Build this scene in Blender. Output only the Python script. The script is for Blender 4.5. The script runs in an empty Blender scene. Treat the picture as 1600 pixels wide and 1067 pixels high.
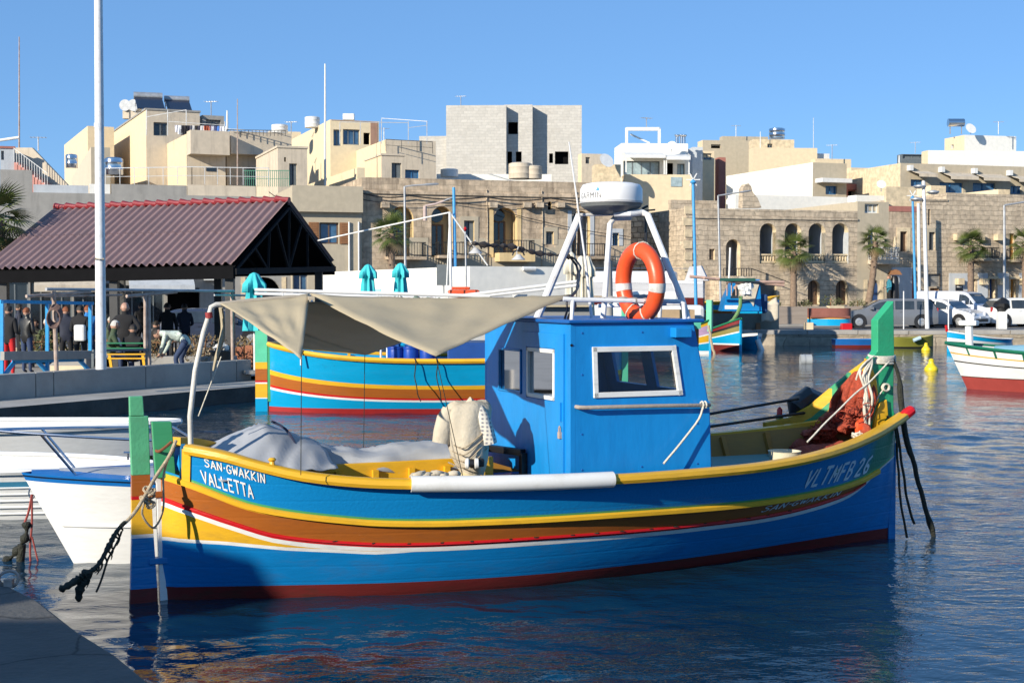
import bpy, math, random
from mathutils import Vector, Matrix, noise
C = bpy.context.scene.collection
S = bpy.context.scene
R = math.radians
rnd = random.Random(7)

# ---------------------------------------------------------------- camera, sky, sun
EYE = 2.5; FPX = 2200.0; PIT = math.atan(78.5/FPX)
cam = bpy.data.cameras.new('camera'); co = bpy.data.objects.new('camera', cam); C.objects.link(co)
co.location = (0, 0, EYE); co.rotation_euler = (math.pi/2-PIT, 0, 0)
cam.sensor_width = 36; cam.lens = FPX*36/1600; cam.clip_start = .1; cam.clip_end = 5000
S.camera = co
cam.dof.use_dof = True; cam.dof.focus_distance = 12.6; cam.dof.aperture_fstop = 16
SUN_EL = R(20.5); SUNX, SUNY = -.685, -.729      # horizontal direction towards the sun
w = bpy.data.worlds.new('World'); S.world = w; w.use_nodes = True
nt = w.node_tree; nt.nodes.clear()
sky = nt.nodes.new('ShaderNodeTexSky'); sky.sky_type = 'NISHITA'; sky.sun_disc = False
sky.sun_elevation = SUN_EL; sky.sun_rotation = math.atan2(SUNX, SUNY) % (2*math.pi)
sky.air_density = .75; sky.dust_density = 0; sky.ozone_density = 6; sky.altitude = 0
bg = nt.nodes.new('ShaderNodeBackground'); bg.inputs[1].default_value = .110
wo = nt.nodes.new('ShaderNodeOutputWorld')
smx = nt.nodes.new('ShaderNodeMix'); smx.data_type = 'RGBA'; smx.inputs[0].default_value = .5; smx.inputs[7].default_value = (1.35,3.0,5.7,1)   # evens the gradient out: clear winter blue
nt.links.new(sky.outputs[0], smx.inputs[6]); nt.links.new(smx.outputs[2], bg.inputs[0]); nt.links.new(bg.outputs[0], wo.inputs[0])
sl = bpy.data.lights.new('sun', 'SUN'); sl.energy = 5.0; sl.angle = R(.53); sl.color = (1, .91, .76)
so = bpy.data.objects.new('sun', sl); C.objects.link(so)
sd = Vector((-SUNX*math.cos(SUN_EL), -SUNY*math.cos(SUN_EL), -math.sin(SUN_EL)))
so.rotation_euler = sd.to_track_quat('-Z', 'Y').to_euler(); so.location = (-30, -30, 20)
S.view_settings.view_transform = 'Standard'; S.view_settings.look = 'None'
S.view_settings.gamma = 1; S.view_settings.exposure = .44; S.view_settings.use_curve_mapping = False
S.cycles.max_bounces = 6; S.cycles.transparent_max_bounces = 6; S.cycles.caustics_reflective = False
S.cycles.caustics_refractive = False

# ---------------------------------------------------------------- materials
MATS = {}
def mat(name, col, rough=.6, var=.12, scale=3., bump=.15, bscale=40., metal=0., col2=None, spec=.5, coat=0., stretch=(1,1,1), dirt=0., dirtcol=(.08,.06,.045), dscale=1.3):
    if name in MATS: return MATS[name]
    m = bpy.data.materials.new(name); m.use_nodes = True; MATS[name] = m
    n = m.node_tree.nodes; l = m.node_tree.links; p = n['Principled BSDF']
    p.inputs['Roughness'].default_value = rough; p.inputs['Metallic'].default_value = metal
    p.inputs['Specular IOR Level'].default_value = spec; p.inputs['Coat Weight'].default_value = coat
    tc = n.new('ShaderNodeTexCoord'); mp = n.new('ShaderNodeMapping'); mp.inputs['Scale'].default_value = stretch
    l.new(tc.outputs['Object'], mp.inputs[0])
    ns = n.new('ShaderNodeTexNoise'); ns.inputs['Scale'].default_value = scale; ns.inputs['Detail'].default_value = 6
    ns.inputs['Roughness'].default_value = .65
    l.new(mp.outputs[0], ns.inputs[0])
    mx = n.new('ShaderNodeMix'); mx.data_type = 'RGBA'
    rr = n.new('ShaderNodeMapRange'); rr.inputs[1].default_value = .3; rr.inputs[2].default_value = .7
    l.new(ns.outputs[0], rr.inputs[0]); l.new(rr.outputs[0], mx.inputs[0])
    c2 = col2 or tuple(min(1, c*(1+var)) for c in col); c1 = col if col2 else tuple(c*(1-var) for c in col)
    mx.inputs[6].default_value = (*c1, 1); mx.inputs[7].default_value = (*c2, 1)
    out = mx.outputs[2]
    if dirt > 0:
        n3 = n.new('ShaderNodeTexNoise'); n3.inputs['Scale'].default_value = dscale; n3.inputs['Detail'].default_value = 8
        n3.inputs['Roughness'].default_value = .7
        l.new(mp.outputs[0], n3.inputs[0])
        r3 = n.new('ShaderNodeMapRange'); r3.inputs[1].default_value = .5; r3.inputs[2].default_value = .72; r3.inputs[4].default_value = dirt
        l.new(n3.outputs[0], r3.inputs[0])
        m3 = n.new('ShaderNodeMix'); m3.data_type = 'RGBA'; l.new(r3.outputs[0], m3.inputs[0]); l.new(out, m3.inputs[6])
        m3.inputs[7].default_value = (*dirtcol, 1); out = m3.outputs[2]
    l.new(out, p.inputs['Base Color'])
    if bump > 0:
        n2 = n.new('ShaderNodeTexNoise'); n2.inputs['Scale'].default_value = bscale; n2.inputs['Detail'].default_value = 4
        l.new(mp.outputs[0], n2.inputs[0])
        b = n.new('ShaderNodeBump'); b.inputs['Strength'].default_value = bump; b.inputs['Distance'].default_value = .02
        l.new(n2.outputs[0], b.inputs['Height']); l.new(b.outputs[0], p.inputs['Normal'])
    return m
def seams(m, period=.14, depth=.22):      # faint plank seams in a painted hull
    nn = m.node_tree.nodes; l = m.node_tree.links; p = nn['Principled BSDF']; tc = nn.new('ShaderNodeTexCoord'); wv = nn.new('ShaderNodeTexWave'); wv.bands_direction = 'Z'; wv.inputs['Scale'].default_value = .314/period; wv.inputs['Distortion'].default_value = .6; wv.inputs['Detail'].default_value = 1; wv.inputs['Detail Scale'].default_value = .4
    mpp = nn.new('ShaderNodeMapping'); mpp.inputs['Rotation'].default_value = (0,0,0); l.new(tc.outputs['Object'], mpp.inputs[0]); l.new(mpp.outputs[0], wv.inputs[0])
    mr = nn.new('ShaderNodeMapRange'); mr.inputs[1].default_value = .0; mr.inputs[2].default_value = .07; l.new(wv.outputs['Fac'], mr.inputs[0])
    b = nn.new('ShaderNodeBump'); b.inputs['Strength'].default_value = depth; b.inputs['Distance'].default_value = .004; l.new(mr.outputs[0], b.inputs['Height'])
    old = p.inputs['Normal'].links[0].from_socket if p.inputs['Normal'].links else None
    if old: l.new(old, b.inputs['Normal'])
    l.new(b.outputs[0], p.inputs['Normal'])
def paint(name, col, rough=.35, **k):      # brushed boat paint: long soft brush streaks, a few chips
    k.setdefault('var', .1); k.setdefault('scale', 2.2); k.setdefault('bump', .12); k.setdefault('bscale', 14); k.setdefault('stretch', (.5, 1, 2.2))
    k.setdefault('dirt', .26); k.setdefault('dscale', 4.5)
    if name in MATS: return MATS[name]
    m = mat(name, col, rough, **k); nn = m.node_tree.nodes; l = m.node_tree.links; p = nn['Principled BSDF']; old = p.inputs['Base Color'].links[0].from_socket
    tc = nn.new('ShaderNodeTexCoord'); mp = nn.new('ShaderNodeMapping'); mp.inputs['Scale'].default_value = (9,9,26); mp.inputs['Rotation'].default_value = (0,R(12),0); l.new(tc.outputs['Object'], mp.inputs[0])
    c = nn.new('ShaderNodeTexNoise'); c.inputs['Scale'].default_value = 1.; c.inputs['Detail'].default_value = 9; c.inputs['Roughness'].default_value = .75; l.new(mp.outputs[0], c.inputs[0])      # chips and scuffs
    r = nn.new('ShaderNodeMapRange'); r.inputs[1].default_value = .66; r.inputs[2].default_value = .71; r.inputs[4].default_value = .55; l.new(c.outputs[0], r.inputs[0])
    mx = nn.new('ShaderNodeMix'); mx.data_type = 'RGBA'; l.new(r.outputs[0], mx.inputs[0]); l.new(old, mx.inputs[6]); mx.inputs[7].default_value = (*[min(.75, q*.6+.16) for q in col],1); l.new(mx.outputs[2], p.inputs['Base Color'])
    return m
YEL = paint('yellow_paint', (.72,.40,.022)); BLU = paint('light_blue_paint', (.004,.235,.56), .3)
BLD = paint('deep_blue_paint', (.005,.195,.50), .3)
BRN = paint('brown_paint', (.36,.105,.016)); REDP = paint('red_paint', (.52,.008,.012)); WHT = paint('white_paint', (.76,.76,.73))
AFO = paint('antifouling_red', (.15,.014,.012), .6, dirt=.7, dirtcol=(.03,.03,.015), dscale=5); GRN = paint('green_paint', (.055,.33,.14)); GRL = paint('dark_green_paint', (.02,.17,.08))
CAB = paint('cabin_blue_paint', (.008,.235,.62), .34, var=.13, scale=1.3, bump=.22, bscale=7, stretch=(1.4,1.4,.45), dirt=.42, dirtcol=(.01,.13,.40), dscale=1.8); CABD = paint('cabin_trim_blue', (.006,.10,.36), .4)
OCH = paint('ochre_inner_paint', (.34,.165,.02), .55); TEA = paint('teal_grey_deck', (.10,.24,.22), .6)
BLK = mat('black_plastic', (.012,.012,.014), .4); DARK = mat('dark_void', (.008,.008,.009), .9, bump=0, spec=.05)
PVC = mat('white_plastic_pipe', (.72,.72,.70), .35, var=.04, bump=.03, dirt=.35, dirtcol=(.35,.3,.22), dscale=2.5)
WMET = mat('white_painted_metal', (.70,.71,.72), .35, var=.05, bump=.04, dirt=.4, dirtcol=(.3,.22,.16), dscale=9)
STEEL = mat('stainless_steel', (.62,.63,.65), .18, metal=1, var=.05, bump=.02)
GALV = mat('galvanised_steel', (.42,.43,.44), .5, metal=.6, var=.2, bump=.1)
RUST = mat('rusty_pipe', (.30,.20,.15), .8, col2=(.50,.42,.37), scale=5, bump=.3)
ROPE = mat('tan_rope', (.45,.36,.24), .9, var=.3, scale=30, bump=.6, bscale=160)
ROPD = mat('algae_covered_rope', (.018,.02,.012), .7, var=.5, scale=20, bump=.8, bscale=60)
ROPW = mat('white_rope', (.66,.62,.52), .9, var=.15, scale=30, bump=.6, bscale=160)
NET = mat('red_fishing_net', (.40,.065,.03), .85, var=.35, scale=18, bump=.9, bscale=90)
CANV = mat('beige_canvas', (.42,.355,.24), .85, var=.1, scale=1.7, bump=.3, bscale=220, dirt=.35, dirtcol=(.25,.2,.13), dscale=1.7)
TARP = mat('grey_tarpaulin', (.39,.405,.43), .5, var=.07, scale=1.5, bump=.08, bscale=60, dirt=.12, dirtcol=(.25,.24,.22), dscale=1.5)
ORNG = mat('orange_plastic', (.72,.085,.02), .38, var=.08, scale=6, bump=.05, dirt=.2, dirtcol=(.3,.05,.03), dscale=7)
CLOTH = mat('dirty_cream_cloth', (.50,.45,.36), .9, var=.1, scale=6, bump=.35, bscale=30, dirt=.4, dirtcol=(.33,.25,.16), dscale=4)
GLASS = None
def glass(name, col=(.02,.025,.03), rough=.06, tr=0.):
    m = mat(name, col, rough, bump=.02, bscale=3, var=.3, spec=.8); return m
CLEAR = bpy.data.materials.new('cabin_window_glass'); CLEAR.use_nodes = True
n_ = CLEAR.node_tree.nodes; l_ = CLEAR.node_tree.links; n_.clear()
tr_ = n_.new('ShaderNodeBsdfTransparent'); tr_.inputs[0].default_value = (.62,.66,.66,1); gl_ = n_.new('ShaderNodeBsdfGlossy'); gl_.inputs['Roughness'].default_value = .03
fr0 = n_.new('ShaderNodeFresnel'); fr0.inputs[0].default_value = 1.6; mx0 = n_.new('ShaderNodeMixShader'); ou_ = n_.new('ShaderNodeOutputMaterial')
l_.new(fr0.outputs[0], mx0.inputs[0]); l_.new(tr_.outputs[0], mx0.inputs[1]); l_.new(gl_.outputs[0], mx0.inputs[2]); l_.new(mx0.outputs[0], ou_.inputs[0])
WIN = glass('dark_window_glass'); BLWIN = glass('blue_window_glass', (.05,.12,.22), .12)

# ---------------------------------------------------------------- geometry helpers
class MB:
    def __init__(s): s.v = []; s.f = []; s.m = []
    def add(s, vs, fs, m=0):
        o = len(s.v); s.v += [tuple(v) for v in vs]
        for f in fs: s.f.append(tuple(i+o for i in f)); s.m.append(m)
        return s
    def box(s, a, b, m=0):
        x0,y0,z0 = [min(p,q) for p,q in zip(a,b)]; x1,y1,z1 = [max(p,q) for p,q in zip(a,b)]
        return s.add([(x0,y0,z0),(x1,y0,z0),(x1,y1,z0),(x0,y1,z0),(x0,y0,z1),(x1,y0,z1),(x1,y1,z1),(x0,y1,z1)],
            [(3,2,1,0),(4,5,6,7),(0,1,5,4),(1,2,6,5),(2,3,7,6),(3,0,4,7)], m)
    def bar(s, p, q, w, h, m=0, up=(0,0,1)):
        p = Vector(p); q = Vector(q); d = (q-p).normalized(); u = Vector(up)
        if abs(d.dot(u)) > .99: u = Vector((1,0,0))
        r = d.cross(u).normalized()*w/2; t = r.cross(d).normalized()*h/2
        vs = [p-r-t,p+r-t,p+r+t,p-r+t,q-r-t,q+r-t,q+r+t,q-r+t]
        return s.add(vs, [(0,1,2,3),(7,6,5,4),(1,0,4,5),(2,1,5,6),(3,2,6,7),(0,3,7,4)], m)
    def tube(s, pts, r, n=8, m=0, cap=True, closed=False, flat=1.):
        P = [Vector(p) for p in pts]; N = len(P); rs = r if isinstance(r, (list,tuple)) else [r]*N
        vs = []; prev = None
        for i,p in enumerate(P):
            if closed: d = P[(i+1)%N]-P[i-1]
            else: d = P[min(i+1,N-1)]-P[max(i-1,0)]
            if d.length < 1e-9: d = Vector((0,0,1))
            d.normalize()
            if prev is None:
                u = Vector((0,0,1)) if abs(d.z) < .9 else Vector((1,0,0)); a = d.cross(u).normalized()
            else:
                a = prev-d*prev.dot(d)
                a = a.normalized() if a.length > 1e-6 else d.orthogonal().normalized()
            prev = a; b = d.cross(a)
            for k in range(n):
                t = 2*math.pi*k/n; vs.append(p+a*(math.cos(t)*rs[i])+b*(math.sin(t)*rs[i]*flat))
        fs = []
        for i in range(N if closed else N-1):
            j = (i+1)%N
            for k in range(n): fs.append((i*n+k, i*n+(k+1)%n, j*n+(k+1)%n, j*n+k))
        if cap and not closed: fs += [tuple(range(n-1,-1,-1)), tuple((N-1)*n+k for k in range(n))]
        return s.add(vs, fs, m)
    def lathe(s, prof, o=(0,0,0), n=16, m=0, M=None):
        vs = []
        for r,z in prof:
            for k in range(n):
                t = 2*math.pi*k/n; v = Vector((r*math.cos(t), r*math.sin(t), z))
                if M is not None: v = M@v
                vs.append(v+Vector(o))
        fs = [(i*n+k, i*n+(k+1)%n, (i+1)*n+(k+1)%n, (i+1)*n+k) for i in range(len(prof)-1) for k in range(n)]
        fs += [tuple(range(n-1,-1,-1)), tuple((len(prof)-1)*n+k for k in range(n))]
        return s.add(vs, fs, m)
    def prism(s, poly, fn, d0, d1, m=0):     # fn(a,b,d) -> point
        n = len(poly); vs = [fn(a,b,d0) for a,b in poly]+[fn(a,b,d1) for a,b in poly]
        fs = [tuple(range(n-1,-1,-1)), tuple(range(n,2*n))]+[(i,(i+1)%n,(i+1)%n+n,i+n) for i in range(n)]
        return s.add(vs, fs, m)
    def grid(s, nu, nv, fn, m=0):            # fn(u,v) for u,v in 0..1
        vs = [fn(i/nu, j/nv) for i in range(nu+1) for j in range(nv+1)]
        fs = [(i*(nv+1)+j, (i+1)*(nv+1)+j, (i+1)*(nv+1)+j+1, i*(nv+1)+j+1) for i in range(nu) for j in range(nv)]
        return s.add(vs, fs, m)
    def blob(s, c, r, n=10, m=0, amp=.15, seed=0):
        c = Vector(c); rx,ry,rz = r if isinstance(r, (tuple,list)) else (r,r,r); vs = []; k2 = n//2+1
        for i in range(k2+1):
            th = math.pi*i/k2
            for k in range(n):
                ph = 2*math.pi*k/n; d = Vector((math.sin(th)*math.cos(ph), math.sin(th)*math.sin(ph), math.cos(th)))
                a = 1+amp*noise.noise(d*1.7+Vector((seed*3.1,seed,0)))*2
                vs.append(c+Vector((d.x*rx,d.y*ry,d.z*rz))*a)
        fs = [(i*n+k, (i+1)*n+k, (i+1)*n+(k+1)%n, i*n+(k+1)%n) for i in range(k2) for k in range(n)]
        return s.add(vs, fs, m)
    def build(s, name, mats, parent=None, smooth=False, off=None, bevel=0, solid=0, weld=False, ang=35):
        me = bpy.data.meshes.new(name)
        if off is None: off = Vector((0,0,0))
        off = Vector(off)
        me.from_pydata([Vector(v)-off for v in s.v], [], s.f)
        if not isinstance(mats, (list,tuple)): mats = [mats]
        for mm in mats: me.materials.append(mm)
        me.polygons.foreach_set('material_index', s.m)
        if smooth:
            me.polygons.foreach_set('use_smooth', [True]*len(s.f)); me.update(); me.set_sharp_from_angle(angle=R(ang))
        me.update()
        o = bpy.data.objects.new(name, me); C.objects.link(o)
        if parent: o.parent = parent
        if solid:
            md = o.modifiers.new('solid', 'SOLIDIFY'); md.thickness = solid; md.offset = 0
        if bevel:
            md = o.modifiers.new('bevel', 'BEVEL'); md.width = bevel; md.segments = 2; md.limit_method = 'ANGLE'; md.angle_limit = R(40)
        return o
def tag(o, label=None, cat=None, group=None, kind=None):
    if label: o['label'] = label
    if cat: o['category'] = cat
    if group: o['group'] = group
    if kind: o['kind'] = kind
    return o
def thing(name, label, cat, loc=(0,0,0), rz=0, group=None):
    o = bpy.data.objects.new(name, None); C.objects.link(o); o.empty_display_size = .2
    o.location = loc; o.rotation_euler = (0,0,rz); return tag(o, label, cat, group)
def copy_thing(o, loc=None, rz=None, label=None, scale=None):
    def rec(a, par):
        c = a.copy(); C.objects.link(c); c.parent = par
        for ch in a.children: rec(ch, c)
        return c
    kids = list(o.children); c = o.copy(); C.objects.link(c)
    for ch in kids: rec(ch, c)
    if loc is not None: c.location = loc
    if rz is not None: c.rotation_euler = (0,0,rz)
    if scale is not None: c.scale = (scale,)*3 if not isinstance(scale, tuple) else scale
    if label: c['label'] = label
    return c
# a pixel of the photograph -> a ray; Frame: a place on the ground with its own axes
CP, SP = math.cos(PIT), math.sin(PIT)
def ray(px, py):
    v = -(py-533.5)/FPX; return Vector(((px-800)/FPX, CP+SP*v, -SP+CP*v))
def at(px, py, Y):
    d = ray(px, py); return Vector((0,0,EYE))+d*(Y/d.y)
def atz(px, py, z):
    d = ray(px, py); return Vector((0,0,EYE))+d*((z-EYE)/d.z)
class Frame:
    def __init__(s, o, rz):
        s.o = Vector(o); s.rz = rz; s.c, s.s = math.cos(rz), math.sin(rz)
    def loc(s, p):
        p = Vector(p)-s.o; return Vector((p.x*s.c+p.y*s.s, -p.x*s.s+p.y*s.c, p.z))
    def world(s, p): return Vector((p[0]*s.c-p[1]*s.s, p[0]*s.s+p[1]*s.c, p[2]))+s.o
    def hit(s, px, py, ax, val):
        d = ray(px, py); dl = Vector((d.x*s.c+d.y*s.s, -d.x*s.s+d.y*s.c, d.z)); o = s.loc((0,0,EYE))
        return o+dl*((val-o[ax])/dl[ax])
    def y(s, px, py, v=0): return s.hit(px, py, 1, v)
    def x(s, px, py, v=0): return s.hit(px, py, 0, v)
    def z(s, px, py, v=0): return s.hit(px, py, 2, v)
def spline(T, x):      # smooth table lookup (Catmull-Rom on uneven knots)
    if x <= T[0][0]: return T[0][1]
    if x >= T[-1][0]: return T[-1][1]
    for i in range(len(T)-1):
        if x <= T[i+1][0]: break
    x0,y0 = T[i]; x1,y1 = T[i+1]; h = x1-x0; u = (x-x0)/h
    m0 = (y1-T[i-1][1])/(x1-T[i-1][0])*h if i > 0 else (y1-y0)
    m1 = (T[i+2][1]-y0)/(T[i+2][0]-x0)*h if i+2 < len(T) else (y1-y0)
    return (2*u**3-3*u*u+1)*y0+(u**3-2*u*u+u)*m0+(-2*u**3+3*u*u)*y1+(u**3-u*u)*m1
def wob(pts, n=24, amp=.01, seed=1, sag=0):   # resample a polyline with a little wander: rope
    P = [Vector(p) for p in pts]; L = [0]
    for a,b in zip(P, P[1:]): L.append(L[-1]+(b-a).length)
    out = []
    for i in range(n+1):
        d = L[-1]*i/n; k = 0
        while k < len(L)-2 and L[k+1] < d: k += 1
        u = (d-L[k])/max(1e-6, L[k+1]-L[k]); p0 = P[max(k-1,0)]; p1 = P[k]; p2 = P[k+1]; p3 = P[min(k+2,len(P)-1)]
        q = .5*((2*p1)+(p2-p0)*u+(2*p0-5*p1+4*p2-p3)*u*u+(3*p1-p0-3*p2+p3)*u**3)
        e = math.sin(math.pi*i/n)
        q = q+Vector((noise.noise(Vector((d*4,seed,0))), noise.noise(Vector((d*4,seed,9))), noise.noise(Vector((d*4,seed,5)))))*amp*2
        q.z -= sag*e; out.append(q)
    return out
def arcpts(c, r, a0, a1, n, ax='xz'):
    out = []
    for i in range(n+1):
        a = R(a0+(a1-a0)*i/n); u, v = r*math.cos(a), r*math.sin(a)
        out.append((c[0]+u, c[1], c[2]+v) if ax == 'xz' else (c[0]+u, c[1]+v, c[2]))
    return out
# brush letters as strokes on a 4 x 6 grid
GL = {'S':[[(3.6,5.2),(2.6,6),(1,5.8),(.5,4.7),(1.4,3.6),(3,2.9),(3.6,1.7),(2.7,.4),(1.2,0),(.3,.8)]],'A':[[(.2,0),(2,6),(3.8,0)],[(.9,2),(3.1,2)]],
 'N':[[(.4,0),(.4,6),(3.5,0),(3.6,6)]],'G':[[(3.6,5),(2.6,6),(1.2,5.6),(.3,3.5),(.6,1),(1.8,0),(3.4,.6),(3.6,2.6),(2.2,2.6)]],'W':[[(0,6),(1,0),(2,4.4),(3,0),(4,6)]],
 'K':[[(.5,0),(.5,6)],[(3.5,6),(.6,2.8),(3.7,0)]],'I':[[(.9,0),(.9,6)]],'V':[[(.2,6),(2,0),(3.8,6)]],'L':[[(.5,6),(.5,0),(3.4,0)]],'E':[[(3.5,6),(.5,6),(.5,0),(3.5,0)],[(.5,3.1),(3,3.1)]],
 'T':[[(2,0),(2,6)],[(.2,6),(3.8,6)]],'M':[[(.2,0),(.4,6),(2,2),(3.6,6),(3.8,0)]],'F':[[(.5,0),(.5,6),(3.5,6)],[(.5,3.2),(2.8,3.2)]],
 'B':[[(.5,0),(.5,6),(2.5,6),(3.4,5),(2.6,3.3),(.6,3.2)],[(2.6,3.3),(3.7,1.8),(2.6,0),(.5,0)]],'2':[[(.5,5),(1.6,6),(3.2,5.4),(3.2,4),(.4,0),(3.6,0)]],
 '6':[[(3.2,5.8),(1.2,4.6),(.5,2),(1.4,.1),(3,.4),(3.3,2),(2,3),(.7,2.2)]],'0':[[(2,0),(.6,1.4),(.6,4.6),(2,6),(3.4,4.6),(3.4,1.4),(2,0)]],'7':[[(.4,6),(3.6,6),(1.4,0)]],
 '.':[[(.7,2.9),(1.2,3.1)]],'-':[[(.3,3),(1.9,3)]],'R':[[(.5,0),(.5,6),(2.6,6),(3.5,4.6),(2.4,3.1),(.6,3)],[(2,3),(3.7,0)]],' ':[],'Y':[[(.2,6),(2,3),(3.8,6)],[(2,3),(2,0)]],
 'O':[[(2,0),(.3,1.5),(.3,4.5),(2,6),(3.7,4.5),(3.7,1.5),(2,0)]],'D':[[(.5,0),(.5,6),(2.4,5.6),(3.6,3),(2.4,.4),(.5,0)]],'Z':[[(.4,6),(3.6,6),(.4,0),(3.6,0)]],
 'U':[[(.5,6),(.5,1.2),(2,0),(3.5,1.2),(3.5,6)]],'H':[[(.5,0),(.5,6)],[(3.5,0),(3.5,6)],[(.5,3),(3.5,3)]],'P':[[(.5,0),(.5,6),(2.8,6),(3.5,4.5),(2.6,3),(.5,3)]],'C':[[(3.6,5),(2.2,6),(.5,4.6),(.5,1.4),(2.2,0),(3.6,1)]]}
def lettering(mb, text, fn, wid=.55, m=0, adv=5., jit=.15, th=0):    # fn(u 0..len, v 0..6 letter units) -> point
    x = 0
    for ch in text:
        j = rnd.uniform(-jit, jit)
        for st in GL[ch]:
            P = []
            for (a,b),(c,d) in zip(st, st[1:]):
                k = max(2, int(math.hypot(c-a,d-b)/1.2)+1)
                for i in range(k): P.append((a+(c-a)*i/k, b+(d-b)*i/k))
            P.append(st[-1]); vs = []; n = len(P)
            for i,(a,b) in enumerate(P):
                a0,b0 = P[max(i-1,0)]; a1,b1 = P[min(i+1,n-1)]; dx,dy = a1-a0,b1-b0; q = math.hypot(dx,dy) or 1
                nx,ny = -dy/q*wid/2,dx/q*wid/2; e = 0
                if i == 0: a -= dx/q*wid*.3; b -= dy/q*wid*.3
                if i == n-1: a += dx/q*wid*.3; b += dy/q*wid*.3
                vs += [fn(x+a+nx, b+ny+j), fn(x+a-nx, b-ny+j)]
            mb.add(vs, [(2*i,2*i+1,2*i+3,2*i+2) for i in range(n-1)], m)
        x += 2.6 if ch in '.-I' else adv
    return x
# ---------------------------------------------------------------- water: real wave geometry near, plain sheet beyond
import numpy as np
wm = bpy.data.materials.new('harbour_water'); wm.use_nodes = True
n = wm.node_tree.nodes; l = wm.node_tree.links; p = n['Principled BSDF']
p.inputs['Base Color'].default_value = (.004,.026,.052,1); p.inputs['Roughness'].default_value = .02; p.inputs['IOR'].default_value = 1.34
tc = n.new('ShaderNodeTexCoord')
def wn(scale, stretch, detail, dist):
    mp = n.new('ShaderNodeMapping'); mp.inputs['Scale'].default_value = stretch; mp.inputs['Rotation'].default_value = (0,0,R(rnd.uniform(-25,25))); l.new(tc.outputs['Object'], mp.inputs[0])
    t = n.new('ShaderNodeTexNoise'); t.inputs['Scale'].default_value = scale; t.inputs['Detail'].default_value = detail; t.inputs['Roughness'].default_value = .5; t.inputs['Distortion'].default_value = dist; l.new(mp.outputs[0], t.inputs[0]); return t
a2 = wn(6., (.55,1,1), 3, .8); a3 = wn(22, (.6,1,1), 2, .3)
patch = wn(.10, (.5,1,1), 3, .4)
pr = n.new('ShaderNodeMapRange'); pr.inputs[1].default_value = .40; pr.inputs[2].default_value = .60; pr.inputs[3].default_value = .25; pr.inputs[4].default_value = 1.0; l.new(patch.outputs[0], pr.inputs[0])
def mul(x, k):
    m = n.new('ShaderNodeMath'); m.operation = 'MULTIPLY'; l.new(x, m.inputs[0])
    if isinstance(k, float): m.inputs[1].default_value = k
    else: l.new(k, m.inputs[1])
    return m.outputs[0]
def add(x, y):
    m = n.new('ShaderNodeMath'); m.operation = 'ADD'; l.new(x, m.inputs[0]); l.new(y, m.inputs[1]); return m.outputs[0]
hgt = mul(add(mul(a2.outputs[0], .018), mul(a3.outputs[0], .0045)), pr.outputs[0])
b = n.new('ShaderNodeBump'); b.inputs['Strength'].default_value = 1.; b.inputs['Distance'].default_value = 1.; l.new(hgt, b.inputs['Height']); l.new(b.outputs[0], p.inputs['Normal'])
rg_ = np.random.RandomState(11)
K = 90; NW_R, NW_C = 820, 420
Dv = 4.5*np.exp(np.linspace(0, math.log(95/4.5), NW_R)); Tv = np.linspace(-.62, .62, NW_C)
DD, TT = np.meshgrid(Dv, Tv, indexing='ij'); XX = DD*TT; YY = DD; step = DD*(math.log(95/4.5)/NW_R); step = np.maximum(step, DD*(Tv[1]-Tv[0])*.8)
ZZ = np.zeros_like(XX)
for i in range(K):
    lam = .13*(1.9/.13)**(i/(K-1)); th = rg_.normal(1.15, .75); kx_, ky_ = 2*math.pi/lam*math.cos(th), 2*math.pi/lam*math.sin(th)
    amp = .00105*lam**.95*(1.6 if .25 < lam < .8 else (1.5 if lam <= .25 else 1.))
    ZZ += amp*np.clip(lam/(2.6*step)-1, 0, 1)*np.sin(kx_*XX+ky_*YY+rg_.uniform(0, 6.28)+.6*np.sin(.9*XX/lam**.5+i)+.5*np.sin(.7*YY/lam**.5+2*i))
gust = .75+.45*np.sin(.31*XX+.17*YY+1.2)*np.sin(.11*YY-.23*XX+.4)+.25*np.sin(.9*XX-.5*YY)
ZZ *= np.clip(gust, .3, 1.5)
me = bpy.data.meshes.new('water'); nv = NW_R*NW_C
me.vertices.add(nv); me.vertices.foreach_set('co', np.stack([XX,YY,ZZ],-1).astype(np.float32).ravel())
I_ = np.arange(nv).reshape(NW_R, NW_C); q = np.stack([I_[:-1,:-1],I_[:-1,1:],I_[1:,1:],I_[1:,:-1]],-1).reshape(-1,4); nf = len(q)
me.loops.add(nf*4); me.loops.foreach_set('vertex_index', q.astype(np.int32).ravel()); me.polygons.add(nf); me.polygons.foreach_set('loop_start', np.arange(0,nf*4,4,dtype=np.int32)); me.polygons.foreach_set('loop_total', np.full(nf,4,dtype=np.int32))
me.update(calc_edges=True); me.polygons.foreach_set('use_smooth', np.ones(nf,dtype=bool)); me.materials.append(wm)
wo_ = bpy.data.objects.new('water', me); C.objects.link(wo_); tag(wo_, kind='structure')
wmb = MB(); wmb.add([(-600,-60,0),(900,-60,0),(900,1500,0),(-600,1500,0)], [(0,1,2,3)])
o = wmb.build('outer_water', wm); o.location.z = -.07; tag(o, kind='structure')
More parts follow.
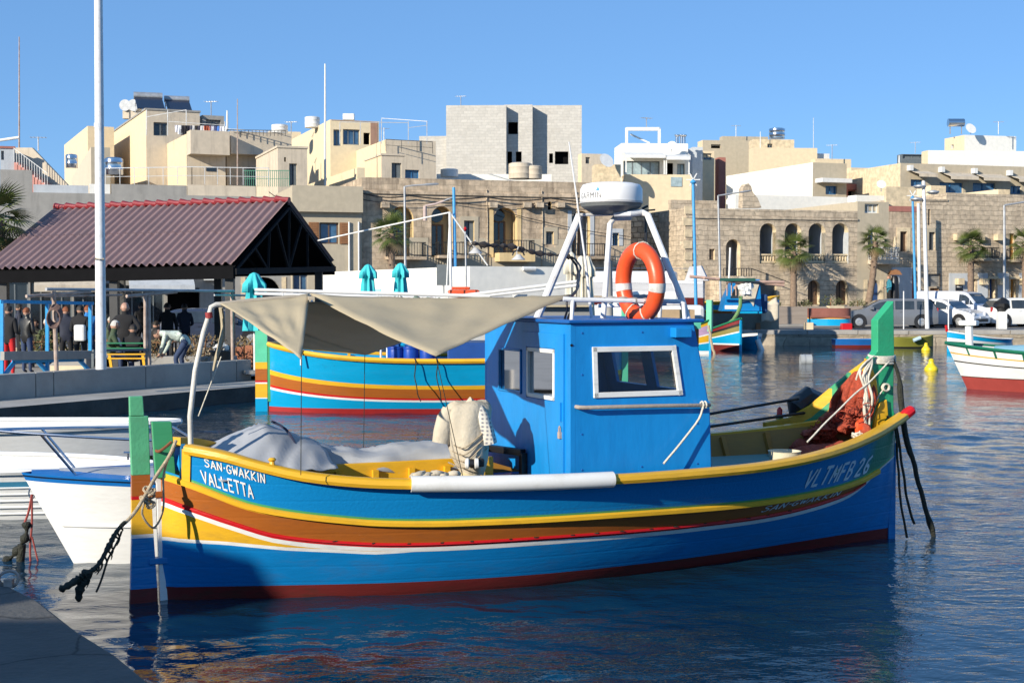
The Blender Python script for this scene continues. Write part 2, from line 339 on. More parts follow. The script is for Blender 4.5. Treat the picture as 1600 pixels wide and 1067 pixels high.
# ---------------------------------------------------------------- the big painted boat in the middle
BANG = math.atan2(14.2147-11.3361, 3.8466+2.8441)
F = Frame((-2.8441, 11.3361, 0), BANG)
HW = [(0,.03),(.45,.15),(.87,.275),(1.7,.52),(2.3,.63),(3.1,.68),(4.1,.6),(5.0,.45),(5.6,.32),(6.4,.15),(7.0,.05),(7.5,.02)]
HS = [(0,.1),(.3,.42),(.8,.72),(1.5,.95),(2.5,1.15),(3.5,1.22),(4.5,1.18),(5.3,1.05),(6.0,.82),(6.6,.55),(7.0,.33),(7.5,.06)]
SHEER = [(0,1.31),(.38,1.25),(.65,1.17),(.97,1.09),(1.39,1.035),(1.9,1.01),(3.42,.99),(4.41,.995),(5.07,1.005),(5.93,1.06),(6.73,1.17),(7.19,1.27),(7.5,1.36)]
STRK = [(0,1.04),(.2,.98),(.66,.80),(1.43,.68),(1.96,.65),(2.5,.645),(3.71,.64),(5.17,.62),(6.16,.64),(6.57,.68),(6.82,.73),(7.3,.86)]
REDT = [(0,.85),(.2,.78),(.5,.67),(.84,.56),(1.46,.485),(1.98,.465),(3.11,.47),(4.45,.465),(5.68,.485),(6.66,.60),(6.83,.67),(7.3,.80)]
ZN = [(0,1.28),(1,1.1),(2,.98),(3,.93),(4,.93),(5,.97),(6,1.05),(7,1.2),(7.5,1.3)]
def lin(T, x):
    if x <= T[0][0]: return T[0][1]
    for (a,b),(c,d) in zip(T, T[1:]):
        if x <= c: return b+(d-b)*(x-a)/(c-a)
    return T[-1][1]
def hb0(x, z):
    u = max(0, min(1.15, z/spline(ZN, x))); a = spline(HW, x); b = spline(HS, x)
    if z < 0: return max(.02, a*(1+z*1.4))
    return a+(b-a)*u**.85
XE = 7.3
def hb(x, z):
    h = hb0(x, z)
    if x > 6.8: h *= math.sqrt(max(0, 1-((x-6.8)/.51)**2))
    if x < .12: h = h*(.35+.65*x/.12)
    return max(h, .028)
boat = thing('fishing_boat', 'large blue, brown and yellow wooden fishing boat with a blue cabin and radar mast', 'fishing boat', F.o, BANG)
xs = [0,.04,.08,.12,.2]+[.3+i*.1 for i in range(65)]+[6.9,7.0,7.08,7.14,7.19,7.23,7.26,7.28,7.295,XE]
xs = sorted(set(round(x,3) for x in xs))
def levels(x):
    s = spline(SHEER, x); st = spline(STRK, x); rt = spline(REDT, x)
    k = max(0, min(1, (x-6.35)/.6)); st2 = st-.05*(1-k)-.004; rt = rt+(st2-.002-rt)*max(0,min(1,(x-6.5)/.4))
    rb = rt-.04*(1-k)-.001; wb = rb-.035*(1-k*.6)-.001
    w2 = max(0, 1-(x/1.75)**1.1); w2t = wb-(wb-lin([(0,.52),(.45,.50),(.9,.45),(1.5,.41),(7.5,.3)], x))*min(1, w2*3) if x < 1.75 else wb-.001
    w2b = w2t-(.028 if x < 1.6 else max(.001, .028*(1.9-x)/.3))
    top = s if x > .17 else st+.01
    lv = [top, st+.012+.012, st, st2, rt, rb, wb, w2t, w2b, .112]
    mid = [(w2b+.112)/2]
    return lv[:9]+mid+[.112, 0, -.22, -.45]
MI = {'blu':0,'grn':1,'brn':3,'red':4,'wht':5,'yel':2,'low':6,'afo':7}
SEQ = [0, 1, 2, 3, 4, 5, 2, 5, 6, 6, 7, 7, 7]
BOW = mat('bow_blue_to_green_paint', (.006,.17,.47), .32, var=.06)
def bowmix(m, a, b, x0, x1):
    n = m.node_tree.nodes; l = m.node_tree.links; p = n['Principled BSDF']
    tc = n.new('ShaderNodeTexCoord'); sx = n.new('ShaderNodeSeparateXYZ'); l.new(tc.outputs['Object'], sx.inputs[0])
    ns = n.new('ShaderNodeTexNoise'); ns.inputs['Scale'].default_value = 3; l.new(tc.outputs['Object'], ns.inputs[0])
    ad = n.new('ShaderNodeMath'); ad.operation = 'MULTIPLY_ADD'; l.new(ns.outputs[0], ad.inputs[0]); ad.inputs[1].default_value = .3; l.new(sx.outputs[0], ad.inputs[2])
    mr = n.new('ShaderNodeMapRange'); mr.inputs[1].default_value = x0; mr.inputs[2].default_value = x1; l.new(ad.outputs[0], mr.inputs[0])
    mx = n.new('ShaderNodeMix'); mx.data_type = 'RGBA'; mx.inputs[6].default_value = (*a,1); mx.inputs[7].default_value = (*b,1)
    l.new(mr.outputs[0], mx.inputs[0]); l.new(mx.outputs[2], p.inputs['Base Color'])
bowmix(BOW, (.005,.215,.53), (.02,.19,.09), 6.55, 6.95)
hull = MB()
for sgn in (-1, 1):
    rows = []
    for x in xs:
        rows.append([(x, sgn*hb(x, z), z) for z in levels(x)])
    for i in range(len(xs)-1):
        for j in range(len(SEQ)):
            m = SEQ[j]
            hull.add([rows[i][j], rows[i+1][j], rows[i+1][j+1], rows[i][j+1]], [(0,1,2,3)], m)
hull.build('hull', [BOW, GRN, YEL, BRN, REDP, WHT, BLD, AFO], boat, smooth=True, ang=30)
# merge shading across the strips
for m_ in (BLD,BRN,AFO,BOW): seams(m_)
hm = bpy.data.objects['hull'].data
import bmesh
bm = bmesh.new(); bm.from_mesh(hm); bmesh.ops.remove_doubles(bm, verts=bm.verts, dist=.0004); bmesh.ops.recalc_face_normals(bm, faces=bm.faces); bm.to_mesh(hm); bm.free()
hm.polygons.foreach_set('use_smooth', [True]*len(hm.polygons)); hm.set_sharp_from_angle(angle=R(40)); hm.update()
# inner planking, deck, ribs
TH = .05
inn = MB()
xi = [.35+i*.15 for i in range(46)]
for sgn in (-1, 1):
    inn.grid(len(xi)-1, 5, lambda u,v: (lambda x: (x, sgn*max(.015, hb(x, max(.1,(spline(SHEER,x)-.02)*(1-v)+.5*v))-TH), (spline(SHEER,x)-.02)*(1-v)+.5*v))(xi[min(len(xi)-1, int(round(u*(len(xi)-1))))]), 0)
inn.build('inner_planking', OCH, boat, smooth=True)
dk = MB()
def deck(x0, x1, z, m, n=24):
    for i in range(n):
        a, b = x0+(x1-x0)*i/n, x0+(x1-x0)*(i+1)/n
        dk.add([(a,-hb(a,z)+.03,z),(b,-hb(b,z)+.03,z),(b,hb(b,z)-.03,z),(a,hb(a,z)-.03,z)], [(0,1,2,3)], m)
deck(.3, 7.1, .56, 0, 40)
dk.build('deck', OCH, boat)
for i in range(15):
    x = .75+i*.42
    if 3.2 < x < 4.6: continue
    for sgn in (-1, 1):
        rb = MB(); g = GRL if i in (11,) else OCH
        pts = []
        for k in range(6):
            z = .56+(spline(SHEER,x)-.6)*k/5; pts.append((x, sgn*(hb(x,z)-TH-.02), z))
        for a,b in zip(pts, pts[1:]): rb.bar(a, b, .05, .05, up=(1,0,0))
        rb.build('rib', g, boat)
# gunwale rails with red horn tips at the bow
def sweep(mb, xs_, fn, prof, m=0):    # fn(x)->(centre, outward sign)
    rows = []
    for i,x in enumerate(xs_):
        c = Vector(fn(x)); d = (Vector(fn(x+.01))-Vector(fn(x-.01))); d.normalize(); o = Vector((d.y,-d.x,0)).normalized(); 
        rows.append([c+o*a+Vector((0,0,b)) for a,b in prof])
    n = len(prof); vs = [p for r_ in rows for p in r_]
    fs = [(i*n+k, i*n+(k+1)%n, (i+1)*n+(k+1)%n, (i+1)*n+k) for i in range(len(rows)-1) for k in range(n)]
    fs += [tuple(range(n)), tuple((len(rows)-1)*n+k for k in range(n-1,-1,-1))]
    mb.add(vs, fs, m)
gx = [.17+i*.1 for i in range(73)]
def gun(sgn):
    def f(x):
        y = hb0(min(x,7.45), spline(SHEER, min(x,7.5))) if x < 6.9 else hb0(6.9, 1.2)+(x-6.9)*(-.52)
        return (x, sgn*max(.04, y), spline(SHEER, x)-.035)
    return f
for sgn in (-1, 1):
    g = MB(); o = .045*(-1 if sgn > 0 else 1)
    prof = [(-.055,-.03),(-.055,.035),(.03,.04),(.055,.025),(.06,-.01),(.045,-.038),(.0,-.045)]
    if sgn > 0: prof = [(-a,b) for a,b in prof]
    sweep(g, [x for x in gx if x < (7.30 if sgn < 0 else 7.0)], gun(sgn), prof)
    g.build('gunwale', YEL, boat, smooth=True)
    if sgn < 0:
        p = Vector(gun(sgn)(7.25)); q = Vector((7.39, p.y+.0, p.z+.08))
        MB().tube([p, p.lerp(q,.3), p.lerp(q,.8), q], [.045,.055,.05,.02], 10).build('horn_tip', REDP, boat, smooth=True)
    st = MB()
    def stf(x, s=sgn): z = spline(STRK, x)-.022; return (x, s*(hb(x,z)+.004), z)
    pr = [(0,-.026),(.028,-.018),(.032,.012),(.018,.026),(0,.028)]
    if sgn > 0: pr = [(-a,b) for a,b in pr]
    sweep(st, [x for x in xs if .05 < x < 6.98], stf, pr); st.build('rubbing_strake', YEL, boat, smooth=True, ang=50)
    b2 = MB()
    def rdf(x, s=sgn): z = levels(x)[4]-.012; return (x, s*(hb(x,z)+.002), z)
    pr = [(0,-.012),(.012,-.008),(.012,.008),(0,.012)]
    if sgn > 0: pr = [(-a,b) for a,b in pr]
    sweep(b2, [x for x in xs if .05 < x < 6.8], rdf, pr); b2.build('red_batten', REDP, boat, smooth=True, ang=50)
for k in range(17):
    x = 1.3+k*.27+rnd.uniform(-.04,.04); z = levels(x)[4]-.004; MB().blob((x,-(hb(x,z)+.012),z),(.018+.012*rnd.random(),.006,.005),6,amp=.4,seed=k).build('worn_nail_head', ROPD, boat)
# bulwark end at the stern: yellow stanchion and blue end board
for sgn in (-1, 1):
    e = MB(); zz = [.97,1.03,1.1,1.17,1.25]
    for (m,xa,xb,pr) in ((0,.13,.185,.018),):
        e.add([(xa,sgn*(hb(xa,z)+pr),z) for z in zz]+[(xb,sgn*(hb(xb,z)+pr),z) for z in zz]+[(xa,sgn*(hb(xa,z)-.05),z) for z in zz],
              [(i,i+1,i+6,i+5) for i in range(4)]+[(i,i+1,i+11,i+10) for i in range(4)])
    e.build('bulwark_post', YEL, boat)
eb = MB(); eb.add([(.14,-hb(.14,1.25)-.0,1.29),(.14,-.19,1.24),(.12,-.17,1.12),(.15,-.22,1.0),(.13,-hb(.13,1.0),1.0)], [(0,1,2,3,4)])
eb.build('bulwark_end_board', BLU, boat, solid=.03)
# sternpost, keel strip, rudder with green head
sp = MB(); sp.prism([(-.005,-.4),(-.035,.95),(-.055,1.0),(.1,1.0),(.06,-.4)], lambda a,b,d: (a,d,b), -.03, .03, 0)
sp.build('sternpost', WHT, boat, bevel=.005)
MB().prism([(-.072,1.455),(-.045,1.0),(.115,1.0),(.085,1.45)], lambda a,b,d: (a,d-.02,b), -.045, .045).build('sternpost_head', GRN, boat, bevel=.006)
ru = MB()
segs = [(1.03,.86,3),(.86,.83,4),(.83,.55,2),(.55,.52,5),(.52,.11,6),(.11,-.45,7)]
def rx(z): return lin([(-.45,-.27),(.1,-.245),(.52,-.232),(1.03,-.228)], z), lin([(-.45,-.02),(.1,-.035),(.52,-.06),(1.03,-.085)], z)
for a,b,m in segs:
    (l0,r0),(l1,r1) = rx(a), rx(b)
    ru.add([(l0,-.032,a),(r0,-.032,a),(r1,-.032,b),(l1,-.032,b),(l0,.032,a),(r0,.032,a),(r1,.032,b),(l1,.032,b)],
           [(0,1,2,3),(4,5,6,7),(1,5,6,2),(0,4,7,3)], m)
rud = ru.build('rudder', [BOW, GRN, YEL, BRN, REDP, WHT, BLD, AFO], boat)
rh = MB(); rh.prism([(-.242,1.50),(-.228,1.028),(-.082,1.028),(-.093,1.50)], lambda a,b,d: (a,d,b), -.036, .036)
rh.prism([(-.240,1.66),(-.238,1.503),(-.125,1.503),(-.135,1.66)], lambda a,b,d: (a,d,b), -.03, .03)
rh.build('rudder_head', mat('pale_green_paint', (.10,.40,.20), .4, dirt=.25, dscale=4), rud, bevel=.006)
for z in (.84, .3):
    MB().box((-.1,-.045,z),(.06,.045,z+.05)).build('rudder_hinge', BRN if z > .5 else BLD, rud, bevel=.006)
# stem post of the bow
stem = MB()
poly = [F.y(*p) for p in [(1366,500),(1391,470),(1392,545),(1391,600),(1391,640)]]
P = [(q.x,q.z) for q in poly]+[(7.30,1.2),(7.29,.98),(7.18,.98)]+[(q.x,q.z) for q in [F.y(*p) for p in [(1350,684),(1349,640),(1368,632),(1366,612),(1355,588),(1357,560),(1366,548)]]]
stem.prism(P, lambda a,b,d: (a,d,b), -.055, .055, 0)
so_ = stem.build('stem_post', mat('stem_green_paint', (.03,.34,.16), .4, dirt=.2, dscale=5), boat, bevel=.008)
lo = MB(); lo.prism([(7.22,.975),(7.305,.975),(7.305,-.42),(7.22,-.42)], lambda a,b,d: (a,d,b), -.045, .045); 
lo.build('stem_cutwater', BLD, boat, bevel=.005)
yk = MB(); Q = [F.y(p[0],p[1],-.06) for p in [(1372,630),(1383,624),(1385,648),(1372,672),(1362,676),(1364,655)]]
yk.prism([(q.x,q.z) for q in Q], lambda a,b,d: (a,d,b), -.09, -.055); yk.build('stem_knee', YEL, boat, bevel=.005)
bb = MB(); Q = [F.y(p[0],p[1],-.05) for p in [(1350,560),(1356,562),(1366,590),(1371,625),(1366,634),(1358,606)]]
bb.prism([(q.x,q.z) for q in Q], lambda a,b,d: (a,d,b), -.075, -.05); bb.build('stem_trim', YEL, boat)
# raised washboard on the far side of the bow
wb_ = MB(); 
Wt = [F.y(p[0],p[1],y) for p,y in [((1196,660),1.03),((1235,652),.9),((1268,634),.76),((1300,607),.6),((1330,582),.42),((1352,566),.25),((1364,556),.1)]]
for i in range(6):
    a, b = Wt[i], Wt[i+1]; h = .12
    wb_.add([a,b,b-Vector((0,0,h)),a-Vector((0,0,h)),a+Vector((.0,.05,0)),b+Vector((.0,.05,0)),b+Vector((0,.05,-h)),a+Vector((0,.05,-h))], [(0,1,2,3),(0,1,5,4),(4,5,6,7)], 0 if i != 3 else 1)
    g0, g1 = a-Vector((0,0,h)), b-Vector((0,0,h))
    wb_.add([g0,g1,g1-Vector((0,0,.07)),g0-Vector((0,0,.07))], [(0,1,2,3)], 1)
    lowa, lowb = [Vector((q.x, max(.05, hb(q.x, .8)-.05), .75)) for q in (a,b)]
    wb_.add([g0-Vector((0,0,.07)),g1-Vector((0,0,.07)),lowb,lowa], [(0,1,2,3)], 2)
wb_.build('bow_washboard', [YEL, GRN, OCH], boat)
p = F.y(1218,668,1.0); MB().bar(p, (p.x,p.y,p.z+.14), .06, .05).build('timber_head', GRL, boat); 
MB().tube([(p.x,p.y,p.z+.12),(p.x,p.y,p.z+.19),(p.x,p.y,p.z+.22)], [.028,.03,.01], 8).build('timber_head_tip', REDP, boat, smooth=True)
# foredeck hatch
hd = MB(); hd.box((4.62,-.66,.80),(6.15,.55,.85)); hd.build('foredeck_hatch', TEA, boat, bevel=.01)
MB().box((6.0,-.5,.853),(6.5,.1,.90)).build('hatch_board', mat('sea_green_board', (.09,.33,.22), .5), boat, bevel=.008)
# coaming and engine box of the open aft part
cg = MB(); cg.box((.9,.08,.80),(2.95,.12,1.02)); cg.build('cargo_coaming', YEL, boat, bevel=.006)
for i in range(6): MB().box((1.15+i*.33,.035,.72),(1.20+i*.33,.078,.96)).build('coaming_stay', YEL, boat)
MB().box((.9,-.02,.70),(2.95,.06,.74)).build('thwart_shelf', YEL, boat)

# ---- lettering on the hull
def hullpt(x, z, e=.006): return (x, -(hb(x, z)+e), z)
def htext(txt, x0, z0, x1, z1, hgt0, hgt1, wid=.75, slant=0, name='name_lettering', m=WHT, shx=-.1):
    mb = MB(); n = sum(2.6 if c in '.-I' else 5 for c in txt)
    def fn(u, v):
        t = u/n; h = hgt0+(hgt1-hgt0)*t; x = x0+(x1-x0)*t+(v/6)*slant; z = z0+(z1-z0)*t+h*v/6; return hullpt(x, z)
    lettering(mb, txt, fn, wid); return mb.build(name, m, boat)
htext('SAN.GWAKKIN', .285, 1.118, .72, .985, .062, .072, .95, -.01, 'name_lettering')
htext('VALLETTA', .275, .985, .645, .862, .095, .105, .95, -.02, 'port_lettering')
for tx_,xa_,za_,xb_,zb2 in (('VLT',5.66,.70,6.03,.705),('MFB',6.05,.705,6.42,.72),('26',6.46,.725,6.72,.745)): htext(tx_, xa_, za_, xb_, zb2, .16, .165, 1.1, .05, 'registration_lettering', mat('pale_grey_paint', (.66,.72,.76), .4))
htext('SAN-GWAKKIN', 5.20, .505, 6.30, .555, .052, .045, .8, .05, 'small_name_lettering', mat('pale_blue_paint', (.62,.68,.7), .4))

# ---- cabin
X0, X1, YC, ZT = 3.238, 4.40, .93, 2.225
def cx1(z): return lin([(.5,4.60),(.95,4.585),(1.46,4.565),(2.225,4.40)], z)
cab = MB()
def wallgrid(mb, us, vs, holes, fn, m=0):
    for i in range(len(us)-1):
        for j in range(len(vs)-1):
            uc, vc = (us[i]+us[i+1])/2, (vs[j]+vs[j+1])/2
            if any(a < uc < b and c < vc < d for a,b,c,d in holes): continue
            mb.add([fn(us[i],vs[j]),fn(us[i+1],vs[j]),fn(us[i+1],vs[j+1]),fn(us[i],vs[j+1])], [(0,1,2,3)], m)
# near and far sides: window is a trapezoid, so u runs 0..1 between X0 and cx1(z)
def side(y):
    def fn(u, z): return (X0+(cx1(z)-X0)*u, y, z)
    return fn
wz0, wz1 = 1.625, 2.01; wu0, wu1 = .17, .80
for y in (-YC, YC):
    wallgrid(cab, [0,wu0,wu1,1], [.88,1.0,1.46,wz0,wz1,ZT], [(wu0,wu1,wz0,wz1)], side(y))
AW = [(-.63,-.077,1.581,1.985),(.08,.585,1.584,1.965)]      # aft windows
wallgrid(cab, [-YC,-.63,-.077,.08,.585,YC], [.88,1.58,1.97,ZT], [(-.63,-.077,1.58,1.97),(.08,.585,1.58,1.97)], lambda u,z: (X0,u,z))
wallgrid(cab, [-YC,-.7,-.1,.1,.7,YC], [.88,1.46,1.62,2.0,ZT], [(-.7,-.1,1.62,2.0),(.1,.7,1.62,2.0)], lambda u,z: (cx1(z),u,z))
cabin = cab.build('cabin', CAB, boat, solid=.03)
roof = MB(); roof.box((X0-.05,-YC-.045,ZT+.004),(X1+.10,YC+.045,ZT+.034)); roof.build('cabin_roof', CABD, boat, bevel=.01)
def framebars(mb, P, w, t, nrm, m=0):
    n = len(P); 
    for i in range(n):
        a, b = Vector(P[i]), Vector(P[(i+1)%n]); d = (b-a).normalized()*w/2; mb.bar(a-d, b+d, w, t, m, up=nrm)
for y in (-YC, YC):
    fn = side(y+(-.016 if y < 0 else .016)); e = .0
    P4 = [fn(wu0,wz0), fn(wu1,wz0), fn(wu1,wz1), fn(wu0,wz1)]
    fr_ = MB(); framebars(fr_, P4, .045, .03, (0,1,0)); fo = fr_.build('window', WHT, cabin, bevel=.004)
    fn2 = side(y); MB().add([fn2(wu0,wz0), fn2(wu1,wz0), fn2(wu1,wz1), fn2(wu0,wz1)], [(0,1,2,3)]).build('window_pane', CLEAR, cabin)
for k,(a,b,c,d) in enumerate(AW):
    P4 = [(X0-.016,a,c),(X0-.016,b,c),(X0-.016,b,d),(X0-.016,a,d)]
    fr_ = MB(); framebars(fr_, P4, .035 if k == 0 else .02, .03, (1,0,0)); fr_.build('window', WHT if k == 0 else BLD, cabin, bevel=.004)
    MB().add([(X0,a,c),(X0,b,c),(X0,b,d),(X0,a,d)], [(0,1,2,3)]).build('window_pane', CLEAR, cabin)
# door leaf edges, hinge, padlock
dl = MB(); dl.box((X0-.028,-.80,.70),(X0-.016,.06,2.05)); 
for (a,b,c,d) in (AW[0],): pass
dd = MB(); 
wallgrid(dd, [-.83,-.655,-.052,.03], [.72,1.556,2.01,2.14], [(-.655,-.052,1.556,2.01)], lambda u,z: (X0-.022,u,z)); dd.build('door', CAB, cabin, solid=.012)
MB().box((X0-.045,-.80,1.40),(X0-.02,-.785,1.56)).build('door_hinge', CAB, cabin)
pl = MB(); pl.box((X0-.05,-.80,1.255),(X0-.025,-.76,1.31)); pl.tube([(X0-.04,-.795,1.31),(X0-.04,-.795,1.345),(X0-.04,-.78,1.36),(X0-.04,-.765,1.345),(X0-.04,-.765,1.31)], .005, 6); pl.build('padlock', RUST, cabin)
for y_ in (-YC-.004, YC+.004): MB().box((X0-.018,y_-.012,.9),(X0+.03,y_+.012,ZT)).build('corner_trim', CAB, cabin, bevel=.003)
for x_,z_ in [(3.33,1.0),(3.33,1.3),(3.33,1.8),(3.33,2.15),(3.9,2.15),(4.3,2.15),(3.9,1.0),(4.45,1.0),(4.45,1.35)]: MB().lathe([(.010,0),(.008,.005)], (x_,-YC-.014,z_), 8, M=Matrix.Rotation(R(90),3,'X')).build('screw_head', CABD, cabin)
# handrail on the cabin side, vent hood
hr = MB(); hr.tube([(3.27,-YC-.0,1.535),(3.285,-YC-.06,1.532),(3.33,-YC-.075,1.53),(4.0,-YC-.075,1.522),(4.5,-YC-.075,1.512),(4.54,-YC-.06,1.512),(4.55,-YC,1.512)], .017, 10); hr.build('handrail', mat('weathered_handrail', (.27,.23,.2), .6, col2=(.4,.34,.28), bump=.2), cabin, smooth=True)
for x,z in ((3.275,1.535),(4.545,1.512)): MB().lathe([(.035,0),(.035,.012)], (x,-YC-.002,z), 12, M=Matrix.Rotation(R(90),3,'X')).build('rail_socket', CAB, cabin)
vh = MB(); a = F.y(1046,517,-YC); vh.box((a.x,-YC-.11,a.z-.055),(a.x+.16,-YC-.002,a.z+.03)); vh.build('vent_hood', CAB, cabin, bevel=.006)
# black trestle on the aft face
fr_ = MB(); z0 = F.x(800,707,X0-.12).z
for p,q in [((2.95,.72,1.06),(X0-.06,-.06,1.06)),((X0-.06,-.06,1.06),(X0-.06,-.06,.60)),((2.95,.72,1.06),(2.95,.50,.60)),((2.95,.72,1.25),(2.95,.72,.60))]: fr_.bar(p,q,.06,.06)
fr_.build('hauler_bracket', BLK, boat, bevel=.005)
# roof rails and radar frame
def yp(px,py,y): return F.y(px,py,y)
for pts,r in [([yp(835,508,.45), yp(905,338,.2)], .036), ([yp(942,500,-.15), yp(945,470,-.13), yp(953,350,-.02), yp(960,341,.0), yp(985,340,0)], .026),
              ([yp(1075,500,-.72), yp(1066,470,-.7), yp(1012,336,-.25), yp(1003,332,-.2), yp(985,334,-.2), yp(960,334,-.1)], .03),
              ([yp(1030,503,.5), yp(1036,420,.45), yp(1030,405,.4)], .02)]:
    MB().tube(pts, r, 10).build('radar_frame_leg', WMET, boat, smooth=True)
MB().tube([yp(900,336,.2), yp(1000,334,.1)], .014, 8).build('radar_frame_bar', WMET, boat, smooth=True)
rr_ = MB(); rr_.tube([yp(880,467,-.7), yp(895,468,-.72), yp(1060,471,-.80), yp(1068,474,-.82), yp(1070,500,-.82)], .02, 8); rr_.tube([yp(934,478,.2), yp(1065,474,-.3)], .018, 8)
rr_.tube([yp(895,468,-.72), yp(893,500,-.75)], .018, 8)
rr_.build('roof_rail', WMET, boat, smooth=True)
# cloth wound round the rail
cw = MB(); cw.tube(wob([yp(940,469,-.73), yp(1000,469,-.76), yp(1035,471,-.78)], 20, .006, 3), [.024+.006*math.sin(i*1.9) for i in range(21)], 8); cw.build('rail_wrapping', mat('dark_grey_wrapping', (.15,.14,.13), .9, col2=(.5,.48,.42), scale=12), boat, smooth=True)
rc = yp(955,332,.0); rc = Vector((rc.x, 0, 3.235))
rd = MB(); rd.lathe([(.24,.06),(.285,.07),(.288,.12),(.284,.2),(.262,.238),(.2,.252),(.1,.257),(.01,.258)], rc, 48)
dome = rd.build('radar_dome', mat('radome_white', (.78,.78,.77), .3, var=.02, bump=0, spec=.5), boat, smooth=True, ang=60)
MB().lathe([(.10,-.03),(.2,-.01),(.272,.035),(.283,.066),(.2,.068)], rc, 48).build('radar_base', mat('radar_base_grey', (.13,.14,.14), .5), dome, smooth=True)
MB().lathe([(.286,.066),(.2895,.068),(.2895,.085),(.286,.087)], rc, 48).build('radar_seam', mat('seam_grey', (.45,.45,.45), .5), dome, smooth=True)
lt = MB()
def onrad(deg, z): a = R(deg); return (rc.x+.2905*math.cos(a), rc.y+.2905*math.sin(a), rc.z+z)
GB = 173
lettering(lt, 'GARMIN', lambda u,v: onrad(GB+u*1.93, .105+v*.0085), .5, jit=0); lt.build('brand_lettering', BLK, dome)
MB().add([onrad(GB+41,.17), onrad(GB+49,.17), onrad(GB+45,.205)], [(0,1,2)]).build('brand_triangle', mat('logo_blue', (.05,.3,.7), .4), dome)
# antennas
MB().tube([yp(925,502,.1), yp(915,410,.14), yp(889,222,.15)], [.016,.011,.006], 8).build('whip_antenna', WMET, boat, smooth=True)
am = MB(); am.tube([yp(1009,380,.0), yp(1009,332,.0)], .012, 6); am.bar(yp(1000,330,0), yp(1023,328,0), .02, .015); am.tube([yp(1004,326,0), yp(1012,322,0)], .012, 6); am.build('wind_sensor', BLK, boat)
for k,(x0_,x1_) in enumerate([(930,925),(975,972)]): pass
# boom with wound cable and two work lamps
bm_ = MB(); bp = wob([yp(890,401,.42), yp(860,398,.4), yp(810,388,.36), yp(770,383,.33), yp(735,380,.3)], 40, .012, 5)
bm_.tube(bp, [.018+.009*math.sin(i*1.7)+.006*math.sin(i*.6) for i in range(41)], 8); bo = bm_.build('lamp_boom', mat('black_wound_cable', (.02,.018,.018), .6, col2=(.05,.04,.035), scale=25), boat, smooth=True)
for px,py in ((743,391),(810,401)):
    p = yp(px,py,.34); l_ = MB(); l_.tube([p+Vector((0,0,.09)), p+Vector((-.02,0,.04)), p], .006, 6)
    l_.lathe([(.02,.02),(.035,0),(.062,-.025),(.064,-.03)], p, 14); l_.build('work_lamp', mat('lamp_grey', (.5,.5,.5), .4), bo, smooth=True)
    MB().tube(arcpts((p.x,p.y,p.z), .06, 10, 170, 8), .007, 6).build('lamp_bracket', BLK, bo)
cbl = MB(); cbl.tube(wob([yp(890,401,.42), yp(903,425,.3), yp(897,470,-.4), yp(888,500,-.6), yp(893,540,-.95)], 24, .02, 8), .012, 6); cbl.tube(wob([yp(890,401,.42), yp(905,410,.3), yp(900,455,-.4), yp(884,480,-.6), yp(878,530,-.3)], 24, .02, 9), .01, 6)
cbl.build('dangling_cable', BLK, boat, smooth=True)
# tall pole and ridge spar that carry the awning
po = MB(); po.tube([F.y(298,694,-.12), F.y(297,650,-.1), F.y(305,580,-.05), F.y(318,520,0), F.y(327,492,0), F.y(330,480,0), F.y(338,476,0), F.y(350,476,0)], .022, 12); po.build('awning_pole', mat('dull_white_pole', (.55,.53,.48), .6, dirt=.5, dirtcol=(.28,.2,.14), dscale=8), boat, smooth=True)
MB().tube([F.y(327,497,0), F.y(326,488,0)], .03, 12).build('pole_tape', mat('red_tape', (.3,.03,.03), .6), boat)
MB().tube(wob([F.y(338,476,0), F.y(484,464,0), F.y(640,476,0), F.y(770,474,0), F.y(900,466,0)],20,.002), .02, 8).build('ridge_spar', mat('weathered_wood', (.33,.28,.21), .8, col2=(.5,.44,.35), scale=9, stretch=(1,9,9)), boat, smooth=True)
MB().bar(F.y(487,466,-.25)+Vector((0,0,-.0)), F.y(480,464,.9), .05, .03).build('awning_spreader', MATS['weathered_wood'], boat)

# ---- things on or hanging from the boat (world space through F)
def bthing(name, label, cat, group=None): return thing(name, label, cat, F.o, BANG, group)
def own(mb, name, mats, label, cat, group=None, kind=None, **k):      # one-mesh thing standing in the boat's axes
    ps = [Vector(v) for v in mb.v]; c = sum(ps, Vector())/len(ps); lo = Vector((c.x, c.y, min(p.z for p in ps)))
    o = mb.build(name, mats, None, off=lo, **k); o.location = F.world(lo); o.rotation_euler = (0,0,BANG); return tag(o, label, cat, group, kind)
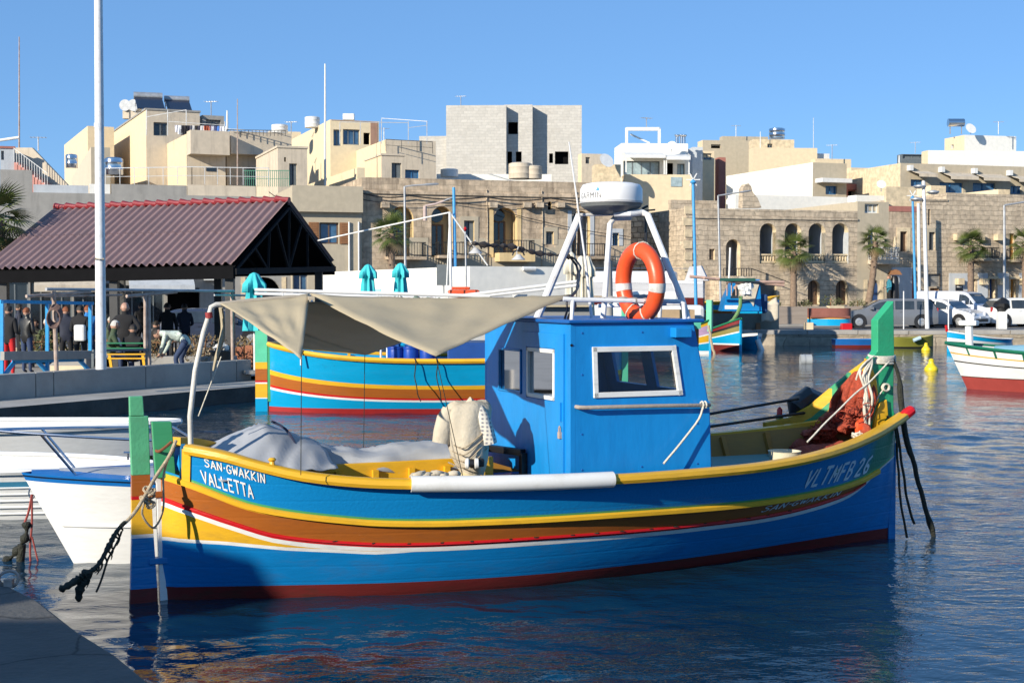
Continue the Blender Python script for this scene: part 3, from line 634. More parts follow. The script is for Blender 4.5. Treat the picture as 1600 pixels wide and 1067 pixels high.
# awning cloth
P1, P2, P6 = F.y(341,477,0)+Vector((0,0,.02)), F.y(484,463,0)+Vector((0,0,.02)), F.y(897,464,-.0)+Vector((0,0,.02))
P3, P5 = F.y(471,561,-.95), F.y(681,557,-.98); PF = F.y(572,554,.95)
aw = MB()
def tri(A_, B_, C_, sag, n=22, curve=0, e1=0, e2=0, m=0):       # B-C opposite A ; sag towards -z in the middle
    A_, B_, C_ = Vector(A_), Vector(B_), Vector(C_); idx = {}; vs = []
    nrm = (B_-A_).cross(C_-A_).normalized(); nrm = nrm if nrm.z > 0 else -nrm
    for i in range(n+1):
        for j in range(n+1-i):
            u, v = i/n, j/n; wgt = 1-u-v; p = A_*wgt+B_*u+C_*v
            k = u*v*wgt*27; p = p-nrm*sag*k
            # edges pulled in: catenary edges between corners
            p += ((A_+B_+C_)/3-p)*(e1*4*u*wgt*(1-v)**3)      # edge A-B
            p += ((A_+B_+C_)/3-p)*(e2*4*v*wgt*(1-u)**3)      # edge A-C
            p += ((A_+B_+C_)/3-p)*(curve*4*u*v*(1-wgt)**3)   # edge B-C
            p += nrm*(.014*noise.noise(p*5)+.014*math.sin(24*u/max(.1,u+v))*max(0,wgt)*(1-wgt)*2.2+.010*math.sin(19*v/max(.1,v+wgt))*u*(1-u)*2+.006*math.sin(12*(u-v)+6*wgt)*k/2)
            idx[i,j] = len(vs); vs.append(p)
    fs = []
    for i in range(n):
        for j in range(n-i):
            fs.append((idx[i,j], idx[i+1,j], idx[i,j+1]))
            if i+j < n-1: fs.append((idx[i+1,j], idx[i+1,j+1], idx[i,j+1]))
    aw.add(vs, fs, m)
tri(P3, P1, P2, .02, e1=.09, e2=.0)
tri(P5, P2, P6, .05, e1=-.05, e2=.02, curve=.2)
PG = F.y(890,480,.9)+Vector((0,0,-.1))
tri(PF, P1, P6, .08, curve=.12, e1=0, e2=.10)
P0 = F.y(466,543,.8)
tri(P0, P1, PF, .03, e1=.05, e2=.02)
awn = own(aw, 'canvas_awning', CANV, 'sagging beige canvas awning stretched over the stern of the blue boat', 'awning', smooth=True, solid=.004, ang=70)
for nm,(a,b) in {'a':(P3, F.y(470,742,-1.0)), 'b':(P5, F.y(727,762,-1.05)), 'c':(F.y(570,553,.95), F.y(568,716,1.08)), 'd':(F.y(326,500,0)+Vector((.1,0,-.3)), F.y(310,650,.1))}.items():
    own(MB().tube([a,b], .0035 if nm != 'd' else .006, 5), 'guy_line', ROPD if nm != 'd' else ROPW, {'a':'thin dark line holding down the stern corner of the beige awning','b':'thin dark line from the middle corner of the awning to the shirt-covered engine','c':'thin dark line from the far edge of the awning to the far gunwale','d':'pale line hanging beside the white awning pole'}[nm], 'line')
# roll of cloth hanging at the pole head
own(MB().tube(wob([F.y(345,480,.1), F.y(348,520,.1), F.y(338,560,.1), F.y(333,580,.1)], 14, .01, 3), [.03+.0*i for i in range(6)]+[.035,.04,.035,.03,.028,.024,.02,.018,.012], 8, flat=.6), 'hanging_canvas_strip', CANV, 'narrow strip of beige canvas hanging beside the awning pole', 'canvas strip', smooth=True)
# life ring
lr = bthing('life_ring', 'orange life ring with white bands hanging on the radar frame', 'life ring')
RC = F.y(1000,442,-.62); RR, rt_ = .285, .072
a_ = R(101.7-3); ux = Vector((math.cos(a_), math.sin(a_), 0)); uz = Vector((-.03,0,1)).normalized()
def rp(t, k=1.): return RC+ux*(RR*k*math.cos(t)*.86)+uz*(RR*k*math.sin(t)*1.0)
lrm = MB(); lrm.tube([rp(2*math.pi*i/48) for i in range(48)], rt_, 16, closed=True); lr0 = lrm.build('ring', ORNG, lr, smooth=True, ang=80)
for c0 in (R(-8), R(188)):
    MB().tube([rp(c0+R(-7)+R(14)*i/5) for i in range(6)], rt_+.003, 16).build('reflective_band', mat('worn_white_tape', (.62,.60,.56), .5, dirt=.5, dscale=14), lr, smooth=True)
for c0 in (100, -60, -110):
    q = rp(R(c0)); tg = (rp(R(c0+2))-rp(R(c0-2))).normalized(); n1 = tg.cross(ux.cross(uz)).normalized(); n2 = ux.cross(uz)
    MB().tube([q+n1*(rt_+.006)*math.cos(t/12*2*math.pi)+n2*(rt_+.006)*math.sin(t/12*2*math.pi)+tg*.02*math.sin(t/12*2*math.pi) for t in range(12)], .007, 6, closed=True).build('grab_rope', ROPW, lr)
MB().tube(wob([rp(R(-60),1.05)+Vector((-.02,-.09,0)), rp(R(-85),.9)+Vector((-.02,-.1,0)), rp(R(-105),1.25)+Vector((0,-.09,0))], 10), .007, 6).build('hanging_rope', ROPW, lr)
# PVC guard on the gunwale
pv = MB(); px_ = [1.78+i*.0835 for i in range(21)]
pv.tube([(x, -(hb0(x, spline(SHEER,x))+.02), spline(SHEER,x)-.035) for x in px_], .066, 16, cap=True)
pv.build('gunwale_guard_pipe', PVC, boat, smooth=True)
# tarpaulin over the aft hold
tp = MB()
TOP = [(.35,1.16),(.55,1.21),(.93,1.37),(1.13,1.30),(1.47,1.17),(1.82,1.10),(2.3,1.15),(2.67,1.13),(3.0,1.10)]
def tpf(u, v):
    x = .38+2.55*u; y = .10+(.98 if x > .9 else .98*.8)*v; z = lin(TOP, x)
    yt = .42; fall = ((y-yt)/.5)**2*.16 if y > yt else ((yt-y)/.34)**1.3*(z-1.03)*.95
    cz = abs(noise.noise(Vector((x*2.6+y*2,y*3.4,1))))+.5*abs(noise.noise(Vector((x*6,y*7-x*3,4)))); z2 = z-fall+.01-.06*cz+.008*math.sin(x*17+y*6)*(.3+.7*v)
    if v < .02: z2 -= .1
    return (x, y+(.03*math.sin(x*9) if v < .1 else 0), z2)
def tpnear(u, v):      # the stern part also hangs forward over the near side
    x = .38+1.05*u; z = lin(TOP, x); y = .40-(.40+ (.50-.30*u))*v
    return (x, y, z-.00-v**1.2*(z-1.02-.02*u)-.05*abs(noise.noise(Vector((x*5+v*2,v*2.2,7))))+.012*math.sin(x*14+v*5)*v)
tp.grid(60, 24, tpf); tp.grid(30, 16, tpnear)
tar = own(tp, 'tarpaulin', TARP, 'light grey tarpaulin with folds covering the aft hold of the blue boat', 'tarpaulin', smooth=True, solid=.006, ang=80)
own(MB().tube(wob([(1.0,.36,1.385),(1.12,.3,1.3),(1.2,.1,1.12),(1.26,-.02,1.03)], 12, .006, 4), .012, 6), 'tarpaulin_strap', mat('navy_strap', (.02,.025,.06), .8), 'dark strap running down over the peak of the grey tarpaulin', 'strap', smooth=True)
# shirt draped over the engine
sh = bthing('covered_engine', 'outboard engine wrapped in a dirty cream shirt standing before the cabin', 'engine')
SY = -.25
def S2(px, py, y=SY): return F.y(px, py, y)
prof = [(627,712,760,.06),(630,702,766,.13),(640,697,769,.16),(660,695,764,.17),(690,699,762,.18),(715,706,760,.18),(730,716,757,.15),(742,722,754,.10)]
sb_ = MB(); rows = []; n = 28
for (py,xl,xr,d) in prof:
    a, b = S2(xl,py), S2(xr,py); c = (a+b)/2; hw = (b-a).length/2
    rows.append([c+Vector((math.cos(t)*hw, math.sin(t)*d, 0))*(1+.09*noise.noise(Vector((math.cos(t)*3,math.sin(t)*3,py*.05)))+.05*math.sin(t*7+py*.05))+Vector((0,0,.012*math.sin(t*3+py*.1))) for t in [2*math.pi*k/n for k in range(n)]])
vs = [p for r_ in rows for p in r_]; sb_.add(vs, [(i*n+k, i*n+(k+1)%n, (i+1)*n+(k+1)%n, (i+1)*n+k) for i in range(len(rows)-1) for k in range(n)]+[tuple(range(n))])
sb_.build('shirt', CLOTH, sh, smooth=True, ang=80).modifiers.new('sub','SUBSURF').render_levels = 1
PLAID = mat('checked_cloth', (.55,.53,.48), .9, var=.06)
def plaid(m):
    nn = m.node_tree.nodes; l = m.node_tree.links; p = nn['Principled BSDF']; tc = nn.new('ShaderNodeTexCoord'); w1 = nn.new('ShaderNodeTexWave'); w2 = nn.new('ShaderNodeTexWave')
    for w_,d_ in ((w1,'X'),(w2,'Z')): w_.bands_direction = d_; w_.inputs['Scale'].default_value = 9; w_.inputs['Distortion'].default_value = 1.2; w_.inputs['Detail'].default_value = 1; l.new(tc.outputs['Object'], w_.inputs[0])
    mu = nn.new('ShaderNodeMath'); mu.operation = 'MULTIPLY'; l.new(w1.outputs['Fac'], mu.inputs[0]); l.new(w2.outputs['Fac'], mu.inputs[1])
    mx = nn.new('ShaderNodeMix'); mx.data_type = 'RGBA'; l.new(mu.outputs[0], mx.inputs[0]); mx.inputs[6].default_value = (.58,.56,.5,1); mx.inputs[7].default_value = (.10,.11,.16,1); l.new(mx.outputs[2], p.inputs['Base Color'])
plaid(PLAID)
sl_ = MB(); sl_.tube([S2(704,640), S2(698,655), S2(692,675), S2(689,692)], [.06,.075,.07,.065], 14, flat=1.2); sl_.build('sleeve', CLOTH, sh, smooth=True)
s2_ = MB(); s2_.tube([S2(748,636,-.33), S2(752,650,-.36), S2(758,670,-.37), S2(763,692,-.37)], [.05,.085,.095,.10], 14, flat=.7); s2_.build('sleeve', PLAID, sh, smooth=True)
MB().tube([S2(727,634), S2(735,626), S2(744,632)], [.02,.035,.02], 10).build('collar', CLOTH, sh, smooth=True)
for k in range(4):
    MB().tube(wob([S2(700+k*3,722-k*9,-.40), S2(725,731-k*10,-.44), S2(748,715-k*11,-.43), S2(762,700-k*12,-.38)], 12, .004, k), .006, 5).build('tie_cord', ROPE, sh, smooth=True)
for (px,py) in ((739,724),):
    p = S2(px,py,-.48); M9 = Matrix.Rotation(R(90),3,'Y')@Matrix.Rotation(R(20),3,'X')
    MB().lathe([(.02,-.07),(.045,-.06),(.048,-.04),(.03,-.03),(.03,.01),(.048,.02),(.045,.045),(.02,.05)], p, 16, M=M9).build('reel', mat('reel_white', (.7,.7,.68), .3), sh, smooth=True)
    MB().lathe([(.031,-.028),(.04,-.02),(.04,.005),(.031,.01)], p, 16, M=M9).build('reel_line', BLK, sh, smooth=True)
    MB().box(p+Vector((.04,-.02,-.03)), p+Vector((.10,.04,.04))).build('reel_handle', BLK, sh, bevel=.01)
eb_ = MB(); a = S2(720,748); eb_.lathe([(.14,-.35),(.14,-.02),(.11,.04),(.05,.06)], a+Vector((.06,0,0)), 20); eb_.build('engine_cowl', mat('cream_cowl', (.68,.58,.34), .4), sh, smooth=True)
MB().lathe([(.142,-.3),(.142,-.02)], a+Vector((.06,0,0)), 20, m=0).build('cowl_stripe', mat('cowl_stripe_red', (.3,.08,.04), .5), sh).scale = (1,1,1)
bpy.data.objects.remove(bpy.data.objects['cowl_stripe'])
ms = MB(); ms.bar(a+Vector((.07,-.143,-.25)), a+Vector((.055,-.143,-.02)), .035, .006); ms.build('cowl_stripe', mat('cowl_stripe_red', (.3,.08,.04), .5), sh)
rg = MB(); 
for k in range(7): rg.blob(F.y(655+k*9,742+ (k%3)*2,-.5), (.07,.06,.035), 9, amp=.35, seed=k)
own(rg, 'rag_heap', CLOTH, 'crumpled cream rags beside the covered engine', 'rags', smooth=True, ang=80)
# round pale tub on the foredeck
tb = MB(); p = F.z(1238,716,.95); p = Vector((5.62,-.55,.853))
tb.lathe([(.13,0),(.15,.16),(.155,.165),(.145,.165),(.13,.03),(.02,.02)], p, 24); own(tb, 'plastic_tub', mat('cream_plastic', (.62,.57,.42), .4), 'round cream plastic tub on the foredeck hatch', 'tub', smooth=True)
# oars / black poles, dark fender at the far side
for k,(p,q) in enumerate([((5.0,1.10,1.13),(6.75,.86,1.37)),((5.0,.96,1.04),(6.95,.8,1.24))]):
    own(MB().tube([p,q], .015, 8), 'black_pole', BLK, ['upper of two thin black poles lying over the far gunwale','lower of two thin black poles lying over the far gunwale'][k], 'pole', 'black poles')
fn_ = MB(); fn_.tube([F.y(1240,650,.98), F.y(1243,636,.98), F.y(1262,622,.95), F.y(1285,632,.95), F.y(1296,646,.95)], [.05,.12,.13,.12,.05], 10); own(fn_, 'black_fender', mat('black_rubber', (.015,.02,.025), .35), 'bulky black rubber bag slung over the far gunwale near the bow', 'fender', smooth=True)
# red net heaped at the bow
nb = MB()
import itertools
for k in range(26):
    t = k/25; 
    top = F.y(1332+t*30, 588-14*math.sin(t*3)+t*14, .18-.22*t); bot = F.y(1300+t*62, 640+20*rnd.random(), .45-.5*t)
    mid = top.lerp(bot,.5)+Vector((rnd.uniform(-.03,.03), rnd.uniform(-.05,.05), 0))
    end = F.y(1275+t*80, 672+6*rnd.random(), .3-.35*t)
    nb.tube(wob([top,mid,bot,end], 12, .012, k), [.022+.014*math.sin(i*.5) +.01 for i in range(13)], 7, flat=.8)
for k in range(34):
    t = rnd.random(); p = F.y(1245+t*112, 690-22*t+rnd.uniform(-10,12)-20*(t>.3)*rnd.random(), .42-.5*t+rnd.uniform(-.12,.12)); p.z = max(p.z,.9)
    nb.blob(p, (rnd.uniform(.05,.11),rnd.uniform(.05,.1),rnd.uniform(.03,.06)), 9, amp=.4, seed=k)
nb.grid(24, 10, lambda u,v: (lambda p: (p.x, p.y, .86+.12*math.sin(math.pi*v)*math.sin(math.pi*u)**.5+.05*u*v*4*.3+.05*noise.noise(Vector((u*9,v*6,3)))))(Vector((6.05+.95*u, (.42-.3*u)*(1-2*v), 0))))
for k in range(46):
    t = rnd.random(); c = F.y(1262+t*96, 684-22*t-55*t*rnd.random(), .30-.45*t); c = Vector((c.x,c.y-.05,max(c.z,.98))); r1_ = rnd.uniform(.03,.09); a0_ = rnd.random()*6
    nb.tube([c+Vector((r1_*math.cos(j*.7+a0_), -.02+.03*math.sin(j+k), r1_*.8*math.sin(j*.7+a0_)+.01*j)) for j in range(8)], .005, 4)
own(nb, 'fishing_net', NET, 'heap of brick red fishing net piled against the stem at the bow', 'fishing net', smooth=True, ang=80)
own(MB().blob(F.y(1345,668,-.1), (.07,.05,.10), 10, amp=.1), 'orange_float', ORNG, 'small orange float half hidden in the red net', 'float', smooth=True)
# pale rope coils on the stem
rp_ = MB()
for k in range(5): 
    z = F.y(1374,556+k*3,0).z; rp_.tube([(7.15+.15*math.cos(t*math.pi/6), .085*math.sin(t*math.pi/6), z+.012*math.sin(t*math.pi/6+k)) for t in range(12)], .014, 6, closed=True)
for k in range(5):
    rp_.tube(wob([F.y(1362,560,-.08), F.y(1345+k*3,585,-.12), F.y(1350+k*2,620,-.14), F.y(1348+k*4,650,-.13), F.y(1352+k*2,676,-.12)], 26, .03, 20+k), .013, 6)
rp_.tube(wob([F.y(1392,562,-.08), F.y(1365,590,-.13), F.y(1310,640,-.2), F.y(1262,690,-.3)], 20, .004, 2), .009, 6)
rp_.tube(wob([F.y(1366,556,-.08), F.y(1345,575,-.1), F.y(1338,592,-.05)], 12, .01, 8), .01, 6)
for k in range(14): 
    c = F.y(1336+rnd.random()*34, 676+rnd.random()*14, -.12); rp_.tube([c+Vector((.05*math.cos(t*.6), .04*math.sin(t*.6), .02*math.sin(t+k))) for t in range(9)], .011, 5)
own(rp_, 'bow_rope', ROPW, 'knotted pale rope wound round the green stem post and hanging into the net', 'rope', smooth=True, ang=80)
kn = MB()
for k in range(3): kn.tube([F.y(1383,605,-.075)+Vector((.04*math.cos(t*.6),0-.01*k,.035*math.sin(t*.6))) for t in range(11)], .01, 6)
kn.tube(wob([F.y(1383,605,-.08), F.y(1372,618,-.08), F.y(1368,627,-.08)],8,.004), .007, 6)
own(kn, 'rope_knot', ROPW, 'small knot of pale rope tied to the side of the green stem post', 'knot', smooth=True)
# mooring lines from the bow into the water
for k,(pts,r,lab,mt) in enumerate([
  ([F.y(1393,556,-.06), F.y(1405,590,-.08), F.y(1410,650,-.1), F.y(1420,700,-.1), F.y(1440,770,-.1), F.y(1457,832,-.1), F.y(1459,838,-.1)+Vector((0,0,-.08))], [.018]*4+[.03]*9+[.024]*8+[.035,.03,.02,.02], 'long dark strap running from the top of the stem post down into the water', ROPD),
  ([F.y(1385,650,-.08), F.y(1400,665,-.1), F.y(1408,720,-.1), F.y(1420,790,-.1), F.y(1430,803,-.1)+Vector((0,0,-.1))], .014, 'thin dark rope hanging in a near straight line beside the stem', ROPD),
  ([F.y(1398,668,-.12), F.y(1403,720,-.14), F.y(1408,790,-.14), F.y(1418,824,-.14)+Vector((0,0,-.1))], .012, 'thin dark rope hanging closest to the blue stem, ending in a knot', ROPD)]):
    n = 24; rr2 = r if isinstance(r, list) else [r]*(n+1)
    rr2 = (rr2+[rr2[-1]]*30)[:n+1]
    own(MB().tube(wob(pts, n, .008, 30+k), rr2, 8), 'bow_mooring_line', mt, lab, 'mooring line', 'mooring lines at the bow', smooth=True)
# the stern line: tan rope from the rail to a thick algae-covered warp
ml = bthing('stern_mooring_line', 'frayed tan rope from the stern joining a thick black algae-covered warp in the water', 'mooring line')
def Q3(px, py, y): return F.y(px, py, y)
MB().tube(wob([Q3(275,688,-.2), Q3(262,715,-.25), Q3(238,755,-.35), Q3(210,800,-.45), Q3(190,822,-.5)], 24, .004, 1), .014, 8).build('rope', ROPE, ml, smooth=True)
MB().tube(wob([Q3(272,692,-.2), Q3(255,745,-.28), Q3(255,800,-.3), Q3(240,825,-.32), Q3(222,800,-.38), Q3(232,770,-.38)], 26, .006, 2), .009, 6).build('rope', ROPE, ml, smooth=True)
for k in range(8):
    c = Q3(231+rnd.uniform(-6,6), 765+k*3.4, -.37); MB().tube([c+Vector((.03*math.cos(t*.63), .03*math.sin(t*.63), .02*math.sin(t*.6+k))) for t in range(11)], .010, 6).build('knot_loop', ROPE, ml, smooth=True)
wp = wob([Q3(196,815,-.5), Q3(180,840,-.55), Q3(160,868,-.6), Q3(140,890,-.65), Q3(128,903,-.68), Q3(110,915,-.7), atz(94,922,0) and Q3(92,922,-.72)], 40, .025, 6)
MB().tube(wp, [.015+.016*abs(noise.noise(Vector((i*.45,2,1))))*2 for i in range(41)], 9).build('algae_warp', ROPD, ml, smooth=True, ang=80)
MB().tube(wob([Q3(137,890,-.65), Q3(128,915,-.66), Q3(124,940,-.66)], 12, .03, 9), [.035,.045,.04,.03,.045,.035,.03,.04,.03,.025,.03,.02,.01], 9).build('algae_warp', ROPD, ml, smooth=True, ang=80)
for k in range(12):
    c = wp[4+k*2]; e = c+Vector((rnd.uniform(-.06,.06), rnd.uniform(-.05,.05), -rnd.uniform(.04,.13)))
    MB().tube(wob([c,(c+e)/2+Vector((.02,0,0)),e], 6, .015, k), [.008,.009,.008,.007,.006,.004,.002], 5).build('weed_strand', ROPD, ml, smooth=True)
MB().tube(wob([Q3(190,830,-.5), Q3(170,870,-.55), Q3(150,925,-.6)], 14, .012, 14), .009, 6).build('rope', ROPD, ml, smooth=True)
MB().tube(wob([Q3(240,700,-.0)+Vector((0,0,0)), Q3(248,705,-.1), Q3(268,690,-.1)], 8, .003), .012, 6).build('rusty_tie', mat('rust_brown', (.2,.07,.03), .8), ml)
cl = MB(); p = F.y(361,706,-.60); p = Vector(gun(-1)(.75)); cl.lathe([(.025,.03),(.02,.06),(.035,.075),(.02,.09)], p, 10); cl.build('mooring_bitt', YEL, boat, smooth=True)
# lashing on the handrail
own(MB().tube(wob([(4.47,-1.01,1.53),(4.45,-1.02,1.48),(4.38,-1.02,1.35),(4.05,-1.06,1.03)], 16, .003, 5), .010, 6).tube([(4.46+.0*t,-1.0+.028*math.cos(t*.8),1.518+.028*math.sin(t*.8)) for t in range(8)], .009, 6).tube([(4.49,-1.0+.028*math.cos(t*.8),1.516+.028*math.sin(t*.8)) for t in range(8)], .009, 6),
    'rail_lashing', ROPW, 'pale rope tied to the end of the cabin handrail and led down to the gunwale', 'rope', smooth=True)
# coiled cloth against the inside of the window (seen behind the pane)
# ---------------------------------------------------------------- stone and plaster
def stone(name, col, block=(.62,.27), mort=.012, dirt=.5, dirtcol=(.10,.085,.07), var=.16, bump=.5, msc=.85, lo=.42, streak=0, mottle=1.):
    m = bpy.data.materials.new(name); m.use_nodes = True; n = m.node_tree.nodes; l = m.node_tree.links; p = n['Principled BSDF']
    p.inputs['Roughness'].default_value = .9; p.inputs['Specular IOR Level'].default_value = .2
    tc = n.new('ShaderNodeTexCoord'); sx = n.new('ShaderNodeSeparateXYZ'); l.new(tc.outputs['Object'], sx.inputs[0])
    ad = n.new('ShaderNodeMath'); l.new(sx.outputs[0], ad.inputs[0]); l.new(sx.outputs[1], ad.inputs[1])
    nd = n.new('ShaderNodeTexNoise'); nd.inputs['Scale'].default_value = 1.6; nd.inputs['Detail'].default_value = 3; l.new(tc.outputs['Object'], nd.inputs[0]); mz = n.new('ShaderNodeMath'); mz.operation = 'MULTIPLY_ADD'; l.new(nd.outputs[0], mz.inputs[0]); mz.inputs[1].default_value = .22; l.new(sx.outputs[2], mz.inputs[2])
    mx_ = n.new('ShaderNodeMath'); mx_.operation = 'MULTIPLY_ADD'; l.new(nd.outputs[0], mx_.inputs[0]); mx_.inputs[1].default_value = .5; l.new(ad.outputs[0], mx_.inputs[2])
    cb = n.new('ShaderNodeCombineXYZ'); l.new(mx_.outputs[0], cb.inputs[0]); l.new(mz.outputs[0], cb.inputs[1])
    br = n.new('ShaderNodeTexBrick'); l.new(cb.outputs[0], br.inputs[0]); br.inputs['Scale'].default_value = 1
    br.inputs['Brick Width'].default_value = block[0]; br.inputs['Row Height'].default_value = block[1]; br.inputs['Mortar Size'].default_value = mort
    br.inputs['Mortar Smooth'].default_value = .6
    br.inputs['Color1'].default_value = (*[c*(1-var) for c in col],1); br.inputs['Color2'].default_value = (*[min(1,c*(1+var)) for c in col],1)
    br.inputs['Mortar'].default_value = (*[c*msc for c in col],1)
    ns = n.new('ShaderNodeTexNoise'); ns.inputs['Scale'].default_value = .9; ns.inputs['Detail'].default_value = 9; ns.inputs['Roughness'].default_value = .72; l.new(tc.outputs['Object'], ns.inputs[0])
    r1 = n.new('ShaderNodeMapRange'); r1.inputs[1].default_value = lo+.06; r1.inputs[2].default_value = lo+.32; r1.inputs[4].default_value = dirt; l.new(ns.outputs[0], r1.inputs[0])
    mx = n.new('ShaderNodeMix'); mx.data_type = 'RGBA'; l.new(r1.outputs[0], mx.inputs[0]); l.new(br.outputs[0], mx.inputs[6]); mx.inputs[7].default_value = (*dirtcol,1)
    n2 = n.new('ShaderNodeTexNoise'); n2.inputs['Scale'].default_value = 3.5; n2.inputs['Detail'].default_value = 6; l.new(tc.outputs['Object'], n2.inputs[0])
    m2 = n.new('ShaderNodeMix'); m2.data_type = 'RGBA'; m2.blend_type = 'MULTIPLY'; m2.inputs[0].default_value = 1; l.new(mx.outputs[2], m2.inputs[6])
    cr = n.new('ShaderNodeValToRGB'); cr.color_ramp.elements[0].position = .3; cr.color_ramp.elements[0].color = (1-.28*mottle,1-.28*mottle,1-.28*mottle,1); cr.color_ramp.elements[1].position = .7; cr.color_ramp.elements[1].color = (1+.15*mottle,1+.12*mottle,1+.08*mottle,1)
    l.new(n2.outputs[0], cr.inputs[0]); l.new(cr.outputs[0], m2.inputs[7]); out = m2.outputs[2]
    if streak:
        mp = n.new('ShaderNodeMapping'); mp.inputs['Scale'].default_value = (2.6,2.6,.35); l.new(tc.outputs['Object'], mp.inputs[0])
        n4 = n.new('ShaderNodeTexNoise'); n4.inputs['Scale'].default_value = 1; n4.inputs['Detail'].default_value = 7; n4.inputs['Roughness'].default_value = .7; l.new(mp.outputs[0], n4.inputs[0])
        r4 = n.new('ShaderNodeMapRange'); r4.inputs[1].default_value = .5; r4.inputs[2].default_value = .7; r4.inputs[4].default_value = streak; l.new(n4.outputs[0], r4.inputs[0])
        m4 = n.new('ShaderNodeMix'); m4.data_type = 'RGBA'; l.new(r4.outputs[0], m4.inputs[0]); l.new(out, m4.inputs[6]); m4.inputs[7].default_value = (*dirtcol,1); out = m4.outputs[2]
    l.new(out, p.inputs['Base Color'])
    b = n.new('ShaderNodeBump'); b.inputs['Strength'].default_value = bump; b.inputs['Distance'].default_value = .04
    ih = n.new('ShaderNodeMath'); ih.operation = 'MULTIPLY_ADD'; l.new(br.outputs['Fac'], ih.inputs[0]); ih.inputs[1].default_value = -1; l.new(n2.outputs[0], ih.inputs[2])
    l.new(ih.outputs[0], b.inputs['Height']); l.new(b.outputs[0], p.inputs['Normal'])
    MATS[name] = m; return m
def plaster(name, col, dirt=.25, dirtcol=None, var=.05, streak=.3):
    return stone(name, col, (40,40), 0, dirt, dirtcol or tuple(c*.45 for c in col), var, .06, 1, .5, streak, .3)
OLD = stone('weathered_limestone', (.52,.42,.31), dirt=.6, streak=.75, dirtcol=(.15,.115,.085))
OLD2 = stone('pale_limestone_blocks', (.55,.46,.35), dirt=.55, streak=.5, dirtcol=(.22,.18,.14), bump=.8, msc=.72, var=.1)
RUB = stone('rubble_limestone', (.52,.43,.31), (.42,.3), .03, .5, (.17,.14,.1), .25, 1., .5, streak=.3)
CREAM = plaster('cream_plaster', (.70,.58,.40), .1, streak=.12); CREAMD = plaster('weathered_cream_plaster', (.60,.52,.41), .35, (.30,.26,.21), streak=.55)
YELP = plaster('pale_yellow_plaster', (.72,.61,.42), .08, streak=.06); BEIG = plaster('beige_plaster', (.47,.41,.31), .15, streak=.2)
GREYP = plaster('grey_cement_plaster', (.33,.32,.30), .3, streak=.4); WHP = plaster('white_plaster', (.78,.77,.72), .06, streak=.08)
BLUP = plaster('blue_white_plaster', (.50,.53,.56), .3, streak=.3); CONC = stone('concrete_block_wall', (.52,.50,.46), (.5,.24), .02, .3, (.45,.42,.37), .07, .3, .85, streak=.12, mottle=.3)
PINK = plaster('dull_pink_plaster', (.38,.16,.13), .2); OCHP = plaster('ochre_niche_plaster', (.66,.50,.27), .15); BRNP = plaster('brown_plaster_wall', (.36,.22,.16), .3)
YST = stone('yellow_stone_blocks', (.66,.55,.38), (.55,.28), .008, .15, (.4,.33,.22), .05, .2, .85, streak=.1)
QST = stone('quay_stone', (.42,.36,.28), (1.2,.5), .02, .5, (.10,.09,.06), .1, .6, .6)
CONQ = mat('concrete', (.36,.34,.31), .85, var=.15, scale=1.2, bump=.3, bscale=30, dirt=.45, dirtcol=(.16,.15,.13), dscale=.9)
SHUT = mat('wood_shutter', (.26,.12,.05), .6, var=.2, scale=5, stretch=(1,1,6)); FRM = mat('brown_window_frame', (.12,.07,.04), .6); FRW = mat('white_window_frame', (.7,.7,.68), .5)
FRG = mat('grey_window_frame', (.16,.18,.19), .5); FRB = mat('blue_frame', (.03,.14,.32), .5); IRON = mat('black_iron', (.02,.02,.02), .5)
BLUD = mat('blue_door_paint', (.02,.06,.18), .5); REDD = mat('red_door_paint', (.45,.05,.03), .5); ORGD = mat('orange_door_paint', (.5,.22,.03), .5); GRYD = mat('grey_door', (.12,.14,.15), .5)
GBALC = glass('pale_glass', (.30,.38,.40), .1)
ROW = Frame((-26, 66, 0), R(17))
BASE = {}
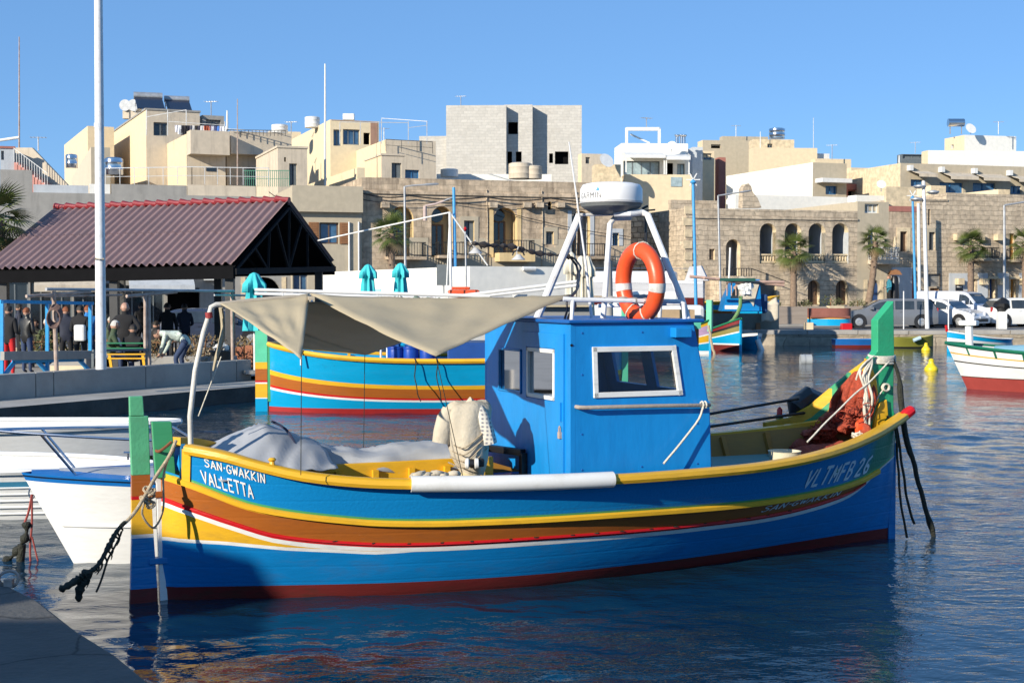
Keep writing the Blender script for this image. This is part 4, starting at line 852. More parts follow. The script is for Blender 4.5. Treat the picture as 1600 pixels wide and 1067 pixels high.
class Bld:
    def __init__(s, name, label, fr, u0, u1, z0, z1, dep, wallmat, cat='house', sidemat=None, group=None):
        s.fr, s.u0, s.u1, s.z0, s.z1, s.dep, s.wm, s.sm = fr, u0, u1, z0, z1, dep, wallmat, sidemat or wallmat
        s.holes = []; o = fr.world((u0, 0, 0)); s.F = Frame((o.x, o.y, 0), fr.rz)     # own frame with its corner at 0
        s.W = u1-u0; s.t = thing(name, label, cat, (o.x, o.y, z0), fr.rz, group); s.off = Vector((0,0,z0))
        s.F2 = s.F
    def fp(s, px, py): q = s.F.y(px, py, 0); return q.x, q.z
    def sp_(s, px, py): q = s.F.x(px, py, 0); return q.y, q.z
    def fn(s, face):
        return (lambda u,z,d: Vector((u,d,z))) if face == 'f' else (lambda u,z,d: Vector((d,u,z)))
    def win(s, face, x0, y0, x1, y1, kind='win', frame=None, pane=None, d=.22, lab=None, bars=1, arch=False, surround=None, back=None, hang=None):
        g = s.fp if face == 'f' else s.sp_
        a, b = g(x0,y1), g(x1,y0); u0, u1 = sorted((a[0],b[0])); z0, z1 = sorted((a[1],b[1]))
        lim = s.W if face == 'f' else s.dep
        u0 = max(.05,u0); u1 = min(lim-.05,u1); z0 = max(s.z0+.02, z0); z1 = min(z1, s.z1-.05)
        if u1-u0 < .1: return
        s.holes.append((face,u0,u1,z0,z1,d if kind != 'loggia' else 1.8,arch)); fn = s.fn(face); P = s.t
        frame = frame or FRG; pane = pane or WIN; w = .07
        if kind == 'win':
            f = MB()
            for p,q in (((u0,z0),(u0,z1)),((u1,z0),(u1,z1)),((u0+w,z0+w/2),(u1-w,z0+w/2)),((u0+w,z1-w/2),(u1-w,z1-w/2))):
                a_, b_ = fn(*p,d-.03), fn(*q,d-.03)
                off = fn(w/2,0,0)-fn(0,0,0) if p[0] == q[0] == u0 else (fn(-w/2,0,0)-fn(0,0,0) if p[0] == q[0] == u1 else Vector())
                f.bar(a_+off, b_+off, w, .05, up=fn(0,0,1)-fn(0,0,0))
            for k in range(bars):
                um = u0+(u1-u0)*(k+1)/(bars+1); f.bar(fn(um,z0+w,d-.03), fn(um,z1-w,d-.03), w*.8, .045, up=fn(0,0,1)-fn(0,0,0))
            fo = f.build('window', frame, P, off=s.off); g_ = MB(); g_.add([fn(u0,z0,d),fn(u1,z0,d),fn(u1,z1,d),fn(u0,z1,d)], [(0,1,2,3)]); g_.build('pane', pane, fo, off=s.off)
        elif kind == 'door':
            g_ = MB(); a_, b_ = fn(u0,z0,d-.06), fn(u1,z1,d); g_.box(a_, b_)
            g_.box(fn((u0+u1)/2-.015,z0,d-.075), fn((u0+u1)/2+.015,z1,d-.062), 1); g_.build('door', [frame, DARK], P, off=s.off)
        elif kind in ('void','loggia'):
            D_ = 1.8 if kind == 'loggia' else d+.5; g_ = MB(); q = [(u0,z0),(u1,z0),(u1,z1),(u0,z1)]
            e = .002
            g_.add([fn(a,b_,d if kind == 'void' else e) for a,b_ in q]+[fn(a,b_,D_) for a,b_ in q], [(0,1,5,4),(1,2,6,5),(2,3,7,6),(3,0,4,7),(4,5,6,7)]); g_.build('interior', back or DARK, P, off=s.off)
            if kind == 'loggia':
                x_ = u0+(u1-u0)*.28; MB().box(fn(x_,z0+.9,D_-.06), fn(x_+.35,z0+1.4,D_-.01)).build('inner_window', DARK, P, off=s.off)
                MB().box(fn(u0+(u1-u0)*.62,z0,D_-.06), fn(u0+(u1-u0)*.92,z0+1.7,D_-.01)).build('inner_door', DARK, P, off=s.off)
        elif kind == 'shutter':
            g_ = MB(); nsl = max(4, int((z1-z0)/.12)); g_.box(fn(u0,z0,d-.03), fn(u1,z1,d))
            for k in range(nsl): g_.box(fn(u0,z0+(z1-z0)*(k+.15)/nsl,d-.055), fn(u1,z0+(z1-z0)*(k+.75)/nsl,d-.031))
            g_.build('roller_shutter', frame, P, off=s.off)
        if hang:      # open louvred leaves beside the window
            wl = (u1-u0)*.55
            for sg,ub in ((-1,u0-.05),(1,u1+.05)):
                g_ = MB(); g_.box(fn(ub,z0,-.06), fn(ub+sg*wl,z1,-.02)); k = 9
                for i in range(k): g_.box(fn(ub+sg*.08,z0+(z1-z0)*(i+.3)/k,-.085), fn(ub+sg*(wl-.08),z0+(z1-z0)*(i+.8)/k,-.062))
                g_.build('shutter', SHUT, P, off=s.off)
        if surround:
            sw = .22; pr = -.035
            MB().box(fn(u0-sw,z0,pr), fn(u0-.003,z1,-.002)).build('window_surround', surround, P, off=s.off); MB().box(fn(u1+.003,z0,pr), fn(u1+sw,z1,-.002)).build('window_surround', surround, P, off=s.off)
            if not arch: MB().box(fn(u0-sw,z1+.003,pr), fn(u1+sw,z1+sw,-.002)).build('window_surround', surround, P, off=s.off)
        return u0,u1,z0,z1
    def finish(s, coping=None, side=True):
        m = MB()
        for face, L, mi in (('f', s.W, 0), ('s', s.dep, 1)):
            H = [h for h in s.holes if h[0] == face]; fn = s.fn(face)
            us = sorted(set([0,L]+[v for h in H for v in h[1:3]])); zs_ = sorted(set([s.z0,s.z1]+[v for h in H for v in h[3:5]]))
            for i in range(len(us)-1):
                for j in range(len(zs_)-1):
                    uc, zc = (us[i]+us[i+1])/2, (zs_[j]+zs_[j+1])/2
                    if any(h[1] < uc < h[2] and h[3] < zc < h[4] for h in H): continue
                    m.add([fn(us[i],zs_[j],0),fn(us[i+1],zs_[j],0),fn(us[i+1],zs_[j+1],0),fn(us[i],zs_[j+1],0)], [(0,1,2,3)], mi)
            for (_,u0,u1,z0,z1,d,arch) in H:
                dd = min(d, .45); mr = 2
                if not arch:
                    q = [(u0,z0),(u1,z0),(u1,z1),(u0,z1)]; m.add([fn(a,b,0) for a,b in q]+[fn(a,b,dd) for a,b in q], [(0,1,5,4),(1,2,6,5),(2,3,7,6),(3,0,4,7)], mr)
                else:
                    r_ = (u1-u0)/2; zc = max(z0, z1-r_); uc = (u0+u1)/2; ar = [(uc+r_*math.cos(math.pi*k/12), zc+(z1-zc)*math.sin(math.pi*k/12)) for k in range(13)]
                    m.add([fn(a,b,0) for a,b in ar]+[fn(a,b,dd) for a,b in ar], [(k,k+1,k+14,k+13) for k in range(12)], mr)
                    for half, cu in ((ar[:7],u1),(ar[6:],u0)):
                        pts = [fn(a,b,0) for a,b in half]+[fn(cu,z1,0)]; pb = [fn(a,b,dd) for a,b in half]+[fn(cu,z1,dd)]
                        c0 = len(pts)-1
                        m.add(pts, [(k,k+1,c0) for k in range(c0-1)], mi); m.add(pb, [(k,k+1,c0) for k in range(c0-1)], mi)
                    q = [(u0,z0),(u1,z0)]; m.add([fn(u0,z0,0),fn(u1,z0,0),fn(u1,z0,dd),fn(u0,z0,dd),fn(u0,zc,0),fn(u0,zc,dd),fn(u1,zc,0),fn(u1,zc,dd)], [(0,1,2,3),(0,3,5,4),(1,2,7,6)], mr)
        W, D, a, b = s.W, s.dep, s.z0, s.z1
        m.add([(W,0,a),(W,D,a),(W,D,b),(W,0,b)], [(0,1,2,3)], 0); m.add([(0,D,a),(W,D,a),(W,D,b),(0,D,b)], [(0,1,2,3)], 0)
        m.build('wall', [s.wm, s.sm, s.rev if hasattr(s,'rev') else s.wm], s.t, off=s.off)
        r_ = MB(); pw = .2; r_.add([(0,0,b),(W,0,b),(W,D,b),(0,D,b),(pw,pw,b),(W-pw,pw,b),(W-pw,D-pw,b),(pw,D-pw,b),(pw,pw,b-.5),(W-pw,pw,b-.5),(W-pw,D-pw,b-.5),(pw,D-pw,b-.5)],
            [(0,1,5,4),(1,2,6,5),(2,3,7,6),(3,0,4,7),(4,5,9,8),(5,6,10,9),(6,7,11,10),(7,4,8,11),(8,9,10,11)])
        r_.build('roof', s.wm, s.t, off=s.off)
        if coping:
            c = MB(); c.box((-.06,-.06,b+.003),(W+.06,.25,b+.12)); c.box((-.06,.253,b+.003),(.2,D,b+.12)); c.build('coping', coping, s.t, off=s.off)
        return s
    def part(s, mb, name, m, parent=None, **k): return mb.build(name, m, parent or s.t, off=s.off, **k)
    def balcony(s, x0, y0, x1, y1, slab=.15, dep=.9, m=None, rail='iron', par=None):
        a, b = s.fp(x0,y1), s.fp(x1,y0); u0,u1 = a[0],b[0]; z0,z1 = a[1],b[1]; m = m or s.wm
        s.part(MB().box((u0,-dep,z0),(u1,-.003,z0+slab)), 'balcony', m)
        r_ = MB(); t = IRON if rail == 'iron' else FRW; P = [(u0+.04,-.02),(u0+.04,-dep+.04),(u1-.04,-dep+.04),(u1-.04,-.02)]
        if rail in ('iron','white'):
            for p,q in zip(P, P[1:]):
                for z in (z0+slab+.08, z1): r_.bar((*p,z),(*q,z),.04,.04)
                L = math.hypot(q[0]-p[0],q[1]-p[1]); k = max(2,int(L/.14))
                for i in range(k+1): x,y = p[0]+(q[0]-p[0])*i/k, p[1]+(q[1]-p[1])*i/k; r_.bar((x,y,z0+slab),(x,y,z1),.022 if rail == 'iron' else .035,.022)
            s.part(r_, 'balcony_railing', t)
        elif rail == 'solid':
            for p,q in zip(P, P[1:]): r_.bar((*p,(z0+slab+z1)/2),(*q,(z0+slab+z1)/2),.12,z1-z0-slab)
            s.part(r_, 'balcony_parapet', par or m)
def rowb(name, label, xl, xr, ytop, z0=.5, dep=9, m=OLD, off=0., cat='house', sm=None, ztop=None):
    f = Frame(ROW.world((0,off,0)), ROW.rz); a, b = f.y(xl,ytop,0), f.y(xr,ytop,0)
    return Bld(name, label, f, a.x, b.x, z0, ztop or a.z, dep, m, cat, sm)
def hillb(name, label, xl, xc, xr, ytop, D, ang, m, sm=None, cat='house', z0=2.0):
    c = at(xc, ytop, D); f = Frame((c.x, c.y, 0), R(ang)); W = f.y(xr, ytop, 0).x
    dep = f.x(xl, ytop, 0).y if xl is not None else 8.
    return Bld(name, label, f, 0, W, z0, c.z, max(1.,min(dep,60)), m, cat, sm)

# ---- the street front along the far quay
b = rowb('old_stone_palace', 'long brown weathered stone house with arched balcony doors, facing the harbour behind the white shed', 565, 986, 277, dep=11, m=OLD); b.rev = OCHP
for (x0,x1,yt,yb) in ((608,648,323,400),(672,708,324,400),(770,810,325,400)):
    pass
b.win('f',610,323,646,402,'void',arch=True,d=.55,back=OCHP,surround=None); b.win('f',674,323,707,402,'void',arch=True,d=.55,back=OCHP)
b.win('f',771,325,808,402,'void',arch=True,d=.55,back=OCHP,surround=OCHP); b.win('f',893,330,922,400,'void',arch=True,d=.5,back=BLUP,surround=BLUP)
def niche_fill(b, x0, x1, ydoor0, ydoor1, yr, circ=True):
    a, c = b.fp(x0,ydoor1), b.fp(x1,ydoor0); g = MB(); g.box((a[0],.93,a[1]),(c[0],1.0,c[1])); g.box(((a[0]+c[0])/2-.04,.90,a[1]),((a[0]+c[0])/2+.04,.928,c[1]),1)
    for u in (a[0],c[0]): g.box((u-.05,.90,a[1]),(u+.05,.928,c[1]),1)
    g.box((a[0]-.05,.90,c[1]),(c[0]+.05,.928,c[1]+.08),1)
    b.part(g, 'balcony_door', [WIN, FRM])
    o = b.fp((x0+x1)/2, yr); MB_ = MB(); MB_.lathe([(.34,-.02),(.34,.02),(.01,.02)], (o[0],.97,o[1]), 20, M=Matrix.Rotation(R(90),3,'X')); b.part(MB_, 'fanlight', WIN)
niche_fill(b,617,635,350,398,337); niche_fill(b,680,698,352,398,336); niche_fill(b,778,796,347,398,335); niche_fill(b,898,914,350,398,340)
b.win('f',725,345,741,378,'door',frame=GRYD,surround=BEIG); b.win('f',853,362,865,382,'win',frame=FRG,surround=BEIG); b.win('f',957,364,967,384,'win',frame=FRB,surround=BLUP)
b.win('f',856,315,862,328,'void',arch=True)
for k in [(602,380,660,406),(679,380,726,404)]: b.balcony(*k)
b.balcony(773,377,828,409,slab=.45,m=OCHP); b.balcony(880,382,945,405)
lowp = MB(); a, c = b.fp(640,424), b.fp(886,374); hol = [(b.fp(x,0)[0], b.fp(x2,0)[0]) for x,x2 in ((668,711),(722,744),(762,818),(850,868))]
u = a[0]
for h0,h1 in hol+[(c[0],c[0])]:
    if h0 > u: lowp.box((u,-.012,a[1]-1.5),(h0,-.003,c[1]))
    if h1 > h0: lowp.box((h0,-.012,a[1]-1.5),(h1,-.003,b.fp(700,402)[1] if h1-h0 > 1 else b.fp(800,386)[1]))
    u = h1
b.part(lowp, 'plaster_band', BEIG)
for x in (768,821,840,873,600,920): p = b.fp(x,321); b.part(MB().box((p[0]-.2,-.45,p[1]-.14),(p[0]+.2,-.003,p[1]+.14)), 'corbel', OLD2)
c_ = MB(); c_.box((0,-.10,b.fp(700,302)[1]-.1),(b.W,-.003,b.fp(700,302)[1]+.05)); b.part(c_, 'cornice', OLD); 
for x in (846,760,900): p = b.fp(x,345); b.part(MB().tube([(p[0],-.05,b.z1-.5),(p[0]+.05,-.05,p[1]),(p[0],-.05,2)], .035, 6), 'drain_pipe', OLD2)
b.finish(coping=None)
b = rowb('shaded_rubble_wall', 'rough rubble stone wall set back in shade between the two stone houses', 975, 1078, 332, dep=2, m=RUB, off=3.2, cat='wall'); b.finish()
b = rowb('arcaded_stone_house', 'pale stone house with four arched loggias and balustrades behind the palm', 1072, 1340, 325, dep=10, m=OLD2, off=-.6); b.rev = YST
b.win('f',1134,374,1157,431,'void',arch=True,d=.4,back=GREYP); b.win('f',1108,389,1117,406,'door',frame=OLD,d=.25)
for x0,x1 in ((1187,1213),(1226,1252),(1263,1290),(1300,1326)):
    b.win('f',x0,349,x1,412,'loggia',arch=True,back=BLUP)
    a, c = b.fp(x0,411), b.fp(x1,398); bl = MB(); nb_ = 6
    for k in range(nb_):
        u = a[0]+(c[0]-a[0])*(k+.5)/nb_; b.part(MB().lathe([(.05,a[1]+.12),(.055,a[1]+.18),(.085,a[1]+.28),(.05,a[1]+.42),(.06,c[1]-.08),(.04,c[1]-.05)], (u,.2,0), 8), 'baluster', YST, smooth=True)
    bl.box((a[0],.08,c[1]-.05),(c[0],.32,c[1]+.04)); b.part(bl, 'handrail', YST); b.part(MB().box((a[0],.08,a[1]),(c[0],.32,a[1]+.12)), 'plinth', YST)
b.win('f',1262,438,1281,476,'door',arch=True,frame=FRM,d=.35); b.win('f',1306,438,1325,476,'door',arch=True,frame=FRM,d=.35); b.win('f',1183,442,1213,478,'shutter',frame=GRYD,d=.3)
a = b.fp(1118,432); c = b.fp(1190,398)
g = MB(); 
for k in range(12): u = a[0]+(c[0]-a[0])*k/11*.6; g.bar((u,-1,a[1]),(u,-1,b.fp(1140,420)[1]),.03,.03)
g.bar((a[0],-1,b.fp(1140,420)[1]),(a[0]+(c[0]-a[0])*.6,-1,b.fp(1140,420)[1]),.04,.04); g.bar((a[0]+(c[0]-a[0])*.6,-1,b.fp(1140,420)[1]),(c[0]+1.2,-1,b.fp(1190,442)[1]),.04,.04); b.part(g, 'stair_railing', IRON)
b.part(MB().box((a[0]-.3,-1.1,b.z0),(a[0]+(c[0]-a[0])*.6+.3,-.003,a[1])), 'stair_landing', OLD2)
pd = [(1160,325),(1161,295),(1165,288),(1170,287),(1174,292),(1176,300),(1184,310),(1190,325)]; q = [b.fp(*k) for k in pd]
b.part(MB().prism(q, lambda a,c,d: (a,d,c+.004), .0, .5), 'gable_stone', OLD2)
q0, q1 = b.fp(1083,327), b.fp(1159,300); b.part(MB().box((q0[0],3.,b.z1-.4),(q1[0],3.4,q1[1]-.3)), 'terrace_wall', OLD2)
b.part(MB().box((0,-.08,b.fp(1200,341)[1]-.06),(b.W,-.003,b.fp(1200,341)[1]+.06)), 'cornice', OLD2)
for k in range(9):
    z = b.z0+1.2+k*.62; b.part(MB().box((-.10-.08*(k%2),-.06,z),(.35,.003 if 0 else -.004,z+.42)), 'quoin', YST)
b.finish()
b = rowb('grey_plaster_house', 'narrow grey plastered house with a white balcony and a blue arched door', 1340, 1389, 315, dep=9, m=BEIG, off=-.6); b.rev = BEIG
b.win('f',1351,319,1373,333,'win',frame=FRW,pane=GBALC,bars=2); b.win('f',1356,360,1366,398,'door',frame=BLUD); b.balcony(1356,388,1392,413,slab=.25,rail='white',m=CREAMD)
b.win('f',1355,437,1375,477,'door',arch=True,frame=BLUD,d=.3,surround=YST); b.finish()
b = rowb('niche_stone_house', 'brown stone house with a small statue niche and one tall window', 1389, 1437, 322, dep=9, m=OLD, off=-.6)
b.win('f',1395,371,1402,397,'void',arch=True,back=OCHP,d=.25); b.win('f',1406,362,1417,393,'door',frame=FRM,surround=YST); b.win('f',1425,430,1434,474,'door',frame=REDD)
p = b.fp(1398.5,395); b.part(MB().tube([(p[0],.05,p[1]),(p[0],.05,p[1]+.5),(p[0],.05,p[1]+.75),(p[0],.05,p[1]+.9)], [.16,.12,.08,.09], 8), 'niche_statue', YST, smooth=True)
q0,q1 = b.fp(1389,333), b.fp(1437,317); b.part(MB().box((q0[0],.3,b.z1-.02),(q1[0],.5,q1[1]+.9)), 'upper_wall', YST); b.part(MB().box((0,-.03,b.fp(1412,331)[1]),(b.W,-.003,b.z1)), 'painted_band', PINK)
a,c = b.fp(1392,474),b.fp(1425,418); b.part(MB().box((a[0],-.03,b.z0),(c[0],-.004,c[1])), 'whitewash', BLUP); b.finish()
b = rowb('corner_stone_house', 'slim stone house with shuttered windows beside the tall white lamp post', 1437, 1479, 314, dep=9, m=OLD2, off=-.6)
b.win('f',1451,363,1461,391,'door',frame=GRYD,surround=BEIG); b.win('f',1450,327,1454,352,'door',frame=GRYD); b.win('f',1450,428,1470,448,'shutter',frame=GREYP); b.win('f',1453,450,1468,476,'door',frame=SHUT); b.finish(coping=OLD2)
b = rowb('long_block_house', 'long house of square stone blocks with whitewashed ground floor and coloured doors', 1479, 1680, 302, dep=9, m=OLD2, off=-.6); b.rev = YST
b.win('f',1512,383,1521,405,'door',frame=SHUT,surround=OLD2); b.win('f',1577,365,1585,407,'door',frame=ORGD); b.balcony(1515,388,1549,408,dep=.8); b.balcony(1571,390,1606,410,dep=.8)
for (x0,x1,m_) in ((1517,1524,REDD),(1546,1555,BLUD),(1579,1588,ORGD)):
    b.win('f',x0,436,x1,476,'door',frame=m_,d=.4); p,q = b.fp(x0-3,436),b.fp(x1+3,432); b.part(MB().box((p[0],-.14,p[1]),(q[0],-.003,q[1])), 'door_lintel', YST)
g = MB(); cuts = [1482,1514,1527,1543,1558,1576,1591,1680]
for x0,x1 in ((1482,1514),(1527,1543),(1558,1576),(1591,1680)):
    p,q = b.fp(x0,476),b.fp(x1,427); b.part(MB().box((p[0],-.05,b.z0),(q[0],-.003,q[1])), 'whitewash', BLUP)
for x in (1496,1534,1561,1596): p = b.fp(x,440); b.part(MB().box((p[0]-.2,-.4,p[1]-.18),(p[0]+.2,-.053,p[1]+.18)), 'wall_lamp', YST)
for x in (1494,1528,1557): p = b.fp(x,371); b.part(MB().box((p[0]-.2,-.4,p[1]-.18),(p[0]+.2,-.003,p[1]+.18)), 'wall_lamp', YST)
p,q = b.fp(1492,455),b.fp(1503,445); sg = b.part(MB().box((p[0],-.09,p[1]),(q[0],-.053,q[1])), 'sign_board', BLK)
lt = MB(); pass
b.part(MB().box((p[0]+.06,-.094,p[1]+.22),(q[0]-.06,-.091,p[1]+.28)), 'sign_print', FRW, sg)
b.finish()
b = rowb('plain_beige_house', 'plain beige house with brown louvred shutters behind the red roofed shelter', 455, 565, 292, dep=9, m=BEIG, off=-.3); b.rev = BEIG
b.win('f',500,348,529,381,'win',frame=FRM,pane=BLWIN,bars=1,hang=True); b.win('f',458,428,481,480,'win',frame=GREYP,pane=BLWIN,bars=1)
b.win('f',495,427,504,450,'win',frame=FRG)
a,c = b.fp(457,331),b.fp(565,292); b.part(MB().box((0,-.35,a[1]),(b.W,-.003,c[1]-.02)), 'parapet_band', BEIG)
for x in (545,560): p = b.fp(x,340); b.part(MB().tube([(p[0],-.08,b.fp(x,347)[1]),(p[0],-.08,b.fp(x,430)[1])], .05, 6), 'drain_pipe', FRW)
b.finish()
b = rowb('cafe_building', 'long grey plastered building with shaded shop fronts behind the shelter', -140, 455, 297, dep=9, m=GREYP, off=0); b.rev = GREYP
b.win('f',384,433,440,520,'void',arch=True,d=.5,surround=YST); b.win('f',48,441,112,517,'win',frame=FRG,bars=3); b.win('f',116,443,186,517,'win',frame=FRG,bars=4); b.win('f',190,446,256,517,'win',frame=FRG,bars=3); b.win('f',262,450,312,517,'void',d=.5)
b.win('f',-20,440,44,517,'win',frame=FRG,bars=2)
for (x0,x1,y0,m_) in ((0,50,266,GREYP),(52,138,290,BLUP),(140,172,288,WHP),(174,292,290,GREYP),(293,400,291,CREAMD)):
    p,q = b.fp(x0,299),b.fp(x1,y0); b.part(MB().box((p[0],.1,b.z1-.2),(q[0],.35,q[1])), 'parapet_wall', m_)
for (x0,x1) in ((55,150),(200,300)):
    p,q = b.fp(x0,446),b.fp(x1,434); aw_ = MB(); aw_.add([(p[0],-.02,q[1]+.3),(q[0],-.02,q[1]+.3),(q[0],-1.8,p[1]),(p[0],-1.8,p[1]),(p[0],-1.8,p[1]-.3),(q[0],-1.8,p[1]-.3)], [(0,1,2,3),(3,2,5,4)]); b.part(aw_, 'shop_awning', BLUP if x0 > 60 else CREAMD, solid=.02)
p,q = b.fp(318,438),b.fp(338,428); b.part(MB().box((p[0],-.45,p[1]),(q[0],-.03,q[1]+.2)), 'wall_unit', FRW); b.finish()

# ---- the hillside houses
def heater(par, off, p, ang, s=1.):      # solar water heater: cylinder over a tilted panel
    g = MB(); M = Matrix.Rotation(ang,3,'Z'); f = lambda x,y,z: Vector(p)+M@Vector((x*s,y*s,z*s))
    g.tube([f(-1.0,.7,1.25),f(1.0,.7,1.25)], .27*s, 14); par_ = g.build('tank', GALV, par, off=off, smooth=True)
    g = MB(); g.add([f(-.95,.55,1.15),f(.95,.55,1.15),f(1.1,-1.3,.1),f(-.8,-1.3,.1)], [(0,1,2,3)]); g.build('collector_panel', mat('solar_glass', (.012,.018,.04), .15), par, off=off, solid=.06)
    g = MB()
    for x in (-.9,.9): g.bar(f(x,.7,1.2),f(x,.7,0),.05,.05); g.bar(f(x,.7,.1),f(x+.1,-1.3,.05),.05,.05); g.bar(f(x,.7,.5),f(x,-.4,.6),.04,.04)
    g.build('support_frame', GALV, par, off=off)
def rthing(name, label, cat, px, py, D, group=None): p = at(px,py,D); return thing(name, label, cat, p, 0, group), p
def tank(px, py, D, r, h, m, label, steel=True):
    p = at(px,py,D); g = MB(); g.lathe([(r*.96,0),(r,.03),(r,h*.3),(r*1.02,h*.33),(r,h*.36),(r,h*.7),(r*1.02,h*.73),(r,h*.76),(r,h*.94),(r*.8,h),(r*.3,h*1.04),(.02,h*1.05)], (0,0,0), 18)
    o = g.build('water_tank', m, None, smooth=True); o.location = p; return tag(o, label, 'water tank')
# solar house
b = hillb('solar_roof_house', 'cream house with laundry terrace and solar heaters on its roof, upper left', 173, 292, 352, 209, 88, 24, CREAMD, CREAM); b.rev = CREAMD
b.finish()
b2 = hillb('upper_cream_block', 'tall cream upper storey carrying two solar water heaters', 173, 228, 312, 172, 93.5, 24, CREAMD, CREAM, z0=8); b2.win('f',240,192,262,212,'win'); b2.finish(coping=GREYP)
b3 = hillb('grey_penthouse', 'low grey rooftop room behind the washing lines', 314, 316, 350, 180, 97, 24, GREYP, z0=8); b3.win('f',322,188,345,206,'win'); b3.finish()
b4 = hillb('balcony_wing', 'cream wing with projecting balcony and dark doors below', 350, 354, 448, 212, 90, 24, CREAMD, CREAM); b4.win('f',385,262,402,292,'door',frame=GRYD); b4.finish()
p = b4.fp(354,243); q = b4.fp(448,212); b4.part(MB().box((p[0],-1.2,p[1]),(q[0],-.003,q[1])), 'balcony_parapet', CREAMD)
p = b.fp(292,243); q = b.fp(352,209); b.part(MB().box((p[0],-1.2,p[1]),(q[0],-.003,q[1])), 'balcony_parapet', CREAMD)
b.part(MB().box((b.fp(322,268)[0],-.04,b.fp(330,268)[1]),(b.fp(338,262)[0],-.003,b.fp(330,262)[1])), 'vent_window', WIN)
b5 = hillb('low_cream_wing', 'low cream wall block left of the solar roof house', 100, 137, 178, 197, 98, 24, CREAM); b5.finish()
for k,(px,py,D,a) in enumerate(((232,176,96,24),(277,178,97,24))):
    t,p = rthing('solar_water_heater', ['solar water heater with large grey tank on the tall cream roof','smaller solar water heater on the right of the cream roof'][k], 'solar heater', px, py, D, 'solar water heaters'); heater(t, p, p, R(a-8), (.95,.85)[k])
tk = []
for k,(px,D) in enumerate(((193,94),(206,95))):
    D = b2.F.world(b2.F.x(px,170,1.2)).y; t,p = rthing('roof_water_tank', ['round grey water tank lying on the cream roof, outer one','round grey water tank lying beside the solar heater'][k], 'water tank', px+5, 164, D)
    MB().tube([p+Vector((0,-.5,-.1)),p+Vector((0,.55,-.1))], .44, 18).build('drum', GALV, t, off=p, smooth=True); MB().box(p+Vector((-.25,-.3,-1.1)), p+Vector((.25,.3,-.5))).build('block_stand', CREAMD, t, off=p)
# washing on the lines
ln = thing('washing_line', 'washing line frame full of clothes on the cream terrace', 'washing line', at(300,212,90)); o0 = ln.location.copy()
g = MB(); 
for px in (229,262,291,351): g.bar(at(px,212,90.5),at(px,172 if px < 300 else 190,90.5),.05,.05)
g.bar(at(229,183,90.5),at(291,172,90.5),.04,.04); g.bar(at(262,190,90.5),at(351,196,90.5),.03,.03); g.bar(at(350,201,90),at(448,208,90),.03,.03); g.build('line_frame', GALV, ln, off=o0)
cols = [(.5,.5,.55),(.6,.62,.65),(.02,.02,.03),(.015,.015,.02),(.02,.02,.04),(.5,.5,.5),(.02,.02,.02),(.03,.03,.05),(.6,.6,.6),(.28,.06,.03),(.3,.07,.04),(.4,.42,.5),(.05,.06,.15),(.05,.15,.45)]
for k,cx in enumerate(range(276,352,5)):
    c = cols[k%len(cols)]; p = at(cx,196+k*.1,90.2); h = (.45+.25*rnd.random()); w_ = .11+.05*rnd.random()
    g = MB(); g.grid(3,4,lambda u,v: p+Vector(((u-.5)*2*w_*(1-.15*v),.04*math.sin(u*7+k+v*2),-v*h))); o = g.build('hanging_garment', mat('garment_%d'%(k%len(cols)), c, .9), None, off=p, solid=.01); o.location = p
    tag(o, None, 'garment', 'clothes on the washing line'); o['label'] = '%s garment, %s from the stair end of the washing line'%(['pale grey','light grey','black','black','dark navy','grey','black','dark','white','rusty red','brown red','pale blue','navy','bright blue'][k%14],['first','second','third','fourth','fifth','sixth','seventh','eighth','ninth','tenth','eleventh','twelfth','thirteenth','fourteenth','fifteenth','sixteenth'][k])
b = hillb('rooftop_stair_hut', 'small weathered plaster stair hut with grey door, left of the flagpole', 400, 434, 480, 231, 82, 20, GREYP, CREAMD, 'hut'); b.sm = CREAMD; b.wm = CREAMD; b.win('f',452,256,464,290,'door',frame=GRYD); b.win('f',444,246,447,253,'void'); b.finish(coping=CREAMD)
b = hillb('yellow_plaster_house', 'long pale yellow house with a pink-walled glazed rooftop room', 400, 516, 592, 187, 100, 20, YELP, YELP); q0,q1 = b.fp(518,228),b.fp(590,189); b.part(MB().box((q0[0],-.03,q1[1]-.1),(q1[0],-.004,b.z1-.02)), 'pink_band', BRNP); b.part(MB().box((b.fp(579,228)[0],-.03,q0[1]),(q1[0],-.004,q1[1]-.11)), 'pink_pier', BRNP); b.win('f',521,203,533,228,'win',pane=BLWIN); b.win('f',536,203,562,226,'win',pane=BLWIN,bars=2); b.win('f',568,208,578,226,'void'); b.finish()
b = hillb('yellow_lower_wing', 'lower pale yellow wing with open terrace rail over the grey wall', 486, 603, 681, 218, 93, 20, CREAMD, YELP); b.win('f',633,266,655,280,'win',frame=FRB,pane=BLWIN); b.finish()
p,q = b.fp(603,234),b.fp(681,234)
b = hillb('yellow_base_wall', 'sunlit pale yellow retaining wall below the flagpole', 440, 558, 570, 262, 85, 20, YELP, YELP, 'wall'); b.finish()
b = hillb('door_hut', 'small cream stair hut with blue-grey door and green stain', 570, 596, 632, 243, 86, 20, CREAMD, CREAM, 'hut'); b.win('f',612,255,627,280,'door',frame=GRYD); b.finish(coping=CREAMD)
t,p = rthing('air_conditioner', 'white air conditioner box on the yellow house roof', 'air conditioner', 547, 188, 101)
MB().box(p+Vector((-.5,-.2,0)),p+Vector((.3,.25,.45))).build('case', FRW, t, off=p, bevel=.03); MB().lathe([(.19,-.21),(.19,-.2),(.02,-.2)], (-.15,-.205,.22), 14, M=Matrix.Rotation(R(90),3,'X')).build('fan_grille', GRYD, t)
tank(488,200,104,.55,.8,FRW,'white plastic water tank on the yellow house roof'); tank(437,208,104,.6,.6,FRW,'low white water tank at the left end of the yellow roof')
